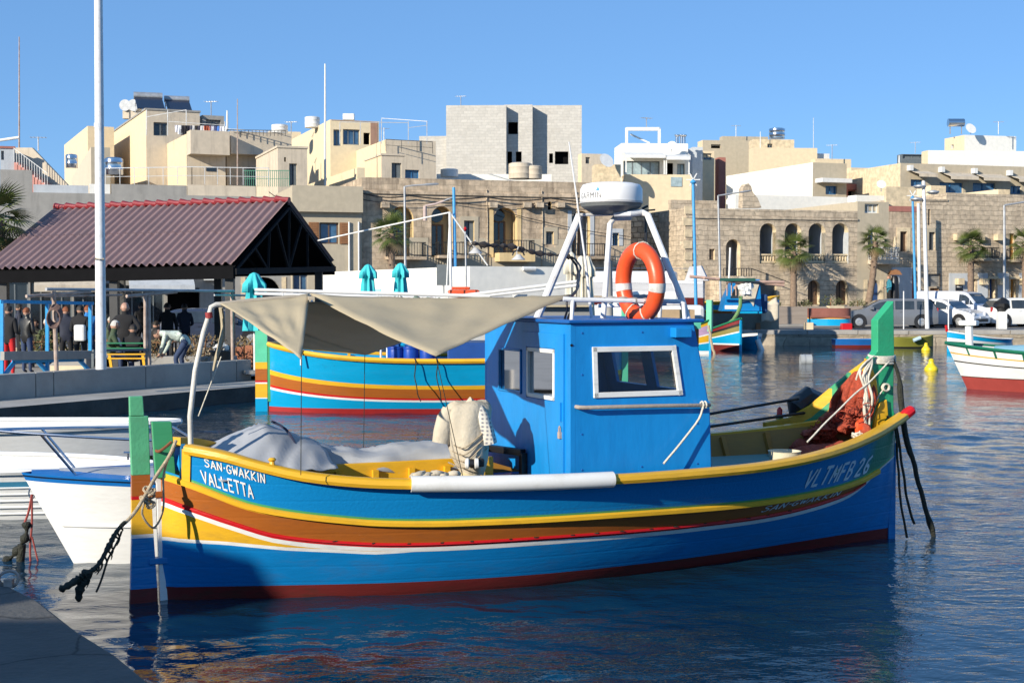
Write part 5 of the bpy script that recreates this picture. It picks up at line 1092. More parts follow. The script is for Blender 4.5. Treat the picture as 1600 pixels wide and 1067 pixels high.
t = thing('terrace_pergola', 'thin metal pergola frame with bulbs over the yellow terrace', 'pergola', at(600,225,93)); o0 = t.location.copy(); g = MB()
for px,y0 in ((531,192),(563,190),(596,186),(638,190),(667,190)): g.bar(at(px,225,93),at(px,y0,93),.05,.05)
g.bar(at(531,191,93),at(638,192,93),.04,.04); g.bar(at(596,185,95),at(668,190,93),.04,.04); g.bar(at(638,200,93),at(668,196,93),.03,.03); g.build('pergola_frame', GALV, t, off=o0)
# unfinished concrete block
c = at(697,166,118); f = Frame((c.x,c.y,0), R(-2)); w1 = f.y(791,166,0).x
def cb(name,label,fr,x0,x1,ytop,z0,dep,m,holes):
    a,bb = fr.y(x0,ytop,0), fr.y(x1,ytop,0); B_ = Bld(name,label,fr,a.x,bb.x,z0,a.z,dep,m,'building'); 
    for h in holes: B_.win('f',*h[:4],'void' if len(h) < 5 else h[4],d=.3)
    return B_.finish()
cb('concrete_block_tower','tallest unfinished grey concrete building, front left bay',f,697,791,165,2,10,CONC,[])
f2 = Frame(f.world((0,1.1,0)),f.rz); cb('concrete_middle_bay','recessed middle bay of the unfinished concrete building with square openings',f2,788,832,164,2,6.4,CONC,[(794,191,809,210),(793,237,800,258),(806,237,815,257)])
f3 = Frame(f.world((0,2.5,0)),f.rz); cb('concrete_right_bay','right bay of the unfinished concrete building with a wide slot window',f3,829,909,165,2,7,CONC,[(867,237,888,257),(858,240,864,255)])
f4 = Frame(f.world((0,.8,0)),f.rz); cb('concrete_low_wing','lower stepped wing of the unfinished concrete building',f4,655,699,213,2,7,CONC,[])
f5 = Frame((*at(680,265,100).xy,0),R(2)); cb('white_roof_parapet','low white parapet roof in front of the concrete building',f5,682,862,272,2,6,WHP,[])
for (px,py,r_,h,lab) in ((702,277,.6,.55,'low white water tank at the left of the white parapet'),(813,280,.8,1.1,'grey round water tank before the concrete building'),(833,280,.6,.9,'smaller grey tank next to the big round tank')): tank(px,py,97,r_,h,CREAMD if 'grey' in lab else FRW,lab)
b = hillb('stone_dish_block', 'yellow stone rooftop block with a satellite dish', 925, 930, 970, 257, 100, 5, YST); b.finish()
# white modern house
b = hillb('white_terrace_house', 'white modern house with glazed balconies, plants and pergola', 960, 971, 1075, 224, 104, 4, WHP, WHP); b.rev = WHP
b.win('f',974,252,1031,276,'win',pane=GBALC,frame=FRG,bars=3); b.win('f',1042,255,1052,276,'void'); b.win('f',1058,256,1070,276,'win',pane=GBALC); b.win('f',1048,306,1057,324,'win',frame=FRW,pane=GBALC,surround=GREYP); 
p,q = b.fp(971,324),b.fp(1074,276); b.part(MB().box((p[0],-1.6,b.z0),(q[0],-1.5,q[1])), 'lower_wall', CREAM); b.part(MB().box((p[0],-1.5,q[1]-.2),(q[0],-.003,q[1]-.05)), 'balcony_floor', CREAM)
b.part(MB().box((p[0],-1.5,b.z0),(p[0]+.1,-.003,q[1])), 'lower_side', CREAM)
for x0,x1,yt in ((972,1033,243),(1034,1071,246)):
    u0,u1,zt = b.fp(x0,yt)[0],b.fp(x1,yt)[0],b.fp(x0,yt)[1]; b.part(MB().add([(u0,-.01,zt+.25),(u1,-.01,zt+.25),(u1,-1.9,zt-.15),(u0,-1.9,zt-.15),(u0,-1.9,zt-.35),(u1,-1.9,zt-.35)], [(0,1,2,3),(3,2,5,4)]), 'balcony_awning', FRW, solid=.04)
    for u in (u0+.05,u1-.05): b.part(MB().bar((u,-1.6,zt-.2),(u,-1.6,q[1]),.09,.09), 'awning_post', FRW)
u0,u1 = b.fp(1043,0)[0],b.fp(1060,0)[0]; b.part(MB().box((u0,-1.66,b.fp(0,289)[1]),(u1,-1.62,b.fp(0,274)[1])), 'glass_panel', GBALC)
b.finish()
t = thing('roof_pergola', 'white steel pergola on top of the white terrace house', 'pergola', at(1003,225,105)); o0 = t.location.copy(); g = MB()
for D in (105,108):
    for px in (979,1030): g.bar(at(px,226,D),at(px,202,D),.2,.2)
    g.bar(at(979,202,D),at(1030,202,D),.22,.25)
for px in (979,1030): g.bar(at(px,202,105),at(px,202,108),.2,.2)
g.bar(at(985,210,106),at(1015,224,106),.12,.12); g.build('pergola_frame', FRW, t, off=o0)
for k,(px,py) in enumerate(((1058,211),(1065,210),(1069,210))):
    p = at(px,225,106); g = MB(); g.lathe([(.12,0),(.12,.5),(.09,.5),(.2,.62),(.2,.68),(.02,.72)], (0,0,0), 12); o = g.build('chimney_cowl', STEEL, None, smooth=True); o.location = p; tag(o,['small steel chimney cowl standing alone near the roof pergola','steel chimney cowl, middle one of the pair and single','steel chimney cowl closest to the edge of the white roof'][k],'chimney','chimney cowls on the white house')
b = hillb('side_balcony_house', 'pale house with red balcony screens, right of the white terrace house', 1075, 1082, 1098, 230, 108, 4, BLUP); b.finish()
b = hillb('cream_balcony_house', 'narrow cream house with balcony behind the blue pole', 1080, 1096, 1116, 236, 110, 8, CREAM); b.win('f',1099,240,1112,250,'win',pane=BLWIN); b.finish()
b = hillb('brick_red_box', 'dark red rooftop shed beside the cream balcony house', 1120, 1123, 1134, 246, 112, 8, PINK,cat='shed'); b.finish()
b = hillb('beige_block_house', 'beige block house with an open square gap on the hill crest', 1090, 1098, 1178, 219, 128, 8, BEIG, CREAM); b.win('f',1111,226,1126,232,'void'); b.finish()
b = hillb('beige_back_wall', 'plain beige stepped wall on the hill crest', 1125, 1129, 1200, 213, 135, 8, BEIG); b.finish()
b = hillb('beige_crest_house', 'wide beige house with one small window on the hill crest', 1170, 1177, 1277, 231, 120, 4, CREAM, CREAM); b.finish()
b = hillb('beige_crest_room', 'beige top room with a steel tank on its roof', 1170, 1177, 1241, 218, 123, 4, YST); b.win('f',1199,225,1207,231,'win'); b.finish()
tank(1214,217,124,.7,.9,STEEL,'steel water tank on the beige top room')
b = hillb('white_wall_house', 'large house with blank white side wall and brown front', 1135, 1270, 1323, 254, 96, 20, OLD2, WHP); b.sm = WHP; b.wm = BEIG; b.win('f',1290,291,1308,304,'win',frame=FRB,pane=BLWIN); 
p,q = b.fp(1274,286),b.fp(1320,281); b.part(MB().box((p[0],-.9,p[1]),(q[0],-.003,q[1])), 'awning_box', FRW); b.finish()
b = hillb('white_low_roof', 'low bright white parapet above the arcaded house', 1140, 1149, 1337, 304, 90, 19, WHP, WHP, 'house'); b.finish()
b = hillb('white_low_annex', 'small white parapet annex above the grey plaster house', 1330, 1338, 1385, 305, 91, 19, WHP, WHP, 'house'); b.finish()
b = hillb('red_shadow_house', 'dull red low house tucked between the white wall and the cream house', 1318, 1321, 1356, 287, 99, 18, PINK); b.win('f',1325,297,1343,308,'void'); b.finish()
b = hillb('cream_step_house', 'cream stepped house with a dark solar rack on its roof', 1270, 1274, 1330, 248, 118, 10, CREAM); b.finish()
b = hillb('cream_awning_house', 'long cream and grey house with four blue windows under awnings', 1312, 1407, 1660, 255, 94, 17, BEIG, YST); b.sm = YST
for (x0,y0,x1,y1) in ((1423,281,1442,291),(1468,286,1505,301),(1520,287,1555,300),(1579,291,1596,303)): b.win('f',x0,y0,x1,y1,'win',frame=FRB,pane=BLWIN,bars=1)
for (x0,y0,x1,y1) in ((1422,268,1450,277),(1471,271,1514,281),(1522,273,1563,283),(1577,276,1615,285)):
    p,q = b.fp(x0,y1),b.fp(x1,y0); b.part(MB().add([(p[0],-.01,q[1]),(q[0],-.01,q[1]),(q[0],-1.1,p[1]+.15),(p[0],-1.1,p[1]+.15),(p[0],-1.1,p[1]-.05),(q[0],-1.1,p[1]-.05)], [(0,1,2,3),(3,2,5,4)]), 'window_awning', CREAMD, solid=.03)
    b.part(MB().box((p[0]-.25,-.4,q[1]),(p[0],-.003,q[1]+.35)), 'wall_lamp', FRW)
b.finish()
b = hillb('white_crest_house', 'big white house on the crest at the right with a stepped roof', 1440, 1450, 1660, 235, 120, 6, WHP, CREAM); b.finish()
b = hillb('white_crest_tower', 'white top storey with cream end wall, highest block on the right', 1476, 1507, 1588, 211, 123, 14, WHP, CREAM); b.win('s',1486,226,1490,233,'void'); b.finish()
b = hillb('glass_roof_room', 'low dark glazed rooftop room left of the white crest house', 1406, 1409, 1442, 241, 125, 8, GRYD); b.win('f',1411,242,1441,248,'win'); b.finish()
b = hillb('sunlit_annex', 'sunlit cream annex wall right of the blue lamp pole', 1385, 1455, 1478, 290, 88, 17, YST, YELP, 'house'); b.finish()
b = hillb('low_cream_annex', 'low cream gable behind the long stone block house', 1500, 1560, 1578, 296, 88, 17, YST, YELP, 'house'); b.finish()
t,p = rthing('roof_heater_tank', 'horizontal steel heater tank on stilts on the highest white roof', 'solar heater', 1497, 210, 124)
MB().tube([p+Vector((-.9,0,1.0)),p+Vector((.5,0,1.0))], .35, 14).build('tank', STEEL, t, off=p, smooth=True)
for dx in (-.7,.3): MB().bar(p+Vector((dx,0,0)),p+Vector((dx,0,.8)),.08,.08).build('leg', GALV, t, off=p)
# left houses
b = hillb('low_cream_house', 'low cream house with steel tanks behind the grey walls, far left', 60, 142, 172, 230, 84, 20, BEIG, CREAMD); b.finish()
b = hillb('pink_stair_house', 'pale house at the left edge with pink outside stairs', -60, 0, 22, 232, 76, 17, BLUP, BLUP); b.win('f',0,236,6,250,'win'); b.finish(coping=PINK)
t = thing('outside_staircase', 'pink outside staircase with cream side wall at the far left', 'staircase', at(50,292,76)); o0 = t.location.copy()
for k in range(10):
    a = at(22+k*5.2,254+k*3.9,76); MB().box((a.x,76,a.z-3),(a.x+.21,77.2,a.z)).build('step', mat('pink_step_paint', (.50,.23,.19), .8), t, off=o0)
q = [at(x,y,77.4) for x,y in ((22,231),(50,231),(112,296),(100,300),(22,300))]; MB().prism([(v.x,v.z) for v in q], lambda a,c,d: (a,d,c), 77.4, 77.7).build('side_wall', CREAMD, t, off=o0)
g = MB(); 
for k in range(14): a = at(22+k*4,253+k*3.0,76); g.bar(a, a+Vector((0,0,.75)), .02,.02)
g.bar(at(22,232,76),at(74,271,76),.03,.03); g.build('stair_rail', FRW, t, off=o0)
tank(112,263,78,.32,.75,STEEL,'small steel water tank in front of the low cream house'); tank(178,274,78,.50,.95,STEEL,'large steel water tank behind the white lamp mast')
# masts and poles on the roofs
def mast(name, label, px, yb, yt, D, r, m, cat='mast', lean=0, extra=None):
    p = at(px,yb,D); q = at(px+lean,yt,D); g = MB(); g.tube([(0,0,0), (q-p)*.5, q-p], [r,r*.85,r*.6], 8); o = g.build(name, m, None, smooth=True); o.location = p; return tag(o, label, cat)
mast('radio_mast','tall thin red and white radio mast at the far left against the sky',30,232,58,80,.05,RUST)
mast('flag_pole','tall thin pale flagpole on the yellow house, against the sky',508,290,100,84,.07,FRW)
mast('roof_antenna','thin rusty antenna pole above the laundry terrace',371,290,155,83,.04,RUST)
mast('short_white_pole','short white pole behind the laundry terrace',355,205,173,97,.08,FRW)
mast('thin_roof_pole','thin pole standing on the beige crest house',1188,232,206,122,.04,FRW); mast('thin_white_pole','small white pole on the cream awning house roof',1405,255,243,95,.05,FRW)
mast('thin_aerial','faint thin aerial on the crest left of the cream step house',1271,232,184,119,.03,GALV)
t = thing('left_antenna_arm', 'white horizontal rooftop arm at the left edge', 'antenna', at(0,218,78)); MB().tube([at(-10,221,78),at(30,215,78)], .08, 8).build('arm', FRW, t, off=t.location)
def dish(px, py, D, r, label, rz=0):
    p = at(px,py,D); g = MB(); M = Matrix.Rotation(R(62),3,'X'); M = Matrix.Rotation(rz,3,'Z')@M
    g.lathe([(.01,-.12*r*2),(.5*r,-.09*r*2),(r,0)], (0,0,.5), 16, M=M); t = thing('satellite_dish', label, 'satellite dish', p); g.build('dish', FRW, t, smooth=True); MB().bar((0,.05,0),(0,.05,.45),.05,.05).build('stand', GALV, t)
dish(948,262,99,.55,'white satellite dish on the yellow stone rooftop block', .5); dish(1049,238,103,.35,'small satellite dish on the white terrace house', -.4); dish(1377,300,92,.3,'small round dish above the grey plaster house'); dish(1517,210,122,.5,'white dish on the highest white roof',.3)
# roof railings
def rail(name, label, pts, h, m, n=8, cat='railing'):
    t = thing(name, label, cat, pts[0]); o0 = Vector(pts[0]); g = MB()
    for a,c in zip(pts, pts[1:]):
        a, c = Vector(a), Vector(c); g.bar(a+Vector((0,0,h)),c+Vector((0,0,h)),.04,.04); g.bar(a+Vector((0,0,h*.5)),c+Vector((0,0,h*.5)),.025,.025)
        for i in range(n+1): q = a.lerp(c,i/n); g.bar(q,q+Vector((0,0,h)),.03,.03)
    g.build('rail_bars', m, t, off=o0)
rail('terrace_railing','dark terrace railing on the balcony of the cream wing',[at(354,212,89),at(446,213,89)],.35,IRON,16)
rail('roof_railing','thin galvanised railing on the grey roofs behind the shelter',[at(165,290,74),at(300,288,74),at(420,290,74)],.9,GALV,6)
rail('green_mesh_fence','green diamond mesh fence on the roof below the small plaster hut',[at(380,292,79),at(452,292,79)],.9,mat('green_mesh', (.05,.2,.13), .6),22,'fence')
rail('terrace_frame_rail','thin dark terrace rail of the lower yellow wing',[at(603,236,92.5),at(676,240,92.5)],.75,IRON,3)
# cables across the facades
def cable(label, pts, sag=.3, r=.025, m=None):
    P = [ROW.y(px,py,-.25) for px,py in pts]; out = []
    for a,c in zip(P,P[1:]):
        for i in range(10): q = a.lerp(c,i/10); q.z -= sag*math.sin(math.pi*i/10); out.append(ROW.world(q))
    out.append(ROW.world(P[-1])); o0 = out[0]; o = MB().tube(out, r, 5).build('facade_cable', m or IRON, None, off=o0); o.location = o0; tag(o,label,'cable','cables along the house fronts')
cable('thick dark cable strung under the parapet of the brown stone palace',[(460,300),(565,302),(640,306),(760,308),(860,310),(985,314)],.15,.035)
cable('second dark cable strung just below the first on the stone palace',[(565,312),(700,314),(830,318),(985,325)],.2,.02)
cable('dark cable running over the four arches of the arcaded house',[(1075,346),(1190,347),(1330,345),(1390,348)],.12,.03)
cable('dark cable sagging across the long block house',[(1480,350),(1540,356),(1600,362),(1680,366)],.15,.035)
cable('lower cable sagging across the long block house',[(1480,360),(1550,368),(1680,375)],.2,.025)
cable('thin cable crossing the plain beige house',[(420,300),(470,318),(560,300)],.2,.02)
cable('thin diagonal cable on the lower part of the stone palace',[(770,320),(830,342),(985,370)],.1,.02)
for (nm_,lab_,xl,xc,xr,yt,D,m1,m2,ws) in (('cream_gap_house','cream house filling the gap right of the concrete building',904,909,945,240,112,CREAMD,CREAM,[(915,246,922,256)]),
  ('tan_back_house','tan house far behind between the yellow house and the concrete building',590,600,664,224,118,YST,CREAM,[(612,230,619,238),(640,230,648,238)]),
  ('pale_back_house','pale cream house behind the solar roof house',352,420,470,205,118,CREAM,CREAM,[(440,212,447,220)]),
  ('beige_left_house','beige house on the skyline between the white mast and the cream block',108,120,176,222,112,BEIG,CREAM,[(146,230,153,238)]),
  ('small_white_cube','small white rooftop cube beside the beige crest house',1272,1276,1296,240,121,WHP,WHP,[]),
  ('cream_ridge_house','cream ridge house behind the red shadow house',1318,1330,1410,262,112,CREAM,CREAM,[(1352,268,1360,276),(1376,268,1384,276)])):
    b = hillb(nm_,lab_,xl,xc,xr,yt,D,15,m1,m2)
    for w_ in ws: b.win('f',*w_,'win')
    b.finish()
for k,(px,yb,yt,D,lab_) in enumerate(((330,182,158,98,'grey penthouse'),(455,210,190,104,'pale yellow house left end'),(600,222,200,117,'tan back house'),(720,166,150,120,'left end of the concrete tower'),(1010,202,184,106,'white terrace house pergola'),(1150,214,196,134,'beige back wall'),(1300,250,226,117,'cream step house'),(1430,240,222,124,'glazed roof room'),(1560,210,190,122,'highest white roof'),(60,236,214,80,'low cream house on the left'))):
    p = at(px,yb,D); H_ = at(px,yt,D).z-p.z; t = thing('television_aerial','thin television aerial above the '+lab_,'aerial',p,rnd.uniform(-.5,.5),'rooftop aerials'); MB().tube([(0,0,0),(0,0,H_)],.035,6).build('mast', GALV, t)
    g = MB(); g.bar((-.45,0,H_*.95),(.45,0,H_*.95),.03,.03)
    for j in range(5): g.bar((-.4+.2*j,-.28,H_*.95),(-.4+.2*j,.28,H_*.95),.02,.02)
    g.build('antenna_bars', GALV, t)
# the white site hut behind the boats
c = at(734,416,50); f = Frame((c.x,c.y,0), R(25)); b = Bld('white_site_hut','plain white flat-roofed hut behind the teal parasols, one side in shade',f,0,f.y(905,416,0).x,.5,c.z,f.x(502,424,0).y,WHP,'hut',WHP); b.rev = WHP
p = b.sp_(590,470); b.part(MB().box((-.06,p[0]-.5,p[1]-.4),(-.003,p[0]+.5,p[1]+.5)), 'meter_cabinet', mat('pale_blue_cabinet', (.35,.62,.75), .5))
q = b.fp(815,420); b.part(MB().tube([(q[0],-.1,q[1]),(q[0]+.5,-.1,q[1])], .08, 8), 'wall_lamp', FRW, smooth=True)
b.finish()
# ---------------------------------------------------------------- ground, quays
hg = MB(); hg.grid(30,20,lambda u,v: (-120+300*u, 88+160*v, .5+ (9*v if v < .5 else 4.5) +1.2*noise.noise(Vector((u*6,v*6,0)))))
tag(hg.build('hillside', BEIG, None, smooth=True), kind='structure')
fq = MB(); E0 = [atz(1090,545,0), atz(1200,541,0), atz(1700,541,0)]
pl_ = [(-14,47),(-1,48),(6,50),(12.0,59.5),(17,66),(60,66),(120,66),(120,240),(-120,240),(-120,40),(-14,44)]
far_edge = [(-4.6,38),(3,55),(8,61.6),(11.2,64.6),(30,65),(120,68)]
poly = far_edge+[(120,240),(-150,240),(-150,46),(-6,46)]
fq.prism(poly, lambda a,b_,d: (a,b_,d), -1, .66); tag(fq.build('far_quay', [QST], None), kind='structure')
top = MB(); top.add([(a,b_,.664) for a,b_ in poly], [tuple(range(len(poly)))]); tag(top.build('quay_road', mat('pale_asphalt', (.17,.16,.15), .9, var=.2, scale=.4, bump=.2, dirt=.3, dscale=.5), None), kind='structure')
# kerb strip of pale stone along the quay edge
ks = MB()
for (a,c) in zip(far_edge[:-1],far_edge[1:]):
    a, c = Vector((*a,0)), Vector((*c,0)); d = (c-a).normalized(); nn = Vector((-d.y,d.x,0)); L = (c-a).length; k = max(1,int(L/2.2))
    for i in range(k):
        p,q = a.lerp(c,(i+.01)/k), a.lerp(c,(i+.99)/k); j = rnd.uniform(-.015,.015); e = nn*(-.04)
        s_ = MB(); s_.add([p+e+Vector((0,0,.52)),q+e+Vector((0,0,.52)),q+nn*.9+Vector((0,0,.52)),p+nn*.9+Vector((0,0,.52)),p+e+Vector((0,0,.70+j)),q+e+Vector((0,0,.70+j)),q+nn*.9+Vector((0,0,.70+j)),p+nn*.9+Vector((0,0,.70+j))],
          [(0,1,5,4),(1,2,6,5),(2,3,7,6),(3,0,4,7),(4,5,6,7)]); s_.build('edge_stone', CONQ, bpy.data.objects['far_quay'])
# raised pavement with its wall behind the cars
w0 = ROW.world((35,-3.6,0)); rw = thing('retaining_wall', 'long pinkish retaining wall behind the parked cars, below the arcaded house', 'wall', (w0.x,w0.y,.66), R(17)); fw = Frame((w0.x,w0.y,0), R(17))
for (x0,x1,m_) in ((1160,1293,'a'),(1296,1320,'b'),(1320,1480,'a'),(1480,1700,'a')):
    p,q = fw.y(x0,475,0),fw.y(x1,475,0); MB().box((p.x,0,0),(q.x-.02,.35,1.02 if m_ == 'a' else 1.05)).build('wall_section', mat('pinkish_wall', (.34,.28,.23), .9, var=.12, scale=1, stretch=(.3,1,4), bump=.2, dirt=.3) if m_ == 'a' else CREAM, rw)
MB().box((fw.y(1150,500,0).x,.0-1.2,0),(fw.y(1700,500,0).x,-.05,.10)).build('kerb', CONQ, rw)
pv_ = MB(); q0,q1 = fw.y(1150,475,0).x, fw.y(1720,475,0).x; pp = [fw.world((q0,.3,1.66)),fw.world((q1,.3,1.66)),fw.world((q1,4,1.66)),fw.world((q0,4,1.66))]; pv_.add(pp, [(0,1,2,3)]); tag(pv_.build('upper_pavement', CONQ), kind='structure')
# left quay with ledge and low wall
LQ = [( -9.5,12.5)]
e0, e1 = atz(-60,671,0), atz(397,626,0); dq = (e1-e0).normalized(); nq = Vector((-dq.y,dq.x,0))
if nq.y < 0: nq = -nq
def lq(u, v, z): p = e0+dq*u+nq*v; return Vector((p.x,p.y,z))
LU = (e1-e0).length
led = MB(); U0 = -14; U1 = LU+3.
led.add([lq(U0,0,-1),lq(U1,0,-1),lq(U1,0,.33),lq(U0,0,.33),lq(U0,1.6,.33),lq(U1,1.6,.33),lq(U1,12,-1),lq(U1,12,.33)], [(0,1,2,3)],1)
led.add([lq(U0,0,.33),lq(U1,0,.33),lq(U1,1.7,.33),lq(U0,1.7,.33)], [(0,1,2,3)],0); led.add([lq(U1,0,-1),lq(U1,14,-1),lq(U1,14,.33),lq(U1,0,.33)], [(0,1,2,3)],1)
tag(led.build('quay_ledge', [CONQ, mat('wet_dark_quay_face', (.07,.068,.06), .7, var=.4, scale=1.5, bump=.6, bscale=8, dirt=.6, dirtcol=(.02,.02,.018), dscale=1.2)]), kind='structure')
pr_ = MB(); pr_.add([lq(U0-60,1.65,.42),lq(U1,1.65,.42),lq(U1,14,.42),(3,52,.42),(3,70,.42),(-120,70,.42)], [(0,1,2,3,4,5)]); tag(pr_.build('promenade', CONQ), kind='structure')
pw = thing('promenade_wall', 'low grey concrete wall along the promenade behind the rowing boats', 'wall', lq(0,1.6,.33), math.atan2(dq.y,dq.x))
us = [-14,-8,-3.2,-.2]; xq = [Frame(lq(0,1.6,0), math.atan2(dq.y,dq.x)).y(px,590,0).x for px in (-300,-120,56,84,228,330,370,393)]; WF = Frame(lq(0,1.6,0), math.atan2(dq.y,dq.x))
for a,c in zip(xq, xq[1:]): MB().box((a+.01,0,.0),(c-.01,.28,.50)).build('wall_section', CONQ, pw, bevel=.01)
# near quay corner at the bottom left
nq_ = MB(); pts = [atz(-60,880,.33),atz(0,908,.33),atz(60,938,.33),atz(120,985,.33),atz(180,1022,.33),atz(245,1075,.33),atz(330,1150,.33)]; pts = [(p.x+.0,p.y) for p in pts]+[(-1.2,-4),(-12,-4),(-12,8.0)]
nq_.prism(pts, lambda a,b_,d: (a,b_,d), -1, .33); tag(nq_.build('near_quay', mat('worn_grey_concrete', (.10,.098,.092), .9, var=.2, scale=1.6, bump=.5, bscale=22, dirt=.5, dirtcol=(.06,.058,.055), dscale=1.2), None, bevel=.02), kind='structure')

# added hut, out of view on the near quay, shaped to throw the shade on the quay corner and on the stern
hk = thing('added_shade_hut','plain concrete hut with a taller narrow block, added out of view on the near quay to cast shade','hut',(-14,-6,0))
MB().box((-6,-9,0),(5.2,7.0,4.3)).build('wall', CONQ, hk); MB().box((-6.2,-9.2,4.303),(5.3,7.2,4.45)).build('roof', CONQ, hk)
MB().box((5.15,-4,.6),(5.26,-3,2.7)).build('door', BLUD, hk); MB().box((5.15,0,1.4),(5.26,1.4,2.4)).build('window', WIN, hk)
kx, ky = -11.5, 1.2; ux_, uy_ = -.729, .685; vx_, vy_ = -.685, -.729
cor = [(kx,ky),(kx+1.2*ux_,ky+1.2*uy_),(kx+1.2*ux_+4*vx_,ky+1.2*uy_+4*vy_),(kx+4*vx_,ky+4*vy_)]
MB().prism([(a+14,b_+6) for a,b_ in cor],lambda a,b_,d:(a,b_,d),0,5.5).build('stern_shade_block', GREYP, hk)  # narrow block turned to the sun, added to shade the lower stern only
tag(MB().box((-60,-30,-1),(-3,-3.9,.326)).build('near_quay_apron', CONQ), kind='structure'); tag(MB().box((-60,-3.898,-1),(-12.002,10,.326)).build('near_quay_apron', CONQ), kind='structure')

mr_ = thing('mooring_ring','rusty iron mooring ring on the edge of the near quay corner','mooring ring',atz(14,915,.33)); MB().tube([(.07*math.cos(k*.52),.02*math.sin(k*.9),.05+.06*math.sin(k*.52)) for k in range(12)],.012,8,closed=True).build('ring', RUST, mr_, smooth=True); MB().box((-.03,-.03,-.01),(.03,.03,.05)).build('eye_bolt', RUST, mr_)
def cracks(m):
    nn = m.node_tree.nodes; l = m.node_tree.links; p = nn['Principled BSDF']; tc = nn.new('ShaderNodeTexCoord'); ns = nn.new('ShaderNodeTexNoise'); ns.inputs['Scale'].default_value = 1.5; ns.inputs['Detail'].default_value = 6; l.new(tc.outputs['Object'], ns.inputs[0])
    mxv = nn.new('ShaderNodeMix'); mxv.data_type = 'VECTOR'; mxv.inputs[0].default_value = .25; l.new(tc.outputs['Object'], mxv.inputs[4]); l.new(ns.outputs['Color'], mxv.inputs[5])
    v = nn.new('ShaderNodeTexVoronoi'); v.feature = 'DISTANCE_TO_EDGE'; v.inputs['Scale'].default_value = .9; l.new(mxv.outputs[1], v.inputs[0])
    mr = nn.new('ShaderNodeMapRange'); mr.inputs[1].default_value = .0; mr.inputs[2].default_value = .012; mr.inputs[3].default_value = .35; l.new(v.outputs[0], mr.inputs[0])
    old = p.inputs['Base Color'].links[0].from_socket; mu = nn.new('ShaderNodeMix'); mu.data_type = 'RGBA'; mu.blend_type = 'MULTIPLY'; mu.inputs[0].default_value = 1; l.new(old, mu.inputs[6]); l.new(mr.outputs[0], mu.inputs[7]); l.new(mu.outputs[2], p.inputs['Base Color'])
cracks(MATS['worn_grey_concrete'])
# ---------------------------------------------------------------- other boats
def plan(t, kind, full):
    if kind == 'point': return max(.012, (1-abs(2*t-1)**full)**.85)
    s = .62+.38*min(1, t/.45) if t < .45 else (1-((t-.45)/.55)**full)**.8
    return max(.012, s)
def small_boat(name, label, loc, rz, L, B, zs, bands, mats, kind='point', full=2.3, wlr=.62, rake=.0, inner=None, group=None, gun=None, gw=.05, cat='boat', bowflare=0., deckz=None, n=36):
    t_ = thing(name, label, cat, loc, rz, group)
    def y(t, z):
        s = zs(t); u = max(0, min(1.05, z/s)); return plan(t, kind, full)*B/2*(wlr+(1-wlr)*u**.8)
    def X(t, z): return L*t+rake*(z/zs(1))*max(0,(t-.55)/.45)**1.5
    m = MB(); nb = len(bands)
    for sg in (-1,1):
        rows = []
        for i in range(n+1):
            t = i/n; t = .5-.5*math.cos(math.pi*t); s = zs(t)
            zz = [s]+[b_[0](t) if callable(b_[0]) else (s*b_[0] if b_[0] > 0 else -b_[0]) for b_ in bands[:-1]]+[-.4]
            rows.append([(X(t,z), sg*(y(t,z) if z > -.2 else y(t,0)*.7), z) for z in zz])
        for i in range(n):
            for j in range(nb): m.add([rows[i][j],rows[i+1][j],rows[i+1][j+1],rows[i][j+1]], [(0,1,2,3)], bands[j][1])
        if kind != 'point' and sg == 1:
            zz = [zs(0)]+[(b_[0](0) if callable(b_[0]) else (zs(0)*b_[0] if b_[0] > 0 else -b_[0])) for b_ in bands[:-1]]+[-.4]
            for j in range(nb): m.add([(0,-y(0,zz[j]),zz[j]),(0,y(0,zz[j]),zz[j]),(0,y(0,max(0,zz[j+1])),zz[j+1]),(0,-y(0,max(0,zz[j+1])),zz[j+1])], [(0,1,2,3)], bands[j][1])
    h = m.build('hull', mats, t_, smooth=True, ang=45)
    bm = bmesh.new(); bm.from_mesh(h.data); bmesh.ops.remove_doubles(bm, verts=bm.verts, dist=.0005); bm.to_mesh(h.data); bm.free()
    if inner is not None:
        im = MB(); im.grid(n,6,lambda u,v: (X(.02+.95*u,zs(u)*.8), (2*v-1)*max(.01,y(.02+.95*u,zs(u))-.05), (deckz(u) if deckz else zs(.02+.95*u)*.6)+ (zs(.02+.95*u)-(deckz(u) if deckz else zs(.02+.95*u)*.6)-.02)*(abs(2*v-1) > .99)))
        im.build('inner_planking', inner, t_)
    if gun:
        for sg in (-1,1):
            m = MB(); pts = []
            for i in range(n+1):
                t = .5-.5*math.cos(math.pi*i/n); pts.append((X(t,zs(t)), sg*max(.02,y(t,zs(t))+.01), zs(t)))
            m.tube(pts, gw, 6); m.build('gunwale', gun, t_, smooth=True)
    t_['_']=0; del t_['_']
    return t_, X, y, zs
TEAL = paint('teal_blue_paint', (.004,.30,.56), .25, dirt=.1)
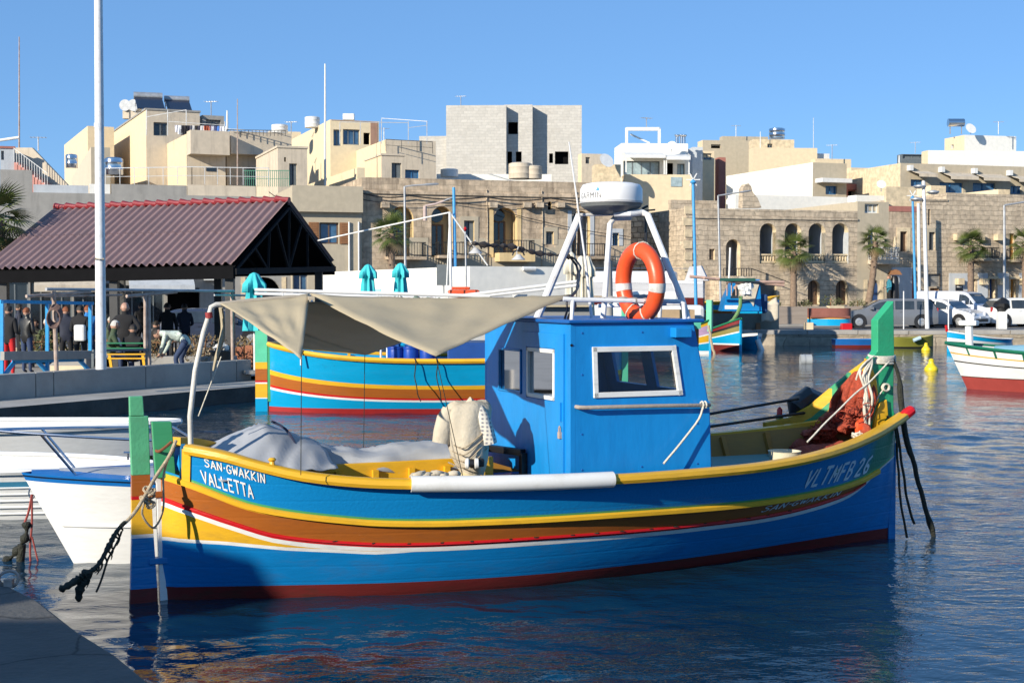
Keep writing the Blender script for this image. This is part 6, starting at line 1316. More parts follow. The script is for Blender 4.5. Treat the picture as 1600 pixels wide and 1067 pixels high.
# boat 2: turquoise and brown boat behind
st = at(404,640,29.0); zs2 = lambda t: 1.10+.30*abs(2*t-1)**2.6
b2_, X2, Y2, Z2 = small_boat('fishing_boat', 'turquoise and brown wooden fishing boat moored behind the big blue boat', (st.x+.15,29.4,0), R(1), 7.4, 2.5, zs2,
   [(lambda t: .59+.28*abs(2*t-1)**2.6,0),(lambda t: .51+.26*abs(2*t-1)**2.6,1),(lambda t: .32+.24*abs(2*t-1)**2.6,2),(lambda t: .28+.23*abs(2*t-1)**2.6,3),(lambda t: .24+.22*abs(2*t-1)**2.6,4),(-.1,0),(0,5)],
   [TEAL,YEL,BRN,REDP,WHT,mat('bright_antifoul', (.32,.02,.02), .5)], full=3.6, wlr=.55, inner=TEAL, gun=YEL, gw=.055, cat='fishing boat')
o2 = Vector((st.x+.15,29.4,0)); F2 = Frame(o2, R(1))
p = MB(); 
for a,c,m_ in ((1.68,1.02,0),(1.02,.88,1),(.88,.64,2),(.64,.60,3),(.60,.57,4),(.57,.28,1),(.28,.26,4),(.26,-.3,5)):
    p.box((-.28,-.04,a),(-.03,.04,c),m_)
p.build('rudder', [mat('mint_green_paint', (.10,.50,.30), .4),YEL,BRN,REDP,WHT,TEAL], b2_)
MB().box((-.02,-.05,.2),(.06,.05,1.42)).build('sternpost', GRN, b2_)
MB().box((7.38,-.05,-.2),(7.52,.05,2.3)).build('stem_post', MATS['mint_green_paint'], b2_, bevel=.01)
for sg in (-1,1):
    for k in range(9): x = .8+k*.75; MB().box((x,sg*(Y2(x/7.4,1.1)-.13)-.03,1.0),(x+.06,sg*(Y2(x/7.4,1.1)-.11)+.03,zs2(x/7.4)-.02)).build('rib', YEL if k%2 else TEAL, b2_)
dh = MB(); a = F2.y(590,556,.1); dh.box((2.5,-.3,.7),(3.1,.9,1.48)); dh.build('engine_house', TEAL, b2_, bevel=.02)
dh = MB(); dh.box((3.75,-.75,.7),(5.0,.75,1.45)); dh.build('fish_hold', mat('dark_blue_box', (.01,.06,.25), .4), b2_, bevel=.02)
gh = MB(); q0,q1 = F2.y(800,460,-.7).x, F2.y(925,460,-.7).x; gh.box((q0,-.7,1.0),(q1,.8,2.36)); gh.build('wheelhouse', mat('grey_panel', (.22,.225,.23), .5, var=.06), b2_, bevel=.02)
for px in (893,): x = F2.y(px,480,-.7).x; MB().box((x,-.715,1.5),(x+.02,-.703,2.34)).build('panel_joint', DARK, b2_)
MB().box((q0,-.715,1.9),(q1,-.703,1.915)).build('panel_joint', DARK, b2_)
rf2 = MB(); q2 = F2.y(470,478,-.9).x; rf2.box((F2.y(600,478,-.9).x,-.9,2.18),(q1,.9,2.22)); rf2.build('deck_canopy', CANV, b2_)
for x,y in ((q2,-.9),(q2,.9),(F2.y(600,478,0).x,-.9),(F2.y(600,478,0).x,.9),(F2.y(760,478,0).x,-.9),(F2.y(760,478,0).x,.9)): MB().tube([(x,y,1.0),(x,y,2.4)], .022, 8).build('canopy_post', WMET, b2_, smooth=True)
for (p0,p1,y) in (((398,453),(765,463),-.9),((398,459),(765,468),.6),((690,466),(902,440),-.6),((690,470),(902,446),.3)):
    a, c = F2.y(*p0,y), F2.y(*p1,y); MB().tube([a,c], .035, 8).build('long_pole', PVC, b2_, smooth=True)
for px in (442,505,590,625,680,700): a = F2.y(px,460,-.9); MB().tube([(a.x,-.9,2.18 if px > 600 else 2.1),(a.x,-.9,2.47)], .014, 6).build('pole_stay', WMET, b2_)
def bth(name,label,cat,p,fr=F2): return thing(name,label,cat,fr.world(p),fr.rz)
for k,px in enumerate((618,642,668)):
    a = F2.y(px,560,-.45); t = bth('blue_drum','%s blue plastic drum standing in the turquoise boat'%('first','second','third')[k],'drum',(a.x,-.45,.9)); t['group'] = 'blue drums in the turquoise boat'
    t['label'] = ('blue plastic drum nearest the stern of the turquoise boat','blue plastic drum between the two other blue drums','blue plastic drum closest to the big cabin')[k]
    MB().lathe([(.15,0),(.165,.05),(.165,.4),(.16,.43)], (0,0,0), 20).build('body', mat('drum_blue', (.01,.06,.36), .35), t, smooth=True); MB().lathe([(.172,.41),(.175,.43),(.172,.455),(.12,.47),(.02,.475)], (0,0,0), 20).build('lid', MATS['drum_blue'], t, smooth=True)
    g = MB(); g.blob((0,0,.47),(.13,.13,.05),8,amp=.5,seed=k); g.build('heaped_line', mat('blue_line', (.02,.12,.4), .8), t)
a = F2.y(727,476,-.3); t = bth('orange_crate','bright orange raft canister lashed on the roof of the turquoise boat','canister',(a.x,-.3,2.23))
MB().box((-.36,-.25,.0),(.30,.25,.30)).build('case', mat('orange_case', (.62,.08,.02), .45), t, bevel=.05); 
for x in (-.3,-.02,.22): MB().bar((x,-.257,.0),(x,-.257,.3),.02,.01).build('strap', DARK, t)
MB().box((-.28,-.15,.303),(.1,.15,.36)).build('lid', MATS['orange_case'], t, bevel=.02)
for k,(px,w_,h,m_,nm,lab) in enumerate(((772,.20,.14,mat('blue_tub', (.01,.08,.4), .4),'blue_tub','low blue tub beside the orange canister'),(795,.26,.10,FRW,'white_tub','flat white tub on the roof of the turquoise boat'),(812,.16,.2,FRW,'white_bucket','white bucket standing behind the awning'))):
    a = F2.y(px,476,-.2); o = MB().lathe([(w_*.8,0),(w_,h),(w_*1.04,h+.01),(w_*.92,h),(w_*.7,.02)], (0,0,0), 16).build(nm, m_, None, smooth=True); o.location = F2.world((a.x,-.2,2.225)); tag(o,lab,'tub')
g = MB(); 
for k in range(16): a = F2.y(600+k*6.2,476,rnd.uniform(-.3,.3)); g.blob((a.x,a.y,2.25),(.13,.12,.07+.06*rnd.random()),8,amp=.5,seed=k,m=k%3)
o = g.build('gear_heap', [mat('pale_bags', (.5,.48,.44), .8), GREYP, mat('green_grey_net', (.14,.2,.16), .9)], None, off=(F2.y(650,476,0).x,0,2.2), smooth=True, ang=80); o.location = F2.world((F2.y(650,476,0).x,0,2.2)); tag(o,'jumble of nets and pale bags on the roof of the turquoise boat','fishing gear',kind=None)
for k,px in enumerate((648,682)):
    a = F2.y(px,560,-1.29); o = MB().tube(wob([(0,0,0),(.03,-.03,-.5),(.1,0,-.85)],12,.02,k), .012, 6).build('side_rope', ROPD, None); o.location = F2.world((a.x,-1.30,1.15)); tag(o,('dark rope hanging down the turquoise hull, near the drums','dark rope hanging down the turquoise hull, near the cabin')[k],'rope')
# small luzzu pair by the quay corner
LIL = paint('lilac_paint', (.50,.33,.50), .5); MAR = paint('maroon_paint', (.20,.015,.02), .4); OLV = paint('olive_paint', (.22,.19,.05), .5)
def luz(label, px, py, ang, L, B, bands, mats, post, posth, curve=False):
    s = atz(px,py,0); zf = lambda t: .62+.75*max(0,(t-.45)/.55)**2.2+.25*max(0,(.35-t)/.35)**2; a = R(ang)
    o = (s.x-L*math.cos(a), s.y-L*math.sin(a), 0)
    t, X, y, z = small_boat('fishing_boat', label, o, a, L, B, zf, bands, mats, full=2.6, wlr=.5, inner=BLD, gun=GRL, gw=.04, cat='fishing boat', rake=.05)
    g = MB()
    if curve: g.tube([(L-.75,0,1.15),(L-.45,0,1.3),(L-.15,0,1.6),(L+.02,0,1.9),(L+.04,0,posth)], .08, 8, flat=1.)
    else: g.box((L-.10,-.09,.9),(L+.12,.09,posth))
    g.build('stem_post', post, t, smooth=curve); MB().box((L+.0,-.04,-.4),(L+.09,.04,1.3)).build('stem', mats[-2] if 0 else mats[0], t); return t
luz('small fishing boat with lilac and yellow bow bands and straight green post', 1108, 553, -28, 5.4, 1.9, [(.86,2),(.78,1),(.60,1),(.56,4),(.36,2),(.32,4),(-.12,0),(0,4)], [TEAL,LIL,YEL,MAR,WHT], MATS['mint_green_paint'], 2.15)
luz('small fishing boat with maroon and olive bands and curved green stem', 1156, 549, -62, 5.6, 2.0, [(.86,1),(.78,3),(.62,2),(.58,4),(-.32,0),(-.26,4),(0,5)], [TEAL,MAR,OLV,BLK,WHT,AFO], mat('pale_leaf_green', (.16,.30,.12), .5), 2.3, True)
s = atz(1176,546,0); t,*_ = small_boat('blue_dinghy','small blue dinghy with white stern marks beside the curved green stem',(s.x-.3,s.y+2.8,0),R(-80),2.9,1.2,lambda t:.5+.2*t,[(.8,1),(0,0)],[TEAL,WHT],kind='transom',inner=TEAL)
MB().tube([(2.9,0,.4),(3.1,.1,0),(3.15,.1,-.2)], .12, 10).build('fender', WHT, t, smooth=True)
o = MB().tube(wob([(0,0,0),(.15,0,-.8),(.3,-.1,-1.6)],12,.03,2), .05, 7).build('hanging_branch', ROPE, None, smooth=True); o.location = at(1107,508,55.5); tag(o,'frayed tan warp hanging from the bow with lilac bands','mooring line')
# boats standing on the quay
def quayboat(name,label,p,rz,L,B,zf,bands,mats,lift=.7,**k):
    t,X,y,z = small_boat(name,label,(p[0],p[1],.67+lift),rz,L,B,zf,bands,mats,**k)
    for x in (L*.25,L*.7): MB().box((x-.1,-B*.3,-lift),(x+.1,B*.3,-.1)).build('cradle', SHUT, t)
    return t
c = at(1218,505,66); c.x -= 3.6; t = quayboat('yellow_boat','yellow, blue and brown boat on the quay half under a pale cloth',(c.x,66),R(2),3.6,1.6,lambda t:.85+.3*t*t,[(.86,2),(.60,0),(.52,1),(.40,3),(0,4)],[TEAL,YEL,YEL,BRN,mat('greenish_grey_hull',(.2,.21,.18),.6)],lift=.45,inner=TEAL,gun=YEL,cat='fishing boat')
g = MB(); g.grid(10,10,lambda u,v:(2.6+.8*u,-.85-.05*math.sin(9*u)+(.5*(1-v*1.5) if v < .3 else 0),.95+.1*u-(1.0*v)+.05*math.sin(8*u))); g.build('cover_cloth', CLOTH, None, smooth=True, solid=.02); o = bpy.data.objects['cover_cloth']; o.location = (c.x,66,1.12); tag(o,'pale cloth hung over the bow of the yellow boat on the quay','cloth')
t = thing('outboard_motor','white and black outboard motor lying on the yellow boat on the quay','motor',at(1203,476,66)); MB().blob((0,0,0),(.28,.16,.16),12,amp=.05).build('cowl', FRW, t, smooth=True); MB().tube([(.1,0,0),(.3,0,.3),(.35,0,.45)], .05, 8).build('leg', BLK, t, smooth=True)
c = at(1128,486,60); t = thing('blue_wheelhouse','blue wheelhouse with white lettering and cream cover behind the small boats','wheelhouse',(c.x,60,c.z)); 
g = MB(); g.prism([(0,0),(1.7,0),(1.6,1.35),(.55,1.35),(.15,.5)],lambda a,b_,d:(a,d,b_),0,1.3); g.build('cabin', BLD, t); MB().prism([(.35,.55),(.75,.55),(.85,1.2),(.62,1.2)],lambda a,b_,d:(a,d,b_),-.02,-.003).build('window', WIN, t)
MB().box((.65,-.1,-.1),(1.7,1.4,-.02)).build('base', TEAL, t); MB().box((.12,-.02,.08),(.7,-.004,.24)).build('lettering_band', FRW, t)
g = MB(); g.grid(6,6,lambda u,v:(.7+.9*u*(1-.3*v),-.06,1.45-.9*v+.1*math.sin(7*u+3*v)-.3*u)); g.build('cover_cloth', CLOTH, t, smooth=True)
MB().box((1.0,.2,-.1),(2.0,1.2,.72)).build('tarpaulin_box', mat('navy_tarp', (.02,.06,.16), .7), t, bevel=.1)
c = at(1060,450,57); t = thing('boom_stack','long pinkish wooden poles and a green board carried over the quay boats','poles',at(1080,432,58)); o0 = t.location.copy()
for (a,b_) in (((1078,432),(1225,446)),((1100,434),(1165,441)),((1135,440),(1225,441)),((1148,450),(1160,438))): MB().tube([at(*a,58),at(*b_,58.6)], .06, 8).build('pole', mat('pinkish_wood', (.5,.33,.26), .7), t, off=o0)
MB().bar(at(1125,437,58),at(1180,437,58),.2,.12).build('green_board', mat('dark_green_board', (.01,.08,.06), .6), t, off=o0)
for k in range(5): MB().tube([at(1136+k*7,440,58.2),at(1136+k*7,462,58.2)], .025, 5).build('rail_post', MATS['pinkish_wood'], t, off=o0)
g = MB(); 
for k in range(7): p = at(1158+k*2.4,448+5*(k%3),58.1); g.blob(p,(.16,.14,.13),8,amp=.4,seed=k)
g.build('white_net_bundle', FRW, None, off=at(1165,450,58.1), smooth=True); o = bpy.data.objects['white_net_bundle']; o.location = at(1165,450,58.1); tag(o,'white bundle of netting hanging under the green board','netting')
# big white hull on the hard
c = at(1100,445,62); t = thing('white_yacht','large white yacht hauled out on the quay behind the life ring','yacht',(c.x,c.y,.66),R(170)); WG = paint('yacht_grey_white', (.62,.63,.66), .3, dirt=.1)
def sec(x, z): return 1.25*(1-max(0,(x-4.5)/4.5)**2)*(.45+.55*max(0,min(1,(z-1.0)/1.1))**.6)
m = MB(); XS_ = [i*.45 for i in range(21)]; ZL = [2.28,2.14,2.13,1.55,1.5,.75,.35]; ML = [0,1,0,2,2,2]
for sg in (-1,1):
    for i in range(20):
        for j in range(6): 
            f_ = lambda x,z: (x, sg*max(.03,sec(x,z)), z+.02*x if j < 3 else z)
            m.add([f_(XS_[i],ZL[j]),f_(XS_[i+1],ZL[j]),f_(XS_[i+1],ZL[j+1]),f_(XS_[i],ZL[j+1])],[(0,1,2,3)],ML[j])
for j in range(6): m.add([(0,-sec(0,ZL[j]),ZL[j]),(0,sec(0,ZL[j]),ZL[j]),(0,sec(0,ZL[j+1]),ZL[j+1]),(0,-sec(0,ZL[j+1]),ZL[j+1])],[(0,1,2,3)],ML[j])
m.build('hull', [WG,BLK,AFO], t); MB().box((0,-1.1,2.2),(8,1.1,2.28)).build('deck', WG, t); MB().box((1.2,-.8,2.283),(6,.8,2.72)).build('coachroof', WG, t, bevel=.12)
g = MB(); g.prism([(-.2,2.3),(.8,2.3),(.6,2.9),(.1,2.95)],lambda a,b_,d:(a,d,b_),-.9,.9); g.build('spray_hood', mat('grey_hood', (.5,.5,.52), .7), t)
for x in (1.5,5.5): MB().box((x,-.9,0),(x+.15,.9,1.0)).build('cradle', SHUT, t)
tx = MB(); lettering(tx,'MARINA' and 'YUZORA' if 0 else 'ETUZORA',lambda u,v:(-.012,.75-u/35*1.5,1.95+v*.022),.6); tx.build('name_lettering', BLK, t)
tx = MB(); lettering(tx,'MALTA',lambda u,v:(-.012,.3-u/25*.6,1.78+v*.012),.6); tx.build('port_lettering', BLK, t)
for x in (0.1,2.5,5,7.5): MB().tube([(x,-1.05,2.3),(x,-1.05,2.85)],.015,6).build('stanchion', STEEL, t)
MB().tube([(0.1,-1.05,2.85),(7.5,-1.05,2.9)],.012,6).build('guard_rail', STEEL, t)
# clutter on the quay seen between the radar legs
t = thing('stacked_boat','white boat hull with brown boot stripe propped on the quay behind the life ring','boat',at(1010,470,50)); o0=t.location.copy()
MB().box((-2.2,-.6,-.7),(2.,.8,-.15)).build('hull', FRW, t, bevel=.15); MB().box((-1.2,-.5,-.147),(1.1,.7,.35)).build('cabin', FRW, t, bevel=.12); MB().box((-.5,-.515,0),(.1,-.503,.22)).build('window', BLWIN, t)
MB().box((-2.,-.5,-1.6),(1.8,.7,-.72)).build('under_frame', SHUT, t)
t = thing('green_trailer','tan and green low trailer on the quay behind the cabin roof','trailer',at(1035,500,48)); MB().box((-1.1,0,-.2),(1.1,1,.35)).build('bed', mat('tan_board',(.38,.27,.16),.8), t); MB().box((-.2,-.1,-.3),(1.3,-.003,-.05)).build('green_rail', mat('mint_rail',(.08,.4,.28),.5), t)
for x in (-.8,.8): MB().lathe([(.3,-.1),(.3,.1)],(x,-.15,-.35),16,M=Matrix.Rotation(R(90),3,'X')).build('wheel', BLK, t)
# white and green boat at the right edge
zr = lambda t: .95+.22*max(0,(t-.5)/.5)**2; s = atz(1511,607,0); a = R(148); Lr = 7.0
WB, Xw, Yw, Zw = small_boat('white_boat','white boat with green rails and red underside at the right edge',(s.x-Lr*math.cos(a),s.y-Lr*math.sin(a),0),a,Lr,2.6,zr,[(.80,0),(.77,1),(.62,0),(.59,2),(-.33,0),(-.31,2),(0,3)],[paint('boat_white_paint',(.80,.79,.75),.4,dirt=.05),YEL,BLK,mat('dull_red_antifoul',(.33,.05,.04),.6)],full=2.8,wlr=.5,rake=.55,inner=mat('grey_white_deck',(.55,.55,.54),.6),gun=mat('rail_green',(.01,.13,.07),.4),gw=.045,deckz=lambda u: .8)
for k in range(7):
    tt = .93-k*.09
    for sg in (-1,1): MB().bar((Xw(tt,zr(tt)),sg*(Yw(tt,zr(tt))+.012),zr(tt)),(Xw(tt,zr(tt)*.8),sg*(Yw(tt,zr(tt)*.8)+.012),zr(tt)*.8),.05,.03).build('rail_post', MATS['rail_green'], WB)
MB().tube([(6.9,0,.6),(6.95,0,1.0),(6.98,0,1.75)], .10, 8).build('bow_post', WHT, WB, smooth=True); MB().box((6.75,-.16,1.62),(7.2,.16,1.75)).build('bow_post_cap', WHT, WB, bevel=.03)
MB().grid(10,8,lambda u,v:(4.0+2.3*u,(2*v-1)*(.95-.55*u),.95+.28*math.sin(math.pi*v)*(1-.4*u))).build('foredeck_cover', mat('sky_blue_deck',(.22,.42,.52),.5), WB, smooth=True)
MB().tube(arcpts((0,0,0),.26,0,360,16,'xy')[:-1],.03,6,closed=True).build('hatch_ring', BLK, WB).location = (5.2,-.1,1.24)
g = MB(); g.grid(14,8,lambda u,v:(.6+3.2*u,(2*v-1)*1.0,1.0+.25*abs(math.sin(u*5+v*2))*math.sin(math.pi*v)+.1)); g.build('cream_tarp', CLOTH, WB, smooth=True)
for x,y in ((4.2,-.9),(4.2,.9),(1.2,-.9),(1.2,.9)): MB().tube([(x,y,.9),(x,y,2.35)], .025, 8).build('awning_post', WMET, WB)
MB().grid(10,6,lambda u,v:(1.0+3.4*u,(2*v-1)*1.0,2.36+.14*math.sin(math.pi*v)-.1*(1-v if 0 else 0))).build('awning', CANV, WB, smooth=True)
s = atz(1484,550,0); t,*_ = small_boat('tiny_blue_boat','small blue and white boat with a red bow tip left of the white boat',(s.x+3.,s.y+1.2,0),R(200),3.3,1.4,lambda t:.5+.35*t*t,[(.7,0),(.5,1),(0,0)],[TEAL,WHT],inner=TEAL,gun=WHT,gw=.03)
MB().tube([(3.3,0,.85),(3.35,0,1.1)], .06, 8).build('bow_tip', REDP, t, smooth=True)
# rowing boats under the far quay
s = atz(1300,543,0); t,*_ = small_boat('blue_rowing_boat','low royal blue rowing boat moored against the far quay',(s.x,62.2,0),R(3),2.3,1.1,lambda t:.38,[(.35,0),(0,1)],[paint('royal_blue_paint',(.01,.13,.42),.5),AFO],kind='transom',full=4,inner=BLD)
MB().tube([(2.1,-.62,.42),(2.2,-.65,.05)], .07, 8).build('fender', WHT, t, smooth=True)
s = atz(1442,541,0); t,*_ = small_boat('olive_rowing_boat','olive yellow rowing boat with a pale fender moored against the far quay',(s.x-2.4,62.3,0),R(2),2.4,1.2,lambda t:.45+.12*abs(2*t-1)**2,[(.12,0),(0,1)],[paint('olive_yellow_paint',(.20,.20,.03),.5),BLK],inner=OLV,full=2.2)
MB().tube([(1.3,-.66,.34),(1.62,-.66,.46)], .08, 8).build('fender', mat('pale_blue_fender',(.45,.62,.72),.4), t, smooth=True)
s = at(1266,512,66.5); t,*_ = small_boat('upturned_boat','upturned light blue boat with brown bottom lying on the quay before the grey car',(s.x,67,.67),R(-4),2.0,1.0,lambda t:.42,[(.25,0),(.15,1),(0,2)],[TEAL,YEL,mat('brown_hull_bottom',(.2,.07,.05),.8)],kind='transom',full=5,wlr=.8)
t.rotation_euler = (math.pi,0,R(-4)); t.location.z = .67+.62
g = MB(); g.box((.05,-.45,-.04),(1.9,.45,.06)); g.build('keel_board', MATS['brown_hull_bottom'], t, bevel=.02)
o = MB().box((-.25,-.2,0),(.25,.2,.32)).build('red_crate', REDP, None, bevel=.03); o.location = (at(1322,512,66.3).x,66.3,.67); tag(o,'small red crate at the end of the upturned blue boat','crate')
o = MB().box((-.2,-.2,0),(.2,.2,.35)).build('stone_block', CREAM, None, bevel=.03); o.location = (at(1262,512,66.8).x,66.6,.67); tag(o,'pale stone block propping the upturned blue boat','block')
# white boats on the left
WGL = paint('gelcoat_white',(.76,.77,.76),.3,dirt=.12,dirtcol=(.35,.36,.33))
s = atz(287,716,0); 
t,Xa,Ya,Za = small_boat('white_open_boat','long white open boat moored along the quay, its bow behind the green posts',(-11.15,20.6,0),R(1.5),5.9,1.9,lambda t:.52+.06*abs(2*t-1)**2,[(.84,0),(.80,0),(.15,0),(0,1)],[WGL,mat('green_slime',(.06,.07,.02),.8)],kind='transom',full=2.4,wlr=.7,rake=.35,inner=WGL,gun=WGL,gw=.045)
MB().box((2.2,-.9,.56),(3.1,-.2,.68)).build('weathered_board', MATS['weathered_wood'], t); MB().box((2.9,-.9,.55),(3.5,-.5,.60)).build('loose_plank', MATS['weathered_wood'], t)
cl_, Xc, Yc, Zc = small_boat('clinker_boat','white clinker dinghy with a blue rubbing strip at the left edge',(-9.2,16.1,0),R(-3),5.2,1.8,lambda t:.55,[(.80,0),(.66,1),(0,0)],[WGL,mat('strip_blue',(.05,.22,.36),.4)],kind='transom',full=2.6,wlr=.7,inner=WGL,gun=WGL,gw=.035)
for k in range(5):
    z = .07+k*.075
    for sg in (-1,): MB().tube([(Xc(i/20,z), sg*(Yc(i/20,z)+.008), z) for i in range(21)], .011, 5).build('clinker_strake', WGL, cl_, smooth=True)
zb = lambda t: .73+.12*t*t; SB = atz(114,878,0); Ls = 4.3; a = R(198)
BW, Xb, Yb, Zb = small_boat('white_motor_boat','white motor boat with bright blue deck edge and steel bow rail',(SB.x-Ls*math.cos(a)-.0,SB.y-Ls*math.sin(a),0),a,Ls,1.9,zb,[(.975,1),(.955,2),(.915,1),(.36,0),(0,0)],[paint('clean_boat_white',(.82,.82,.80),.25,dirt=.04),paint('deck_edge_blue',(.01,.16,.50),.25),STEEL],kind='transom',full=2.0,wlr=.35,rake=.44)
for sg in (-1,1): MB().tube([(Xb(.1+.88*i/20,.36), sg*(Yb(.1+.88*i/20,.36)+.006), .36) for i in range(21)], .013, 6).build('spray_rail', MATS['clean_boat_white'], BW, smooth=True)
dm = MB(); 
def dkf(u,v,inset=0,dz=0): t = .0+(.985-inset*.2)*u; return (Xb(t,zb(t))-inset*.35, (2*v-1)*max(.0,Yb(t,zb(t))-inset), zb(t)-.005+dz+.03*math.sin(math.pi*v))
dm.grid(24,6,lambda u,v:dkf(u,v)); dm.build('deck_edge', MATS['deck_edge_blue'], BW, smooth=True)
dm = MB(); dm.grid(24,6,lambda u,v:dkf(u,v,.16,.012)); dm.build('foredeck', mat('speckled_grey_deck',(.42,.43,.45),.6), BW, smooth=True)
rl = MB(); RH = .33
def rpt(t,sg,h,fl=.04): return (Xb(t,zb(t))+.28*max(0,(t-.6)/.4), sg*(Yb(t,zb(t))+fl-.05), zb(t)+h*(.8+.4*t))
for sg in (-1,1):
    P = [rpt(.66,sg,.02),rpt(.69,sg,RH*.6)]+[rpt(.73+i*.03,sg,RH) for i in range(9)]+[(Xb(1,.9)+.28,0,zb(1)+RH*1.2)]
    rl.tube(P, .014, 8)
rl.build('bow_rail', STEEL, BW, smooth=True)
for tt in (.75,.93):
    for sg in (-1,1): a_ = rpt(tt,sg,RH); MB().tube([a_,(Xb(tt,zb(tt))-.06,sg*max(.03,Yb(tt,zb(tt))-.05),zb(tt)+.01)], .013, 8).build('rail_leg', STEEL, BW, smooth=True)
g = MB(); g.tube([(3.75,.0,.93),(3.75,0,.99)],.012,6); g.tube([(3.68,0,.99),(3.84,0,1.0)],.012,6); g.tube([(3.80,.0,.93),(3.80,0,.99)],.012,6); g.build('deck_cleat', STEEL, BW)
MB().tube([(Xb(.5,.6),Yb(.5,.6)+.01,.62),(Xb(.5,.6),Yb(.5,.6)+.05,.62)], .035, 8).build('through_hull', GALV, BW)
tx = MB()
MB().tube([atz(114,878,0)+Vector((.0,-.03,0))-Vector((SB.x-Ls*math.cos(a),SB.y-Ls*math.sin(a),0))]*2, .001, 4)
# red mooring line of the clinker boat, shackle, black weedy end
ml = thing('red_mooring_line','short red rope with shackle ending in black weed at the left','mooring line',at(50,770,13)); o0 = ml.location.copy()
MB().tube(wob([at(50,772,13),at(44,800,13),at(38,818,13.0)],10,.004,1),.011,6).build('rope', mat('red_rope',(.3,.06,.05),.8), ml, off=o0); MB().tube(wob([at(50,772,13),at(50,815,13),at(47,850,13),at(49,892,13)],12,.004,2),.010,6).build('rope', MATS['red_rope'], ml, off=o0)
MB().tube(wob([at(50,838,13),at(56,862,13),at(62,888,13)],8,.004,2),.008,6).build('rope', MATS['red_rope'], ml, off=o0)
MB().tube([at(50,770,13)+Vector((.03*math.cos(k*.63),0,.05*math.sin(k*.63))) for k in range(10)],.007,6,closed=True).build('shackle', STEEL, ml, off=o0); MB().tube([at(53,763,13),at(57,765,13)],.02,6).build('bow_eye', STEEL, ml, off=o0)
MB().tube(wob([at(41,815,13),at(37,838,13),at(25,862,13),at(0,880,13),at(-20,892,13)],24,.02,5),[.03+.018*math.sin(i*1.3) for i in range(25)],8).build('algae_warp', ROPD, ml, off=o0, smooth=True, ang=80)
MB().tube(wob([at(34,850,13),at(31,872,13),at(32,900,13)],10,.02,7),.04,8).build('algae_warp', ROPD, ml, off=o0, smooth=True, ang=80)
# buoys
def buoy(label, px, py, s_, m=None):
    p = atz(px,py,0); o = MB().lathe([(.10,-.1),(.26,0),(.27,.06),(.24,.14),(.13,.26),(.10,.36),(.11,.42),(.06,.47),(.02,.48)],(0,0,0),18).build('yellow_buoy', mat('buoy_yellow',(.72,.56,.02),.4), None, smooth=True); o.location = p; o.scale = (s_,)*3; tag(o,label,'buoy','yellow buoys')
buoy('yellow bottle-shaped buoy floating nearer the far quay', 1447,548,.72); buoy('yellow bottle-shaped buoy in open water left of the white boat', 1455,579,.80)
p = atz(1259,568,0); t = thing('grey_buoy','grey drum buoy floating in the middle of the harbour','buoy',p); MB().tube([(-.19,0,.12),(.19,0,.12)],.2,18).build('drum', mat('buoy_grey',(.34,.36,.37),.5), t, smooth=True); MB().tube([(-.06,0,.12),(-.03,0,.12)],.207,18).build('band', GALV, t)
# ---------------------------------------------------------------- shelter with corrugated roof
NR, RR_, FR_ = at(366,411,36), at(452,314,39.6), at(522,409,43.2); V = at(88,326,41.5)-RR_
sh_ = thing('market_shelter','open shelter with mauve corrugated gable roof and dark posts on the promenade','shelter',(NR.x-3,38,.42)); o0 = sh_.location.copy()
ROOFM = mat('mauve_corrugated_sheet',(.27,.175,.17),.75,var=.1,scale=1.5,dirt=.35,dirtcol=(.18,.14,.13),dscale=1.2); RCAP = mat('red_ridge_tile',(.24,.02,.028),.5,var=.15)
NC = 31
def slope(E_, Rg, u, v, dz=0):
    p = E_+(Rg-E_)*v+V*u; n_ = (Rg-E_).cross(V).normalized(); n_ = n_ if n_.z > 0 else -n_
    return p+n_*(.045*math.cos(2*math.pi*NC*u)+dz)
for E_,nm in ((NR,'a'),(FR_,'b')):
    for k in range(6):
        MB().grid(44,1,lambda u,v: slope(E_,RR_,k/6+u/6*1.0,v*.5,.0)).build('corrugated_sheet', ROOFM, sh_, off=o0, smooth=True, ang=80)
        MB().grid(44,1,lambda u,v: slope(E_,RR_,k/6+u/6*1.0,.49+v*.51,.012)).build('corrugated_sheet', ROOFM, sh_, off=o0, smooth=True, ang=80)
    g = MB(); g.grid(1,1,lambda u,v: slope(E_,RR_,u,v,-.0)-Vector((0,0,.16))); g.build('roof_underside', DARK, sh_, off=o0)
for k in range(20):
    a, c = RR_+V*((k+.0)/20), RR_+V*((k+1.08)/20); MB().tube([a+Vector((0,0,.02)), a.lerp(c,.5)+Vector((0,0,.04)), c+Vector((0,0,.065))], [.11,.10,.13], 10, flat=.8).build('ridge_tile', RCAP, sh_, off=o0, smooth=True)
for q_ in (NR,FR_): MB().bar(q_-Vector((0,0,.25)),q_+V-Vector((0,0,.25)),.12,.3).build('eave_beam', DARK, sh_, off=o0)
for u in (0,.34,.67,1.0):
    q = V*u; a, c, r_ = NR+q-Vector((0,0,.22)), FR_+q-Vector((0,0,.22)), RR_+q-Vector((0,0,.2)); m_ = (a+c)/2; g = MB()
    g.bar(a,c,.12,.16); 
    for p0,p1 in ((a,r_),(c,r_),(r_,m_),(a.lerp(c,.3),a.lerp(r_,.62)),(a.lerp(c,.3),a.lerp(r_,.35)),(a.lerp(c,.7),c.lerp(r_,.62)),(m_,a.lerp(r_,.75)),(m_,c.lerp(r_,.75))): g.bar(p0,p1,.06,.06)
    g.build('roof_truss', mat('truss_dark_steel',(.02,.02,.022),.8,spec=.1), sh_, off=o0)
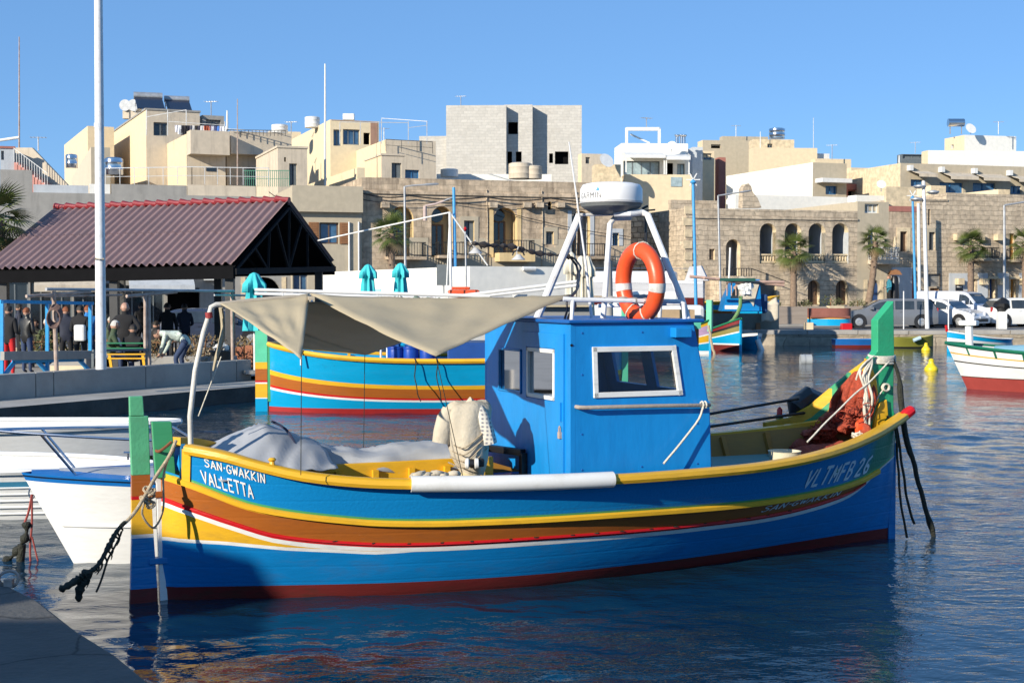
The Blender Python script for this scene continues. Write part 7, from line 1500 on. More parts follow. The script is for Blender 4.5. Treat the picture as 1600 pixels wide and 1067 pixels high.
for u in (.03,.48,.93):
    for e in (NR.lerp(FR_,.03),NR.lerp(FR_,.9)): p = e+V*u; MB().box((p.x-.11,p.y-.11,.42),(p.x+.11,p.y+.11,p.z-.2)).build('post', mat('dark_grey_post',(.05,.05,.05),.6), sh_, off=o0, bevel=.01)
# ---------------------------------------------------------------- lamp masts, poles
def pole(name,label,cat,px,yb,yt,D,r,m,rt=None,arms=(),z0=None,group=None,heads=None):
    a = at(px[0],yb,D); c = at(px[1],yt,D); z = z0 if z0 is not None else a.z; base = Vector((a.x,a.y,z)); t = thing(name,label,cat,base,0,group)
    MB().tube([(0,0,0),(c-base)*.5,(c-base)],[r,(r+(rt or r))/2,rt or r],12).build('shaft', m, t, smooth=True)
    for arm in arms:
        P = [at(x,y,D)-base for x,y in arm]; MB().tube(P,r*.55,8).build('arm', m, t, smooth=True); e = P[-1]; d = (P[-1]-P[-2]).normalized()
        MB().tube([e-d*.05,e+d*.15,e+d*.5,e+d*.6],[.05,.10,.09,.03],10,flat=.5).build('lamp_head', GALV, t, smooth=True)
    return t,base
t,base = pole('lamp_mast','tall thick white lamp mast rising from the promenade at the left','lamp mast',(158,153.5),577,-40,29.5,.115,WMET,.085)
MB().tube([at(154.5,200,29.5)-base,at(154.6,193,29.5)-base],.10,14).build('collar', WMET, t); MB().tube([at(156,405,29.4)-base+Vector((.09*math.cos(k),.09*math.sin(k)-.02,.02*math.sin(k*2))) for k in range(7)],.012,6).build('tied_string', ROPE, t)
MB().bar(at(148,0,29.5)-base,at(149,-40,29.5)-base,.02,.02).build('cable_strip', GALV, t)
t,b_ = pole('double_lamp','white lamp post with two round lamp heads among the parked cars','street lamp',(1449,1443),510,283,69,.11,WMET,.08,z0=.66)
for (x,y) in ((1437,292),(1458,301),(1432,312)): 
    p = at(x,y,69)-b_; MB().tube([at(1447,y,69)-b_,p],.03,6).build('arm', GALV, t); MB().lathe([(.02,.12),(.28,.06),(.30,0),(.2,-.08),(.02,-.1)],p,14).build('lamp_head', GALV, t, smooth=True)
for (lab,px,yb,yt,D,z0,star) in (('tall blue pole with a star-shaped top by the rubble wall',(1089,1083),440,285,60,.66,1),('tall blue pole with a star-shaped top beside the double lamp',(1432,1426),475,310,73,.66,1),('blue pole with bare top in front of the stone palace',(713,709),430,293,58,.66,0)):
    t,b_ = pole('decorated_pole',lab,'pole',px,yb,yt,D,.075,paint('pole_blue',(.06,.32,.62),.4),.06,z0=z0,group='blue festival poles')
    if star:
        p = at(px[1],yt-4,D)-b_; MB().lathe([(.02,-.14),(.14,0),(.02,.14)],at(px[1],yt,D)-b_,10).build('ball', MATS['pole_blue'], t, smooth=True)
        for k in range(6): an = R(60*k); MB().bar(p,p+Vector((.3*math.cos(an),0,.3*math.sin(an))),.06,.04).build('star_ray', FRW, t)
pole('street_lamp','galvanised street lamp with long arm before the palm by the stone palace','street lamp',(634,632),420,292,56,.055,GALV,.04,arms=[[(632,292),(645,290),(662,289)]],z0=.66,group='galvanised street lamps')
pole('street_lamp','galvanised street lamp with arm in front of the arcaded house','street lamp',(1127,1122),470,306,70,.07,GALV,.045,arms=[[(1122,306),(1135,304),(1155,301)]],z0=.66,group='galvanised street lamps')
pole('street_lamp','galvanised street lamp with arm reaching over the right edge','street lamp',(1570,1569),475,321,76,.09,GALV,.06,arms=[[(1569,321),(1582,319),(1600,316)]],z0=.66,group='galvanised street lamps')
pole('wall_lamp_arm','lamp on a bent pinkish bracket against the stone palace','street lamp',(664,664),345,322,68,.09,mat('pinkish_bracket',(.45,.35,.32),.6),arms=[[(664,322),(680,319),(694,314)]],z0=at(664,345,68).z)
t,b_=pole('wooden_mast','grey wooden mast pole standing behind the cabin roof','pole',(953,950),500,408,45,.13,GREYP,z0=.66); pole('thin_post','thin white post in the water-side railing by the cars','post',(1412,1412),512,455,68,.03,WMET,z0=.66); pole('thin_post','thin white post right of the double lamp','post',(1482,1482),512,463,67,.03,WMET,z0=.66)
pole('slim_white_pole','slim white pole before the corner stone house','pole',(1437,1435),470,318,79,.09,FRW,z0=1.66); pole('white_arch_post','short white post in the arched doorway of the arcaded house','post',(1139,1141),438,387,75,.05,FRW,z0=at(0,438,80).z)
pole('sign_post','narrow dark panel on a post behind the turquoise boat','sign',(693,693),475,446,42,.03,GALV); o = MB().box((-.2,-.05,0),(.2,.05,.62)).build('dark_panel', GRYD, None); o.location = at(693,446,42); tag(o,'narrow dark display panel above the turquoise boat roof','panel')
t,b_=pole('rigging_pole','dark pole topped with a red light above the turquoise boat','pole',(729,727),470,362,31,.02,GALV); MB().lathe([(.01,-.04),(.045,0),(.01,.05)],at(727,358,31)-b_,10).build('red_light', REDP, t, smooth=True)
t,b_=pole('rigging_pole','pale twin pole with taut lines above the turquoise boat','pole',(705,703),470,332,33,.035,WMET)
for a,c in (((703,332),(497,376)),((703,332),(762,415)),((703,334),(697,470))): MB().tube([at(*a,33)-b_,at(*c,33 if c[0] > 600 else 36)-b_],.018,6).build('stay_line', FRW, t)
# ---------------------------------------------------------------- closed parasols
def parasol(label, px, yt, yb, D, m, grp, name='closed_parasol', wscale=1.):
    top = at(px,yt,D); z0 = .5; H = top.z-z0; zc = (at(px,yb,D).z-z0); t = thing(name,label,'parasol',(top.x,D,z0),rnd.random()*3,grp)
    MB().tube([(0,0,0),(0,0,H)],.03,8).build('pole', FRW, t, smooth=True); MB().box((-.3,-.3,0),(.3,.3,.08)).build('base', CONQ, t)
    g = MB(); vs = []; n = 32; prof = [(.0,.02),(.03,.10),(.13,.16),(.20,.22),(.31,.235),(.315,.15),(.5,.17),(.8,.20),(1.,.23)]; 
    for f_,r_ in prof:
        for k in range(n): a = 2*math.pi*k/n; rr3 = r_*wscale*(1+.22*math.cos(8*a)*(f_ > .1)+.05*math.sin(3*a+5*f_)); vs.append((rr3*math.cos(a),rr3*math.sin(a),H+.05-f_*(H-max(zc,.25))-.05*math.cos(8*a)*(abs(f_-.31) < .02)))
    g.add(vs,[(i*n+k,i*n+(k+1)%n,(i+1)*n+(k+1)%n,(i+1)*n+k) for i in range(len(prof)-1) for k in range(n)]); g.build('cloth', m, t, smooth=True, ang=80); return t
TL = mat('teal_cloth',(.05,.50,.54),.85,var=.1,bump=.3,bscale=20); CRM = mat('cream_cloth',(.62,.58,.48),.85,var=.08)
parasol('closed teal parasol, right one of the two before the white hut',626,414,478,36.5,TL,'closed teal parasols',wscale=.85); parasol('closed teal parasol, left one of the two before the white hut',575,416,478,36,TL,'closed teal parasols',wscale=.85)
parasol('closed teal parasol beside the arch under the end of the shelter',397,429,520,34.3,TL,'closed teal parasols',wscale=1.1)
for px,lab in ((893,'cream closed parasol left of the radar frame leg'),(908,'cream closed parasol between the radar frame legs'),(918,'cream closed parasol beside the grey mast pole')): parasol(lab,px,402 if px > 900 else 396,500,47,CRM,'closed cream parasols')
# ---------------------------------------------------------------- palms
FROND = MB(); FROND.tube([(0,0,0),(.25,0,.08),(.55,0,.06)],[.02,.015,.012],4)
for k in range(17):
    a = R(-88+k*11); L = .70*(1-.3*abs(k-8)/8); c = Vector((.55,0,.06)); d = Vector((math.cos(a),math.sin(a),0)); pz = Vector((0,0,-.28*(L)**1.2)); w_ = Vector((-d.y,d.x,0))*.021
    FROND.add([c-w_*.4,c+w_*.4,c+d*L*.55+w_+pz*.35,c+d*L*.55-w_+pz*.35,c+d*L+pz*1.3],[(0,1,2,3),(3,2,4)])
def leafmat(name,a,b_):
    m = mat(name,a,.5,col2=b_,scale=.9,bump=0); p = m.node_tree.nodes['Principled BSDF']; p.inputs['Subsurface Weight'].default_value = 0; p.inputs['Specular IOR Level'].default_value = .3; return m
LEAF = leafmat('palm_leaf',(.055,.085,.02),(.13,.16,.04)); DRY = leafmat('dry_palm_leaf',(.22,.16,.08),(.3,.22,.12)); TRK = mat('palm_trunk',(.13,.09,.065),.9,var=.35,scale=6,bump=.8,bscale=9,col2=(.28,.2,.14))
def fmesh(m):
    o = FROND.build('frond', m); me = o.data; bpy.data.objects.remove(o); return me
FM = fmesh(LEAF); FMD = fmesh(DRY)
def palm(label, px, ytop, ybase, D, z0, cr, n=30, lean=0, trunk=.16, seed=0, px_base=None):
    top = at(px,ytop,D); bx = at(px_base or px,ybase,D).x; t = thing('fan_palm',label,'palm tree',(bx,D,z0),0,'fan palms along the waterfront'); c = Vector((top.x-bx,0,top.z-z0)); r3 = random.Random(seed)
    pts = [c*(i/14)+Vector((.12*math.sin(i/14*3.1)*lean,0,0)) for i in range(15)]; g = MB(); vr = [trunk*(1.15-.25*i/14+(.13 if i%2 else 0)) for i in range(15)]; g.tube(pts,vr,10)
    for k in range(26): q = c*(.55+.45*k/26); an = k*2.4; g.bar(q+Vector((trunk*.8*math.cos(an),trunk*.8*math.sin(an),0)),q+Vector((trunk*1.5*math.cos(an),trunk*1.5*math.sin(an),.12)),.05,.03)
    g.build('trunk', TRK, t, smooth=True, ang=60)
    for k in range(n):
        el = R(82-150*(k/n)**.9+r3.uniform(-8,8)); az = k*2.39996+r3.uniform(-.3,.3); dry = k > n*.88
        f_ = bpy.data.objects.new('frond', FMD if dry else FM); C.objects.link(f_); f_.parent = t; s_ = cr/1.17*r3.uniform(.8,1.05); f_.scale = (s_,s_,s_)
        f_.location = c+Vector((0,0,-.12*(k/n))); f_.rotation_euler = (r3.uniform(-.5,.5),-el*.9,az)
    return t
palm('fan palm in front of the arcaded house, between its arches',1240,392,475,76.3,1.66,1.35,34,seed=1); palm('leaning fan palm beside the white balcony of the grey plaster house',1368,377,475,77.6,1.66,1.15,30,.6,seed=2,px_base=1356)
palm('fan palm in front of the long block house sign',1517,384,475,79.2,1.66,1.25,32,seed=3); palm('fan palm cut by the right edge of the picture',1602,380,475,80.4,1.66,1.25,30,seed=4)
palm('fan palm before the old stone palace, rising behind the white hut',612,365,440,60,.66,1.15,34,seed=5,trunk=.14); palm('large dark palm at the left edge beside the shelter roof',-8,345,560,40,.42,1.35,40,seed=6,trunk=.28)
# ---------------------------------------------------------------- cars
TYRE = mat('tyre_rubber',(.015,.015,.016),.8); RIM = mat('alloy_rim',(.45,.46,.47),.35,metal=.7); CARG = glass('car_window_glass',(.03,.04,.05),.05); RLT = mat('tail_lamp_red',(.4,.02,.02),.3); HLT = mat('headlamp_glass',(.6,.62,.65),.15)
def car(label, loc, rz, col, L=4.4, W_=1.75, H=1.48, kind='hatch', cat='car', lower=None, name='parked_car', grille=True):
    t = thing(name,label,cat,loc,rz,'cars parked along the far quay' if loc[1] > 60 else None); body = mat('car_paint_'+label.split()[0]+'_'+str(int(loc[0]*7)),col,.25,var=.02,bump=0,coat=.6)
    if kind == 'van': top = [(0,.62),(.01,.98),(.03,1.),(.45,1.),(.62,.985),(.70,.93),(.80,.68),(.84,.60),(.97,.50),(1,.36)]; belt = .60
    elif kind == 'estate': top = [(0,.55),(.015,.70),(.06,.93),(.14,.985),(.35,1),(.52,.985),(.62,.92),(.76,.66),(.80,.63),(.95,.52),(1,.38)]; belt = .62
    else: top = [(0,.5),(.02,.66),(.12,.93),(.22,.99),(.42,1),(.52,.98),(.60,.92),(.74,.67),(.78,.63),(.95,.50),(1,.36)]; belt = .62
    N = 40; zb_ = .16; rows = []
    def wd(x, zf):     # half width
        e = 1-.10*(abs(2*x-1))**6; return W_/2*e*(1-.0*zf) if zf < belt else W_/2*e*(1-.16*(zf-belt)/(1-belt))
    for i in range(N+1):
        x = i/N; zt = spline(top,x) if 0 < x < 1 else lin(top,x); bz = zb_/H+.05*(abs(2*x-1))**8
        zz = [bz, .32, min(zt,belt)*.99, None]; prof = []
        k1 = min(zt,belt)
        prof = [(wd(x,0)*.93,bz),(wd(x,0),.26),(wd(x,0),min(.42,k1*.85)),(wd(x,0)*.985,k1*.985),(wd(x,zt)*.98 if zt > k1+.02 else wd(x,k1)*.95,max(k1,zt-.06)),(wd(x,zt)*.85,zt-.012),(0,zt)]
        rows.append([(x*L,-a,c*H) for a,c in prof]+[(x*L,a,c*H) for a,c in prof[-2::-1]])
    m = MB(); n_ = len(rows[0]); vs = [p for r_ in rows for p in r_]; m.add(vs,[(i*n_+k,(i+1)*n_+k,(i+1)*n_+k+1,i*n_+k+1) for i in range(N) for k in range(n_-1)]+[tuple(range(n_)),tuple(N*n_+k for k in range(n_))],0)
    bo = m.build('body', body, t, smooth=True, ang=28)
    def zt(x): return spline(top,x)
    wins = {'van':[(.60,.73),(.74,.80)],'estate':[(.06,.22),(.25,.44),(.46,.70)],'hatch':[(.14,.24),(.27,.46),(.48,.70)]}[kind]
    for sg in (-1,1):
        for a,c in wins:
            g = MB(); k = 5; up_ = [(a+(c-a)*i/k) for i in range(k+1)]; q = []
            for x in up_: q.append((x*L, sg*(wd(x,belt)+.006), (belt+.02)*H))
            for x in up_[::-1]: z = max(belt+.03,zt(x)-.085); q.append((x*L, sg*(W_/2*(1-.16*(z-belt)/(1-belt))*(.985)+.012), z*H))
            g.add(q,[tuple(range(len(q)))]); g.build('side_window', CARG, t)
    g = MB(); a,c = ((.705,.815) if kind == 'van' else (.615,.745)); g.grid(3,4,lambda u,v:((a+(c-a)*u)*L,(2*v-1)*W_*.40*(1-.02*u),zt(a+(c-a)*u)*H+.012)); g.build('windscreen', CARG, t, smooth=True)
    g = MB(); a,c = ((.02,.10) if kind != 'van' else (.0,.012)); g.grid(3,4,lambda u,v:((a+(c-a)*u)*L-.004,(2*v-1)*W_*.38,(zt(a+(c-a)*u)*H+.010))); g.build('rear_window', CARG, t, smooth=True)
    for x in (.17,.81):
        for sg in (-1,1):
            M = Matrix.Rotation(R(90),3,'X'); wh = MB(); wh.lathe([(.2,-.1),(.31,-.09),(.325,-.05),(.325,.05),(.31,.09),(.2,.1)],(0,0,0),20,M=M); wo_ = wh.build('wheel', TYRE, t, smooth=True); wo_.location = (x*L,sg*(W_/2-.09),.32)
            MB().lathe([(.01,-.105),(.1,-.112),(.19,-.105),(.2,-.09),(.2,.09),(.19,.105),(.1,.112),(.01,.105)],(0,0,0),12,M=M).build('rim', RIM, wo_)
            MB().lathe([(.37,-.012),(.37,.012)],(x*L,sg*(W_/2-.0),.34),18,M=M).build('wheel_arch', BLK, t)
    for sg in (-1,1):
        MB().box((L*.955,sg*W_*.30-.12,.50*H-.12),(L*.985,sg*W_*.30+.12,.50*H+.02)).build('headlight', HLT, t, bevel=.02); MB().box((-.01,sg*W_*.38-.08,.52*H),(.06,sg*W_*.38+.08,.68*H)).build('tail_light', RLT, t, bevel=.02)
        MB().box((L*.66,sg*(W_/2+.02),.62*H),(L*.70,sg*(W_/2+.17),.72*H)).build('mirror', body, t, bevel=.02)
        for x in (.36,.56): MB().box((L*x,sg*(W_/2+.002),.54*H),(L*x+.16,sg*(W_/2+.02),.56*H)).build('door_handle', BLK if lower else body, t)
    MB().box((L*.985,-W_*.33,.2*H),(L*1.003,W_*.33,.31*H)).build('bumper', lower or BLK, t, bevel=.02); MB().box((-.015,-W_*.42,.2*H),(.03,W_*.42,.33*H)).build('rear_bumper', lower or body, t, bevel=.02)
    MB().box((L*1.004,-.25,.32*H),(L*1.01,.25,.39*H)).build('number_plate', FRW, t); return t
gz = .668
def cp(px, y, D): return (at(px,y,D).x, D, gz)
x0 = cp(1462,510,70); car('silver grey estate car parked facing left on the far quay',(x0[0],70,gz),R(180-8),(.13,.14,.16),4.7,1.76,1.48,'estate')
x0 = cp(1423,510,73.5); car('white hatchback seen from its front corner beside the grey car',(x0[0],73.6,gz),R(-48),(.72,.72,.72),4.1,1.75,1.45,'hatch')
x0 = cp(1432,505,77); car('white panel van with dark bonnet, tallest of the parked vehicles',(x0[0],76.2,gz),R(-45),(.55,.58,.66),4.4,1.8,1.85,'van',cat='van',name='parked_van',lower=BLK)
x0 = cp(1500,505,77); car('dark grey hatchback partly hidden behind the van',(x0[0]-.3,76.6,gz),R(-46),(.06,.065,.07),4.0,1.7,1.48,'hatch')
x0 = cp(1545,505,72); car('white city car near the right edge behind a black bollard cover',(x0[0],72.5,gz),R(6),(.72,.72,.70),3.8,1.65,1.5,'hatch')
t = car('dark blue car parked behind the bending man by the shelter',(at(248,530,52).x,52,.43),R(4),(.03,.04,.07),4.3,1.75,1.45,'hatch'); t['group'] = ''; del t['group']
# little things on the far quay
t = thing('covered_post','white post with a black bag over it near the white city car','post',(at(1565,510,68).x,68,gz)); MB().box((-.2,-.2,0),(.2,.2,.85)).build('pedestal', FRW, t, bevel=.02); MB().blob((0,0,1.15),(.36,.3,.32),12,amp=.35,seed=4).build('black_bag', BLK, t, smooth=True)
t = thing('shrine_figure','dark statue shrine with pointed canopy before the blue arched door','shrine',(at(1398,475,78.5).x,78.6,1.66)); MB().tube([(0,0,0),(0,0,.8),(0,0,1.5),(0,0,1.7)],[.28,.26,.22,.13],12).build('figure', BLK, t, smooth=True); g = MB(); g.prism([(-.35,1.75),(.35,1.75),(.2,1.98),(0,2.05),(-.2,1.98)],lambda a,b_,d:(a,d,b_),-.3,.3); g.build('canopy', SHUT, t)
for k,(px,D,s_) in enumerate(((1205,76.3,.5),(1256,76.8,.45),(1298,77,.75),(1340,77.5,.5),(1525,79.6,.6),(1545,79.8,.5))):
    t = thing('quay_shrub',['grey-green shrub beside the roller shutter','small green shrub left of the first arched door','bushy shrub between the two arched doors','thin shrub right of the second arched door','yellow flowering shrub at the palm foot','green ground shrub below the red door'][k],'shrub',(at(px,475,D).x,D,1.66)); g = MB(); r3 = random.Random(k)
    for j in range(220):
        a = r3.random()*6.28; rr4 = s_*r3.random()**.5; z = s_*(1.0-rr4/s_*.6)*r3.random(); c = Vector((rr4*math.cos(a),rr4*math.sin(a),z)); d = Vector((r3.uniform(-1,1),r3.uniform(-1,1),r3.uniform(.2,1)))*.13; e = Vector((r3.uniform(-1,1),r3.uniform(-1,1),0))*.04
        g.add([c-e,c+e,c+d],[(0,1,2)],1 if (k == 4 and j%3 == 0) else 0)
    g.build('foliage', [leafmat('shrub_leaf',(.06,.08,.03),(.16,.16,.07)), mat('yellow_flower',(.6,.45,.05),.7)], t); MB().tube([(0,0,0),(0,0,s_*.6)],.03,5).build('stem', SHUT, t)
# ---------------------------------------------------------------- people
SKIN = mat('skin',(.42,.24,.17),.5,var=.05,bump=0); HAIRD = mat('dark_hair',(.02,.015,.012),.7); HAIRG = mat('grey_hair',(.5,.48,.45),.8); HAIRR = mat('auburn_hair',(.2,.06,.02),.7)
JEAN = mat('blue_jeans',(.03,.05,.11),.9); BLKC = mat('black_cloth',(.012,.012,.014),.9)
def person(label, loc, rz, H=1.72, pose=None, top=BLKC, legs=JEAN, hair=HAIRD, skirt=False, skin=SKIN, extra=None):
    P = dict(pelvis=(0,0,.53),chest=(0,0,.74),neck=(0,0,.84),head=(0,.01,.93),hl=(-.06,0,.51),hr=(.06,0,.51),kl=(-.065,.01,.28),kr=(.065,.01,.28),al=(-.065,0,.035),ar=(.065,0,.035),tl=(-.07,.07,.012),tr=(.07,.07,.012),
             sl=(-.11,0,.80),sr=(.11,0,.80),el=(-.145,-.01,.63),er=(.145,-.01,.63),wl=(-.15,.03,.48),wr=(.15,.03,.48),fl=(-.15,.05,.43),fr=(.15,.05,.43))
    if pose: P.update(pose)
    names = list(P); idx = {k:i for i,k in enumerate(names)}; E_ = [('pelvis','chest'),('chest','neck'),('neck','head'),('pelvis','hl'),('pelvis','hr'),('hl','kl'),('hr','kr'),('kl','al'),('kr','ar'),('al','tl'),('ar','tr'),('chest','sl'),('chest','sr'),('sl','el'),('sr','er'),('el','wl'),('er','wr'),('wl','fl'),('wr','fr')]
    rad = dict(pelvis=.085,chest=.088,neck=.036,head=.058,hl=.052,hr=.052,kl=.036,kr=.036,al=.025,ar=.025,tl=.018,tr=.018,sl=.04,sr=.04,el=.029,er=.029,wl=.021,wr=.021,fl=.017,fr=.017)
    me = bpy.data.meshes.new('body'); me.from_pydata([Vector(P[k])*H for k in names],[(idx[a],idx[b_]) for a,b_ in E_],[]); o = bpy.data.objects.new('tmp_body',me); C.objects.link(o)
    md = o.modifiers.new('s','SKIN'); 
    for k in names:
        sv = me.skin_vertices[0].data[idx[k]]; rr5 = rad[k]*H; sv.radius = (rr5*(1.25 if k in ('pelvis','chest') else 1), rr5*(.85 if k in ('pelvis','chest') else 1)); sv.use_root = (k == 'pelvis')
    sb = o.modifiers.new('b','SUBSURF'); sb.levels = 2; sb.render_levels = 2
    dg = bpy.context.evaluated_depsgraph_get(); m2 = bpy.data.meshes.new_from_object(o.evaluated_get(dg)); bpy.data.objects.remove(o)
    m2.materials.clear()
    for mm in (top,legs,skin,hair,BLK): m2.materials.append(mm)
    B_ = [('chest','neck',0),('pelvis','chest',0),('neck','head',2),('hl','kl',1),('hr','kr',1),('kl','al',1),('kr','ar',1),('al','tl',4),('ar','tr',4),('sl','el',0),('sr','er',0),('el','wl',0),('er','wr',0),('wl','fl',2),('wr','fr',2),('chest','sl',0),('chest','sr',0)]
    for f_ in m2.polygons:
        c = Vector(f_.center); best = None
        for a,b_,k in B_:
            pa,pb = Vector(P[a])*H,Vector(P[b_])*H; d = pb-pa; u = max(0,min(1,(c-pa).dot(d)/max(1e-9,d.length_squared))); e = (c-pa-d*u).length/(rad[a]*H)
            if best is None or e < best[0]: best = (e,k)
        f_.material_index = best[1]; f_.use_smooth = True
    t = thing('person',label,'person',loc,rz); o = bpy.data.objects.new('body',m2); C.objects.link(o); o.parent = t
    hd = Vector(P['head'])*H; up = (hd-Vector(P['neck'])*H).normalized(); g = MB(); xx = Vector((1,0,0)); yy = up.cross(xx).normalized(); M = Matrix((xx,yy,up)).transposed()
    g.blob((0,0,0),(.052*H,.062*H,.068*H),12,amp=0); hm = MB(); hm.add([M@Vector(v)+hd+up*.004*H for v in g.v],g.f); hm.build('head', skin, t, smooth=True)
    hh = MB(); g = MB(); g.blob((0,0,0),(.057*H,.066*H,.070*H),12,amp=.05); keep = [f_ for f_ in g.f if sum(g.v[i][2] for i in f_)/len(f_) > (-.01*H if sum(g.v[i][1] for i in f_)/len(f_) < .01*H else .035*H)]; hh.add([M@Vector(v)+hd+up*.006*H for v in g.v],keep); hh.build('hair', hair, t, smooth=True)
    nz = MB(); 
    for q,r_ in (((0,.064,-.008),.011),((-.053,0,-.005),.011),((.053,0,-.005),.011)): nz.blob(M@(Vector(q)*H)+hd,r_*H,6,amp=0)
    nz.build('nose_and_ears', skin, t)
    for s_ in (-1,1):
        w0 = Vector(P['fl' if s_ < 0 else 'fr'])*H; dd = (w0-Vector(P['wl' if s_ < 0 else 'wr'])*H).normalized(); sd_ = dd.orthogonal().normalized(); hn = MB()
        for k in range(4): b0 = w0+sd_*(k-1.5)*.011*H*1; hn.tube([b0-dd*.01*H,b0+dd*.018*H,b0+dd*.034*H+Vector((0,.008*H,0))],[.0062*H,.0058*H,.004*H],5)
        b0 = w0-dd*.012*H; hn.tube([b0,b0+sd_*.02*H+dd*.006*H,b0+sd_*.026*H+dd*.022*H],[.007*H,.006*H,.004*H],5); hn.build('hand', skin, t, smooth=True)
    return t
SIT = dict(pelvis=(0,0,.28),chest=(0,.03,.48),neck=(0,.05,.585),head=(0,.07,.675),hl=(-.06,.02,.27),hr=(.06,.02,.27),kl=(-.07,.26,.28),kr=(.07,.26,.28),al=(-.07,.27,.035),ar=(.07,.27,.035),tl=(-.07,.34,.012),tr=(.07,.34,.012),sl=(-.11,.04,.54),sr=(.11,.04,.54),el=(-.14,.10,.39),er=(.14,.10,.39),wl=(-.09,.21,.36),wr=(.09,.21,.36),fl=(-.07,.25,.36),fr=(.07,.25,.36))
BEND = dict(pelvis=(0,-.12,.50),chest=(0,.10,.60),neck=(0,.20,.60),head=(0,.29,.59),hl=(-.06,-.10,.48),hr=(.06,-.10,.48),kl=(-.07,.03,.27),kr=(.07,.0,.27),al=(-.07,-.03,.035),ar=(.07,-.06,.035),tl=(-.07,.05,.012),tr=(.07,.02,.012),sl=(-.11,.14,.60),sr=(.11,.14,.60),el=(-.12,.18,.44),er=(.12,.18,.44),wl=(-.05,.24,.35),wr=(.06,.22,.34),fl=(-.04,.26,.31),fr=(.05,.24,.30))
HIPS = dict(el=(-.21,-.06,.66),er=(.21,-.06,.66),wl=(-.12,.03,.56),wr=(.12,.03,.56),fl=(-.09,.06,.54),fr=(.09,.06,.54))
HOLD = dict(wl=(-.09,.12,.60),wr=(.09,.12,.60),fl=(-.06,.15,.60),fr=(.06,.15,.60))
def gp(px, D): return (at(px,560,D).x, D, .42)
LCL = mat('pale_print_shirt',(.45,.52,.47),.9,var=.5,scale=14); GRNS = mat('green_sweater',(.05,.075,.04),.9); REDC = mat('red_cloth',(.5,.01,.012),.8); NAVY = mat('navy_cloth',(.02,.025,.045),.8); BLUC = mat('bright_blue_cloth',(.02,.18,.5),.8)
person('bald man in a black shirt seen from behind, hands on hips',gp(196,34.0),R(5),1.80,HIPS,BLKC,JEAN,SKIN)
person('grey-haired man in a green sweater sitting sideways on a chair',(at(172,560,33.4).x,33.4,.48),R(-70),1.78,SIT,GRNS,JEAN,HAIRG)
person('man in a pale printed shirt bending forward by the wall',gp(280,33.6),R(85),1.80,BEND,LCL,JEAN,HAIRD)
person('person in dark clothes walking away behind the bending man',gp(262,41),R(10),1.74,None,BLKC,BLKC,HAIRD); person('person in a dark jacket with a pale bag near the dark car',gp(289,43),R(30),1.70,HOLD,NAVY,BLKC,HAIRD)
person('person in black top with red trousers at the left edge',gp(14,34.5),R(-20),1.72,HOLD,BLKC,REDC,HAIRD); person('person with auburn hair and black leather jacket by the dark post',gp(42,36),R(-25),1.66,HOLD,mat('black_leather',(.012,.012,.012),.35),JEAN,HAIRR)
person('person in a dark padded vest with a blue sleeve in the middle of the group',gp(104,36.5),R(15),1.68,HOLD,NAVY,BLKC,HAIRR); person('person in a dark cap carrying a black and white backpack',gp(126,36),R(-10),1.72,HOLD,BLKC,BLKC,HAIRD)
person('person in a bright blue jacket beside the backpack carrier',gp(138,37.5),R(20),1.70,HOLD,BLUC,JEAN,HAIRR); person('person in black sitting hunched with back turned on the yellow bench',(at(210,560,33.6).x,33.4,.44),R(0),1.70,SIT,BLKC,JEAN,HAIRD)
person('person leaning by the far car in a teal shirt',(at(1391,475,78).x,78.3,1.66),R(100),1.70,HOLD,mat('teal_shirt',(.03,.2,.28),.9),BLKC,HAIRR)
o = MB().box((-.14,-.09,0),(.14,.09,.42)).build('backpack', [FRW], None, bevel=.05); o.location = at(126,533,35.8)+Vector((0,-.05,0)); tag(o,'white and black backpack on the back of the capped person','backpack')
# ---------------------------------------------------------------- promenade furniture
WL = WF
def lw(px, py, y): return WL.world(WL.y(px,py,y))
t = thing('steel_awning_structure','light blue metal frame structure with grey beam at the left edge','frame',lw(60,590,.3)); o0 = t.location.copy(); FB_ = paint('frame_blue',(.02,.30,.62),.4)
ya, yb_ = 1.0, 1.0
for (a,c,nm) in (((3,470),(3,590),'post'),((74,473),(74,580),'post'),((141,473),(141,550),'post'),((0,471),(145,474),'top_beam'),((4,590),(22,566),'brace'),((60,566),(74,582),'brace'),((122,560),(140,580),'brace'),((20,565),(130,562),'lower_beam')):
    MB().bar(lw(*a,ya),lw(*c,ya),.07,.07).build(nm, FB_, t, off=o0)
MB().bar(lw(3,556,.95),lw(146,554,.95),.15,.18).build('grey_beam', GREYP, t, off=o0)
t = thing('trestle_rig','rusty pipe posts with cross bars standing along the promenade wall','pipe frame',lw(100,600,.1)); o0 = t.location.copy()
for (a,c,r_,m_) in (((84,455),(90,622),.045,RUST),((232,458),(234,608),.045,RUST),((227,460),(227,550),.04,RUST),((362,455),(364,594),.04,RUST),((41,463),(141,456),.035,RUST),((198,463),(276,456),.04,RUST),((72,452),(365,455),.035,GALV),((70,463),(190,461),.025,RUST),((335,461),(405,462),.028,GALV),((161,470),(161,578),.035,RUST)):
    MB().tube([lw(*a,.35),lw(*c,.35)],r_,10).build('pipe', m_, t, off=o0, smooth=True)
g = MB(); 
for k in range(6): g.tube([lw(86,498,.2)+Vector((.14*math.cos(j*.52+k),.03*k-.1,.2*math.sin(j*.52+k)+.02*k)) for j in range(12)],.016,6,closed=True)
o = g.build('rope_coil', mat('brown_rope_coil',(.14,.09,.08),.9), None, off=lw(86,498,.2)); o.location = lw(86,498,.2); tag(o,'coil of brown rope hanging on the rusty pipe post','rope coil')
t = thing('hand_rail','low grey metal handrail between the lamp mast and the pipe posts','railing',lw(160,560,.3)); o0 = t.location.copy()
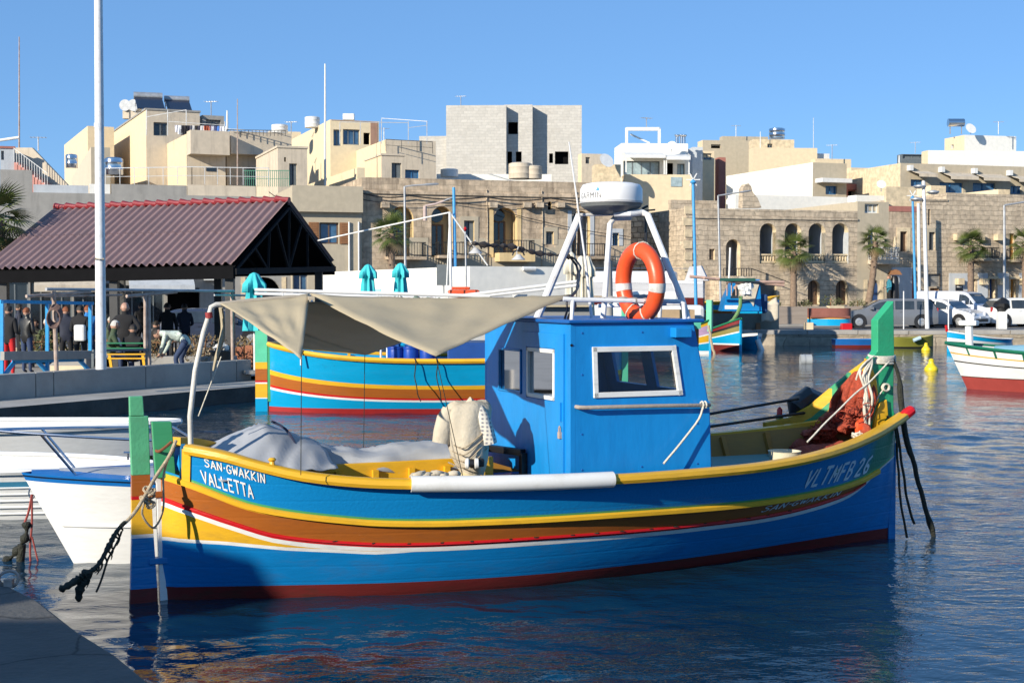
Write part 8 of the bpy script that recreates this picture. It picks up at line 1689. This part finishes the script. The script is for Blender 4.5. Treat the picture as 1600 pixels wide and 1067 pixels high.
for (a,c) in (((145,548),(232,546)),((145,552),(145,575)),((229,548),(229,572))): MB().bar(lw(*a,.3),lw(*c,.3),.05,.05).build('rail', GRYD, t, off=o0)
t = thing('yellow_bench','yellow and green slatted bench behind the low wall','bench',gp(205,33.2)); o0 = t.location.copy()
for k,z in enumerate((.50,.60,.74,.86)): MB().bar(at(160 if k > 1 else 168,500,33.1)*1+Vector((0,0,-at(168,500,33.1).z+.42+z)), at(232,500,33.1)+Vector((0,0,-at(232,500,33.1).z+.42+z)),.10,.03).build('slat', YEL if k < 2 else GRL, t, off=o0)
for px in (166,176,228): p = at(px,500,33.1); MB().bar((p.x,p.y,.42),(p.x-.08,p.y,1.0),.06,.06).build('leg', YEL, t, off=o0)
MB().bar(gp(162,33.0),gp(176,33.0),.05,.05) 
for k,(px,D,lab) in enumerate(((106,34,'grey sloping counter box behind the blue frame'),(402,37,'brown wooden planter boards behind the turquoise boat stern'))):
    t = thing('street_box' if k == 0 else 'wooden_planter',lab,'counter' if k == 0 else 'planter',gp(px,D)); 
    if k == 0: MB().prism([(-.45,0),(.45,0),(.45,.62),(-.05,.62),(-.45,.3)],lambda a,b_,d:(a,d,b_),0,.6).build('case', GREYP, t, bevel=.02); MB().box((-.42,-.03,.0),(.40,-.003,.28)).build('front_slats', CREAM, t)
    else:
        for j in range(5): MB().box((-.55+j*.24,-.03,0),(-.36+j*.24,0,.62+.04*(j%2))).build('board', mat('terracotta_board',(.32,.12,.06),.7), t)
        MB().box((-.6,.003,.0),(.62,.5,.60)).build('trough', SHUT, t)
t = thing('litter_bin','dark round litter bin heaped with pale rubbish under the shelter','bin',gp(346,34.8)); MB().lathe([(.24,0),(.27,.55),(.29,.6),(.27,.62)],(0,0,0),20).build('bin', mat('dark_bin',(.03,.035,.035),.5), t, smooth=True)
for k in range(7): MB().blob((.12*math.cos(k),.12*math.sin(k),.66+.04*(k%3)),(.09,.08,.06),8,amp=.4,seed=k).build('rubbish', FRW, t, smooth=True)
t = thing('low_stone_kerb','long grey planter trough under the shelter with dry shrubs','planter',gp(300,36)); MB().box((-1.6,-.2,0),(1.1,.3,.42)).build('trough', GREYP, t, bevel=.02)
r3 = random.Random(3)
for k,(px,D,s_,lab) in enumerate(((228,36,.5,'dry brown shrub behind the black-shirted man'),(316,36,.62,'dry brown shrub in the grey trough'),(376,37.5,.5,'dry shrub beside the shelter corner post'),(62,37.5,.55,'green shrub behind the auburn-haired person'),(110,38.5,.5,'green shrub beyond the person with the backpack'))):
    t = thing('potted_shrub',lab,'shrub',(at(px,530,D).x,D,.8 if k < 3 else .9)); g = MB()
    for j in range(420):
        a = r3.random()*6.28; rr6 = s_*r3.random()**.5; c = Vector((rr6*math.cos(a),rr6*math.sin(a)*.6,s_*1.1*r3.random()-.1)); d = Vector((r3.uniform(-1,1),r3.uniform(-1,1),r3.uniform(-.3,1)))*.11; e = Vector((r3.uniform(-1,1),0,r3.uniform(-1,1)))*.03; g.add([c-e,c+e,c+d],[(0,1,2)])
    g.build('foliage', leafmat('dry_shrub_leaf',(.13,.09,.05),(.22,.17,.08)) if k < 3 else MATS['shrub_leaf'], t)
    for j in range(5): MB().tube([(0,0,-.3),(.3*math.cos(j*1.3),.2*math.sin(j*1.3),s_*.8)],.012,4).build('branch', SHUT, t)
o = MB().tube(wob([gp(186,33)+(0,) if 0 else Vector(gp(186,33))+Vector((0,0,.06)), Vector(gp(200,33))+Vector((0,0,.1)), Vector(gp(216,33))+Vector((0,0,.06))],14,.03,3),[.06]*15,8).build('float_string', mat('red_white_floats',(.45,.12,.07),.6,col2=(.65,.6,.5),scale=9), None, smooth=True); tag(o,'string of red and white floats lying on the low wall','floats')

# more of the crowd in the shade of the shelter: seated people and tables
src = {o['label'][:28]: o for o in bpy.data.objects if o.name.startswith('person') and 'label' in o}
def pick(k): return [o for o in src.values() if k in o['label']][0]
for k,(key,px,D,rz,lab_) in enumerate((('green sweater',76,39,30,'seated person in dark green half hidden behind the blue posts'),('hunched',60,40.5,160,'dark seated figure at the back table left of the blue frame post'),('hunched',150,40,200,'dark seated figure just left of the lamp mast, far table'),('green sweater',168,42,-60,'seated figure in deep shade right of the lamp mast'),('walking away',222,44,40,'dark standing figure far back near the shop front'),('pale bag',30,42,-60,'standing figure in navy at the back by the dark shelter post'),('hunched',240,38.5,-30,'dark seated figure behind the bending man'),('padded vest',88,43,120,'standing person in padded vest far back in the shade'))):
    s_ = pick(key); c = copy_thing(s_, loc=(at(px,560,D).x,D,.42), rz=R(rz), label=lab_)
for k,(px,D) in enumerate(((70,38.3),(158,39),(246,37.6))):
    t = thing('cafe_table',('small dark cafe table behind the blue frame','small dark cafe table left of the lamp mast','small dark cafe table behind the bending man')[k],'table',(at(px,560,D).x,D,.42),0,'cafe tables'); MB().box((-.5,-.4,.70),(.5,.4,.74)).build('tabletop', SHUT, t, bevel=.01)
    for x in (-.42,.42):
        for y in (-.32,.32): MB().box((x-.025,y-.025,0),(x+.025,y+.025,.697)).build('leg', BLK, t)
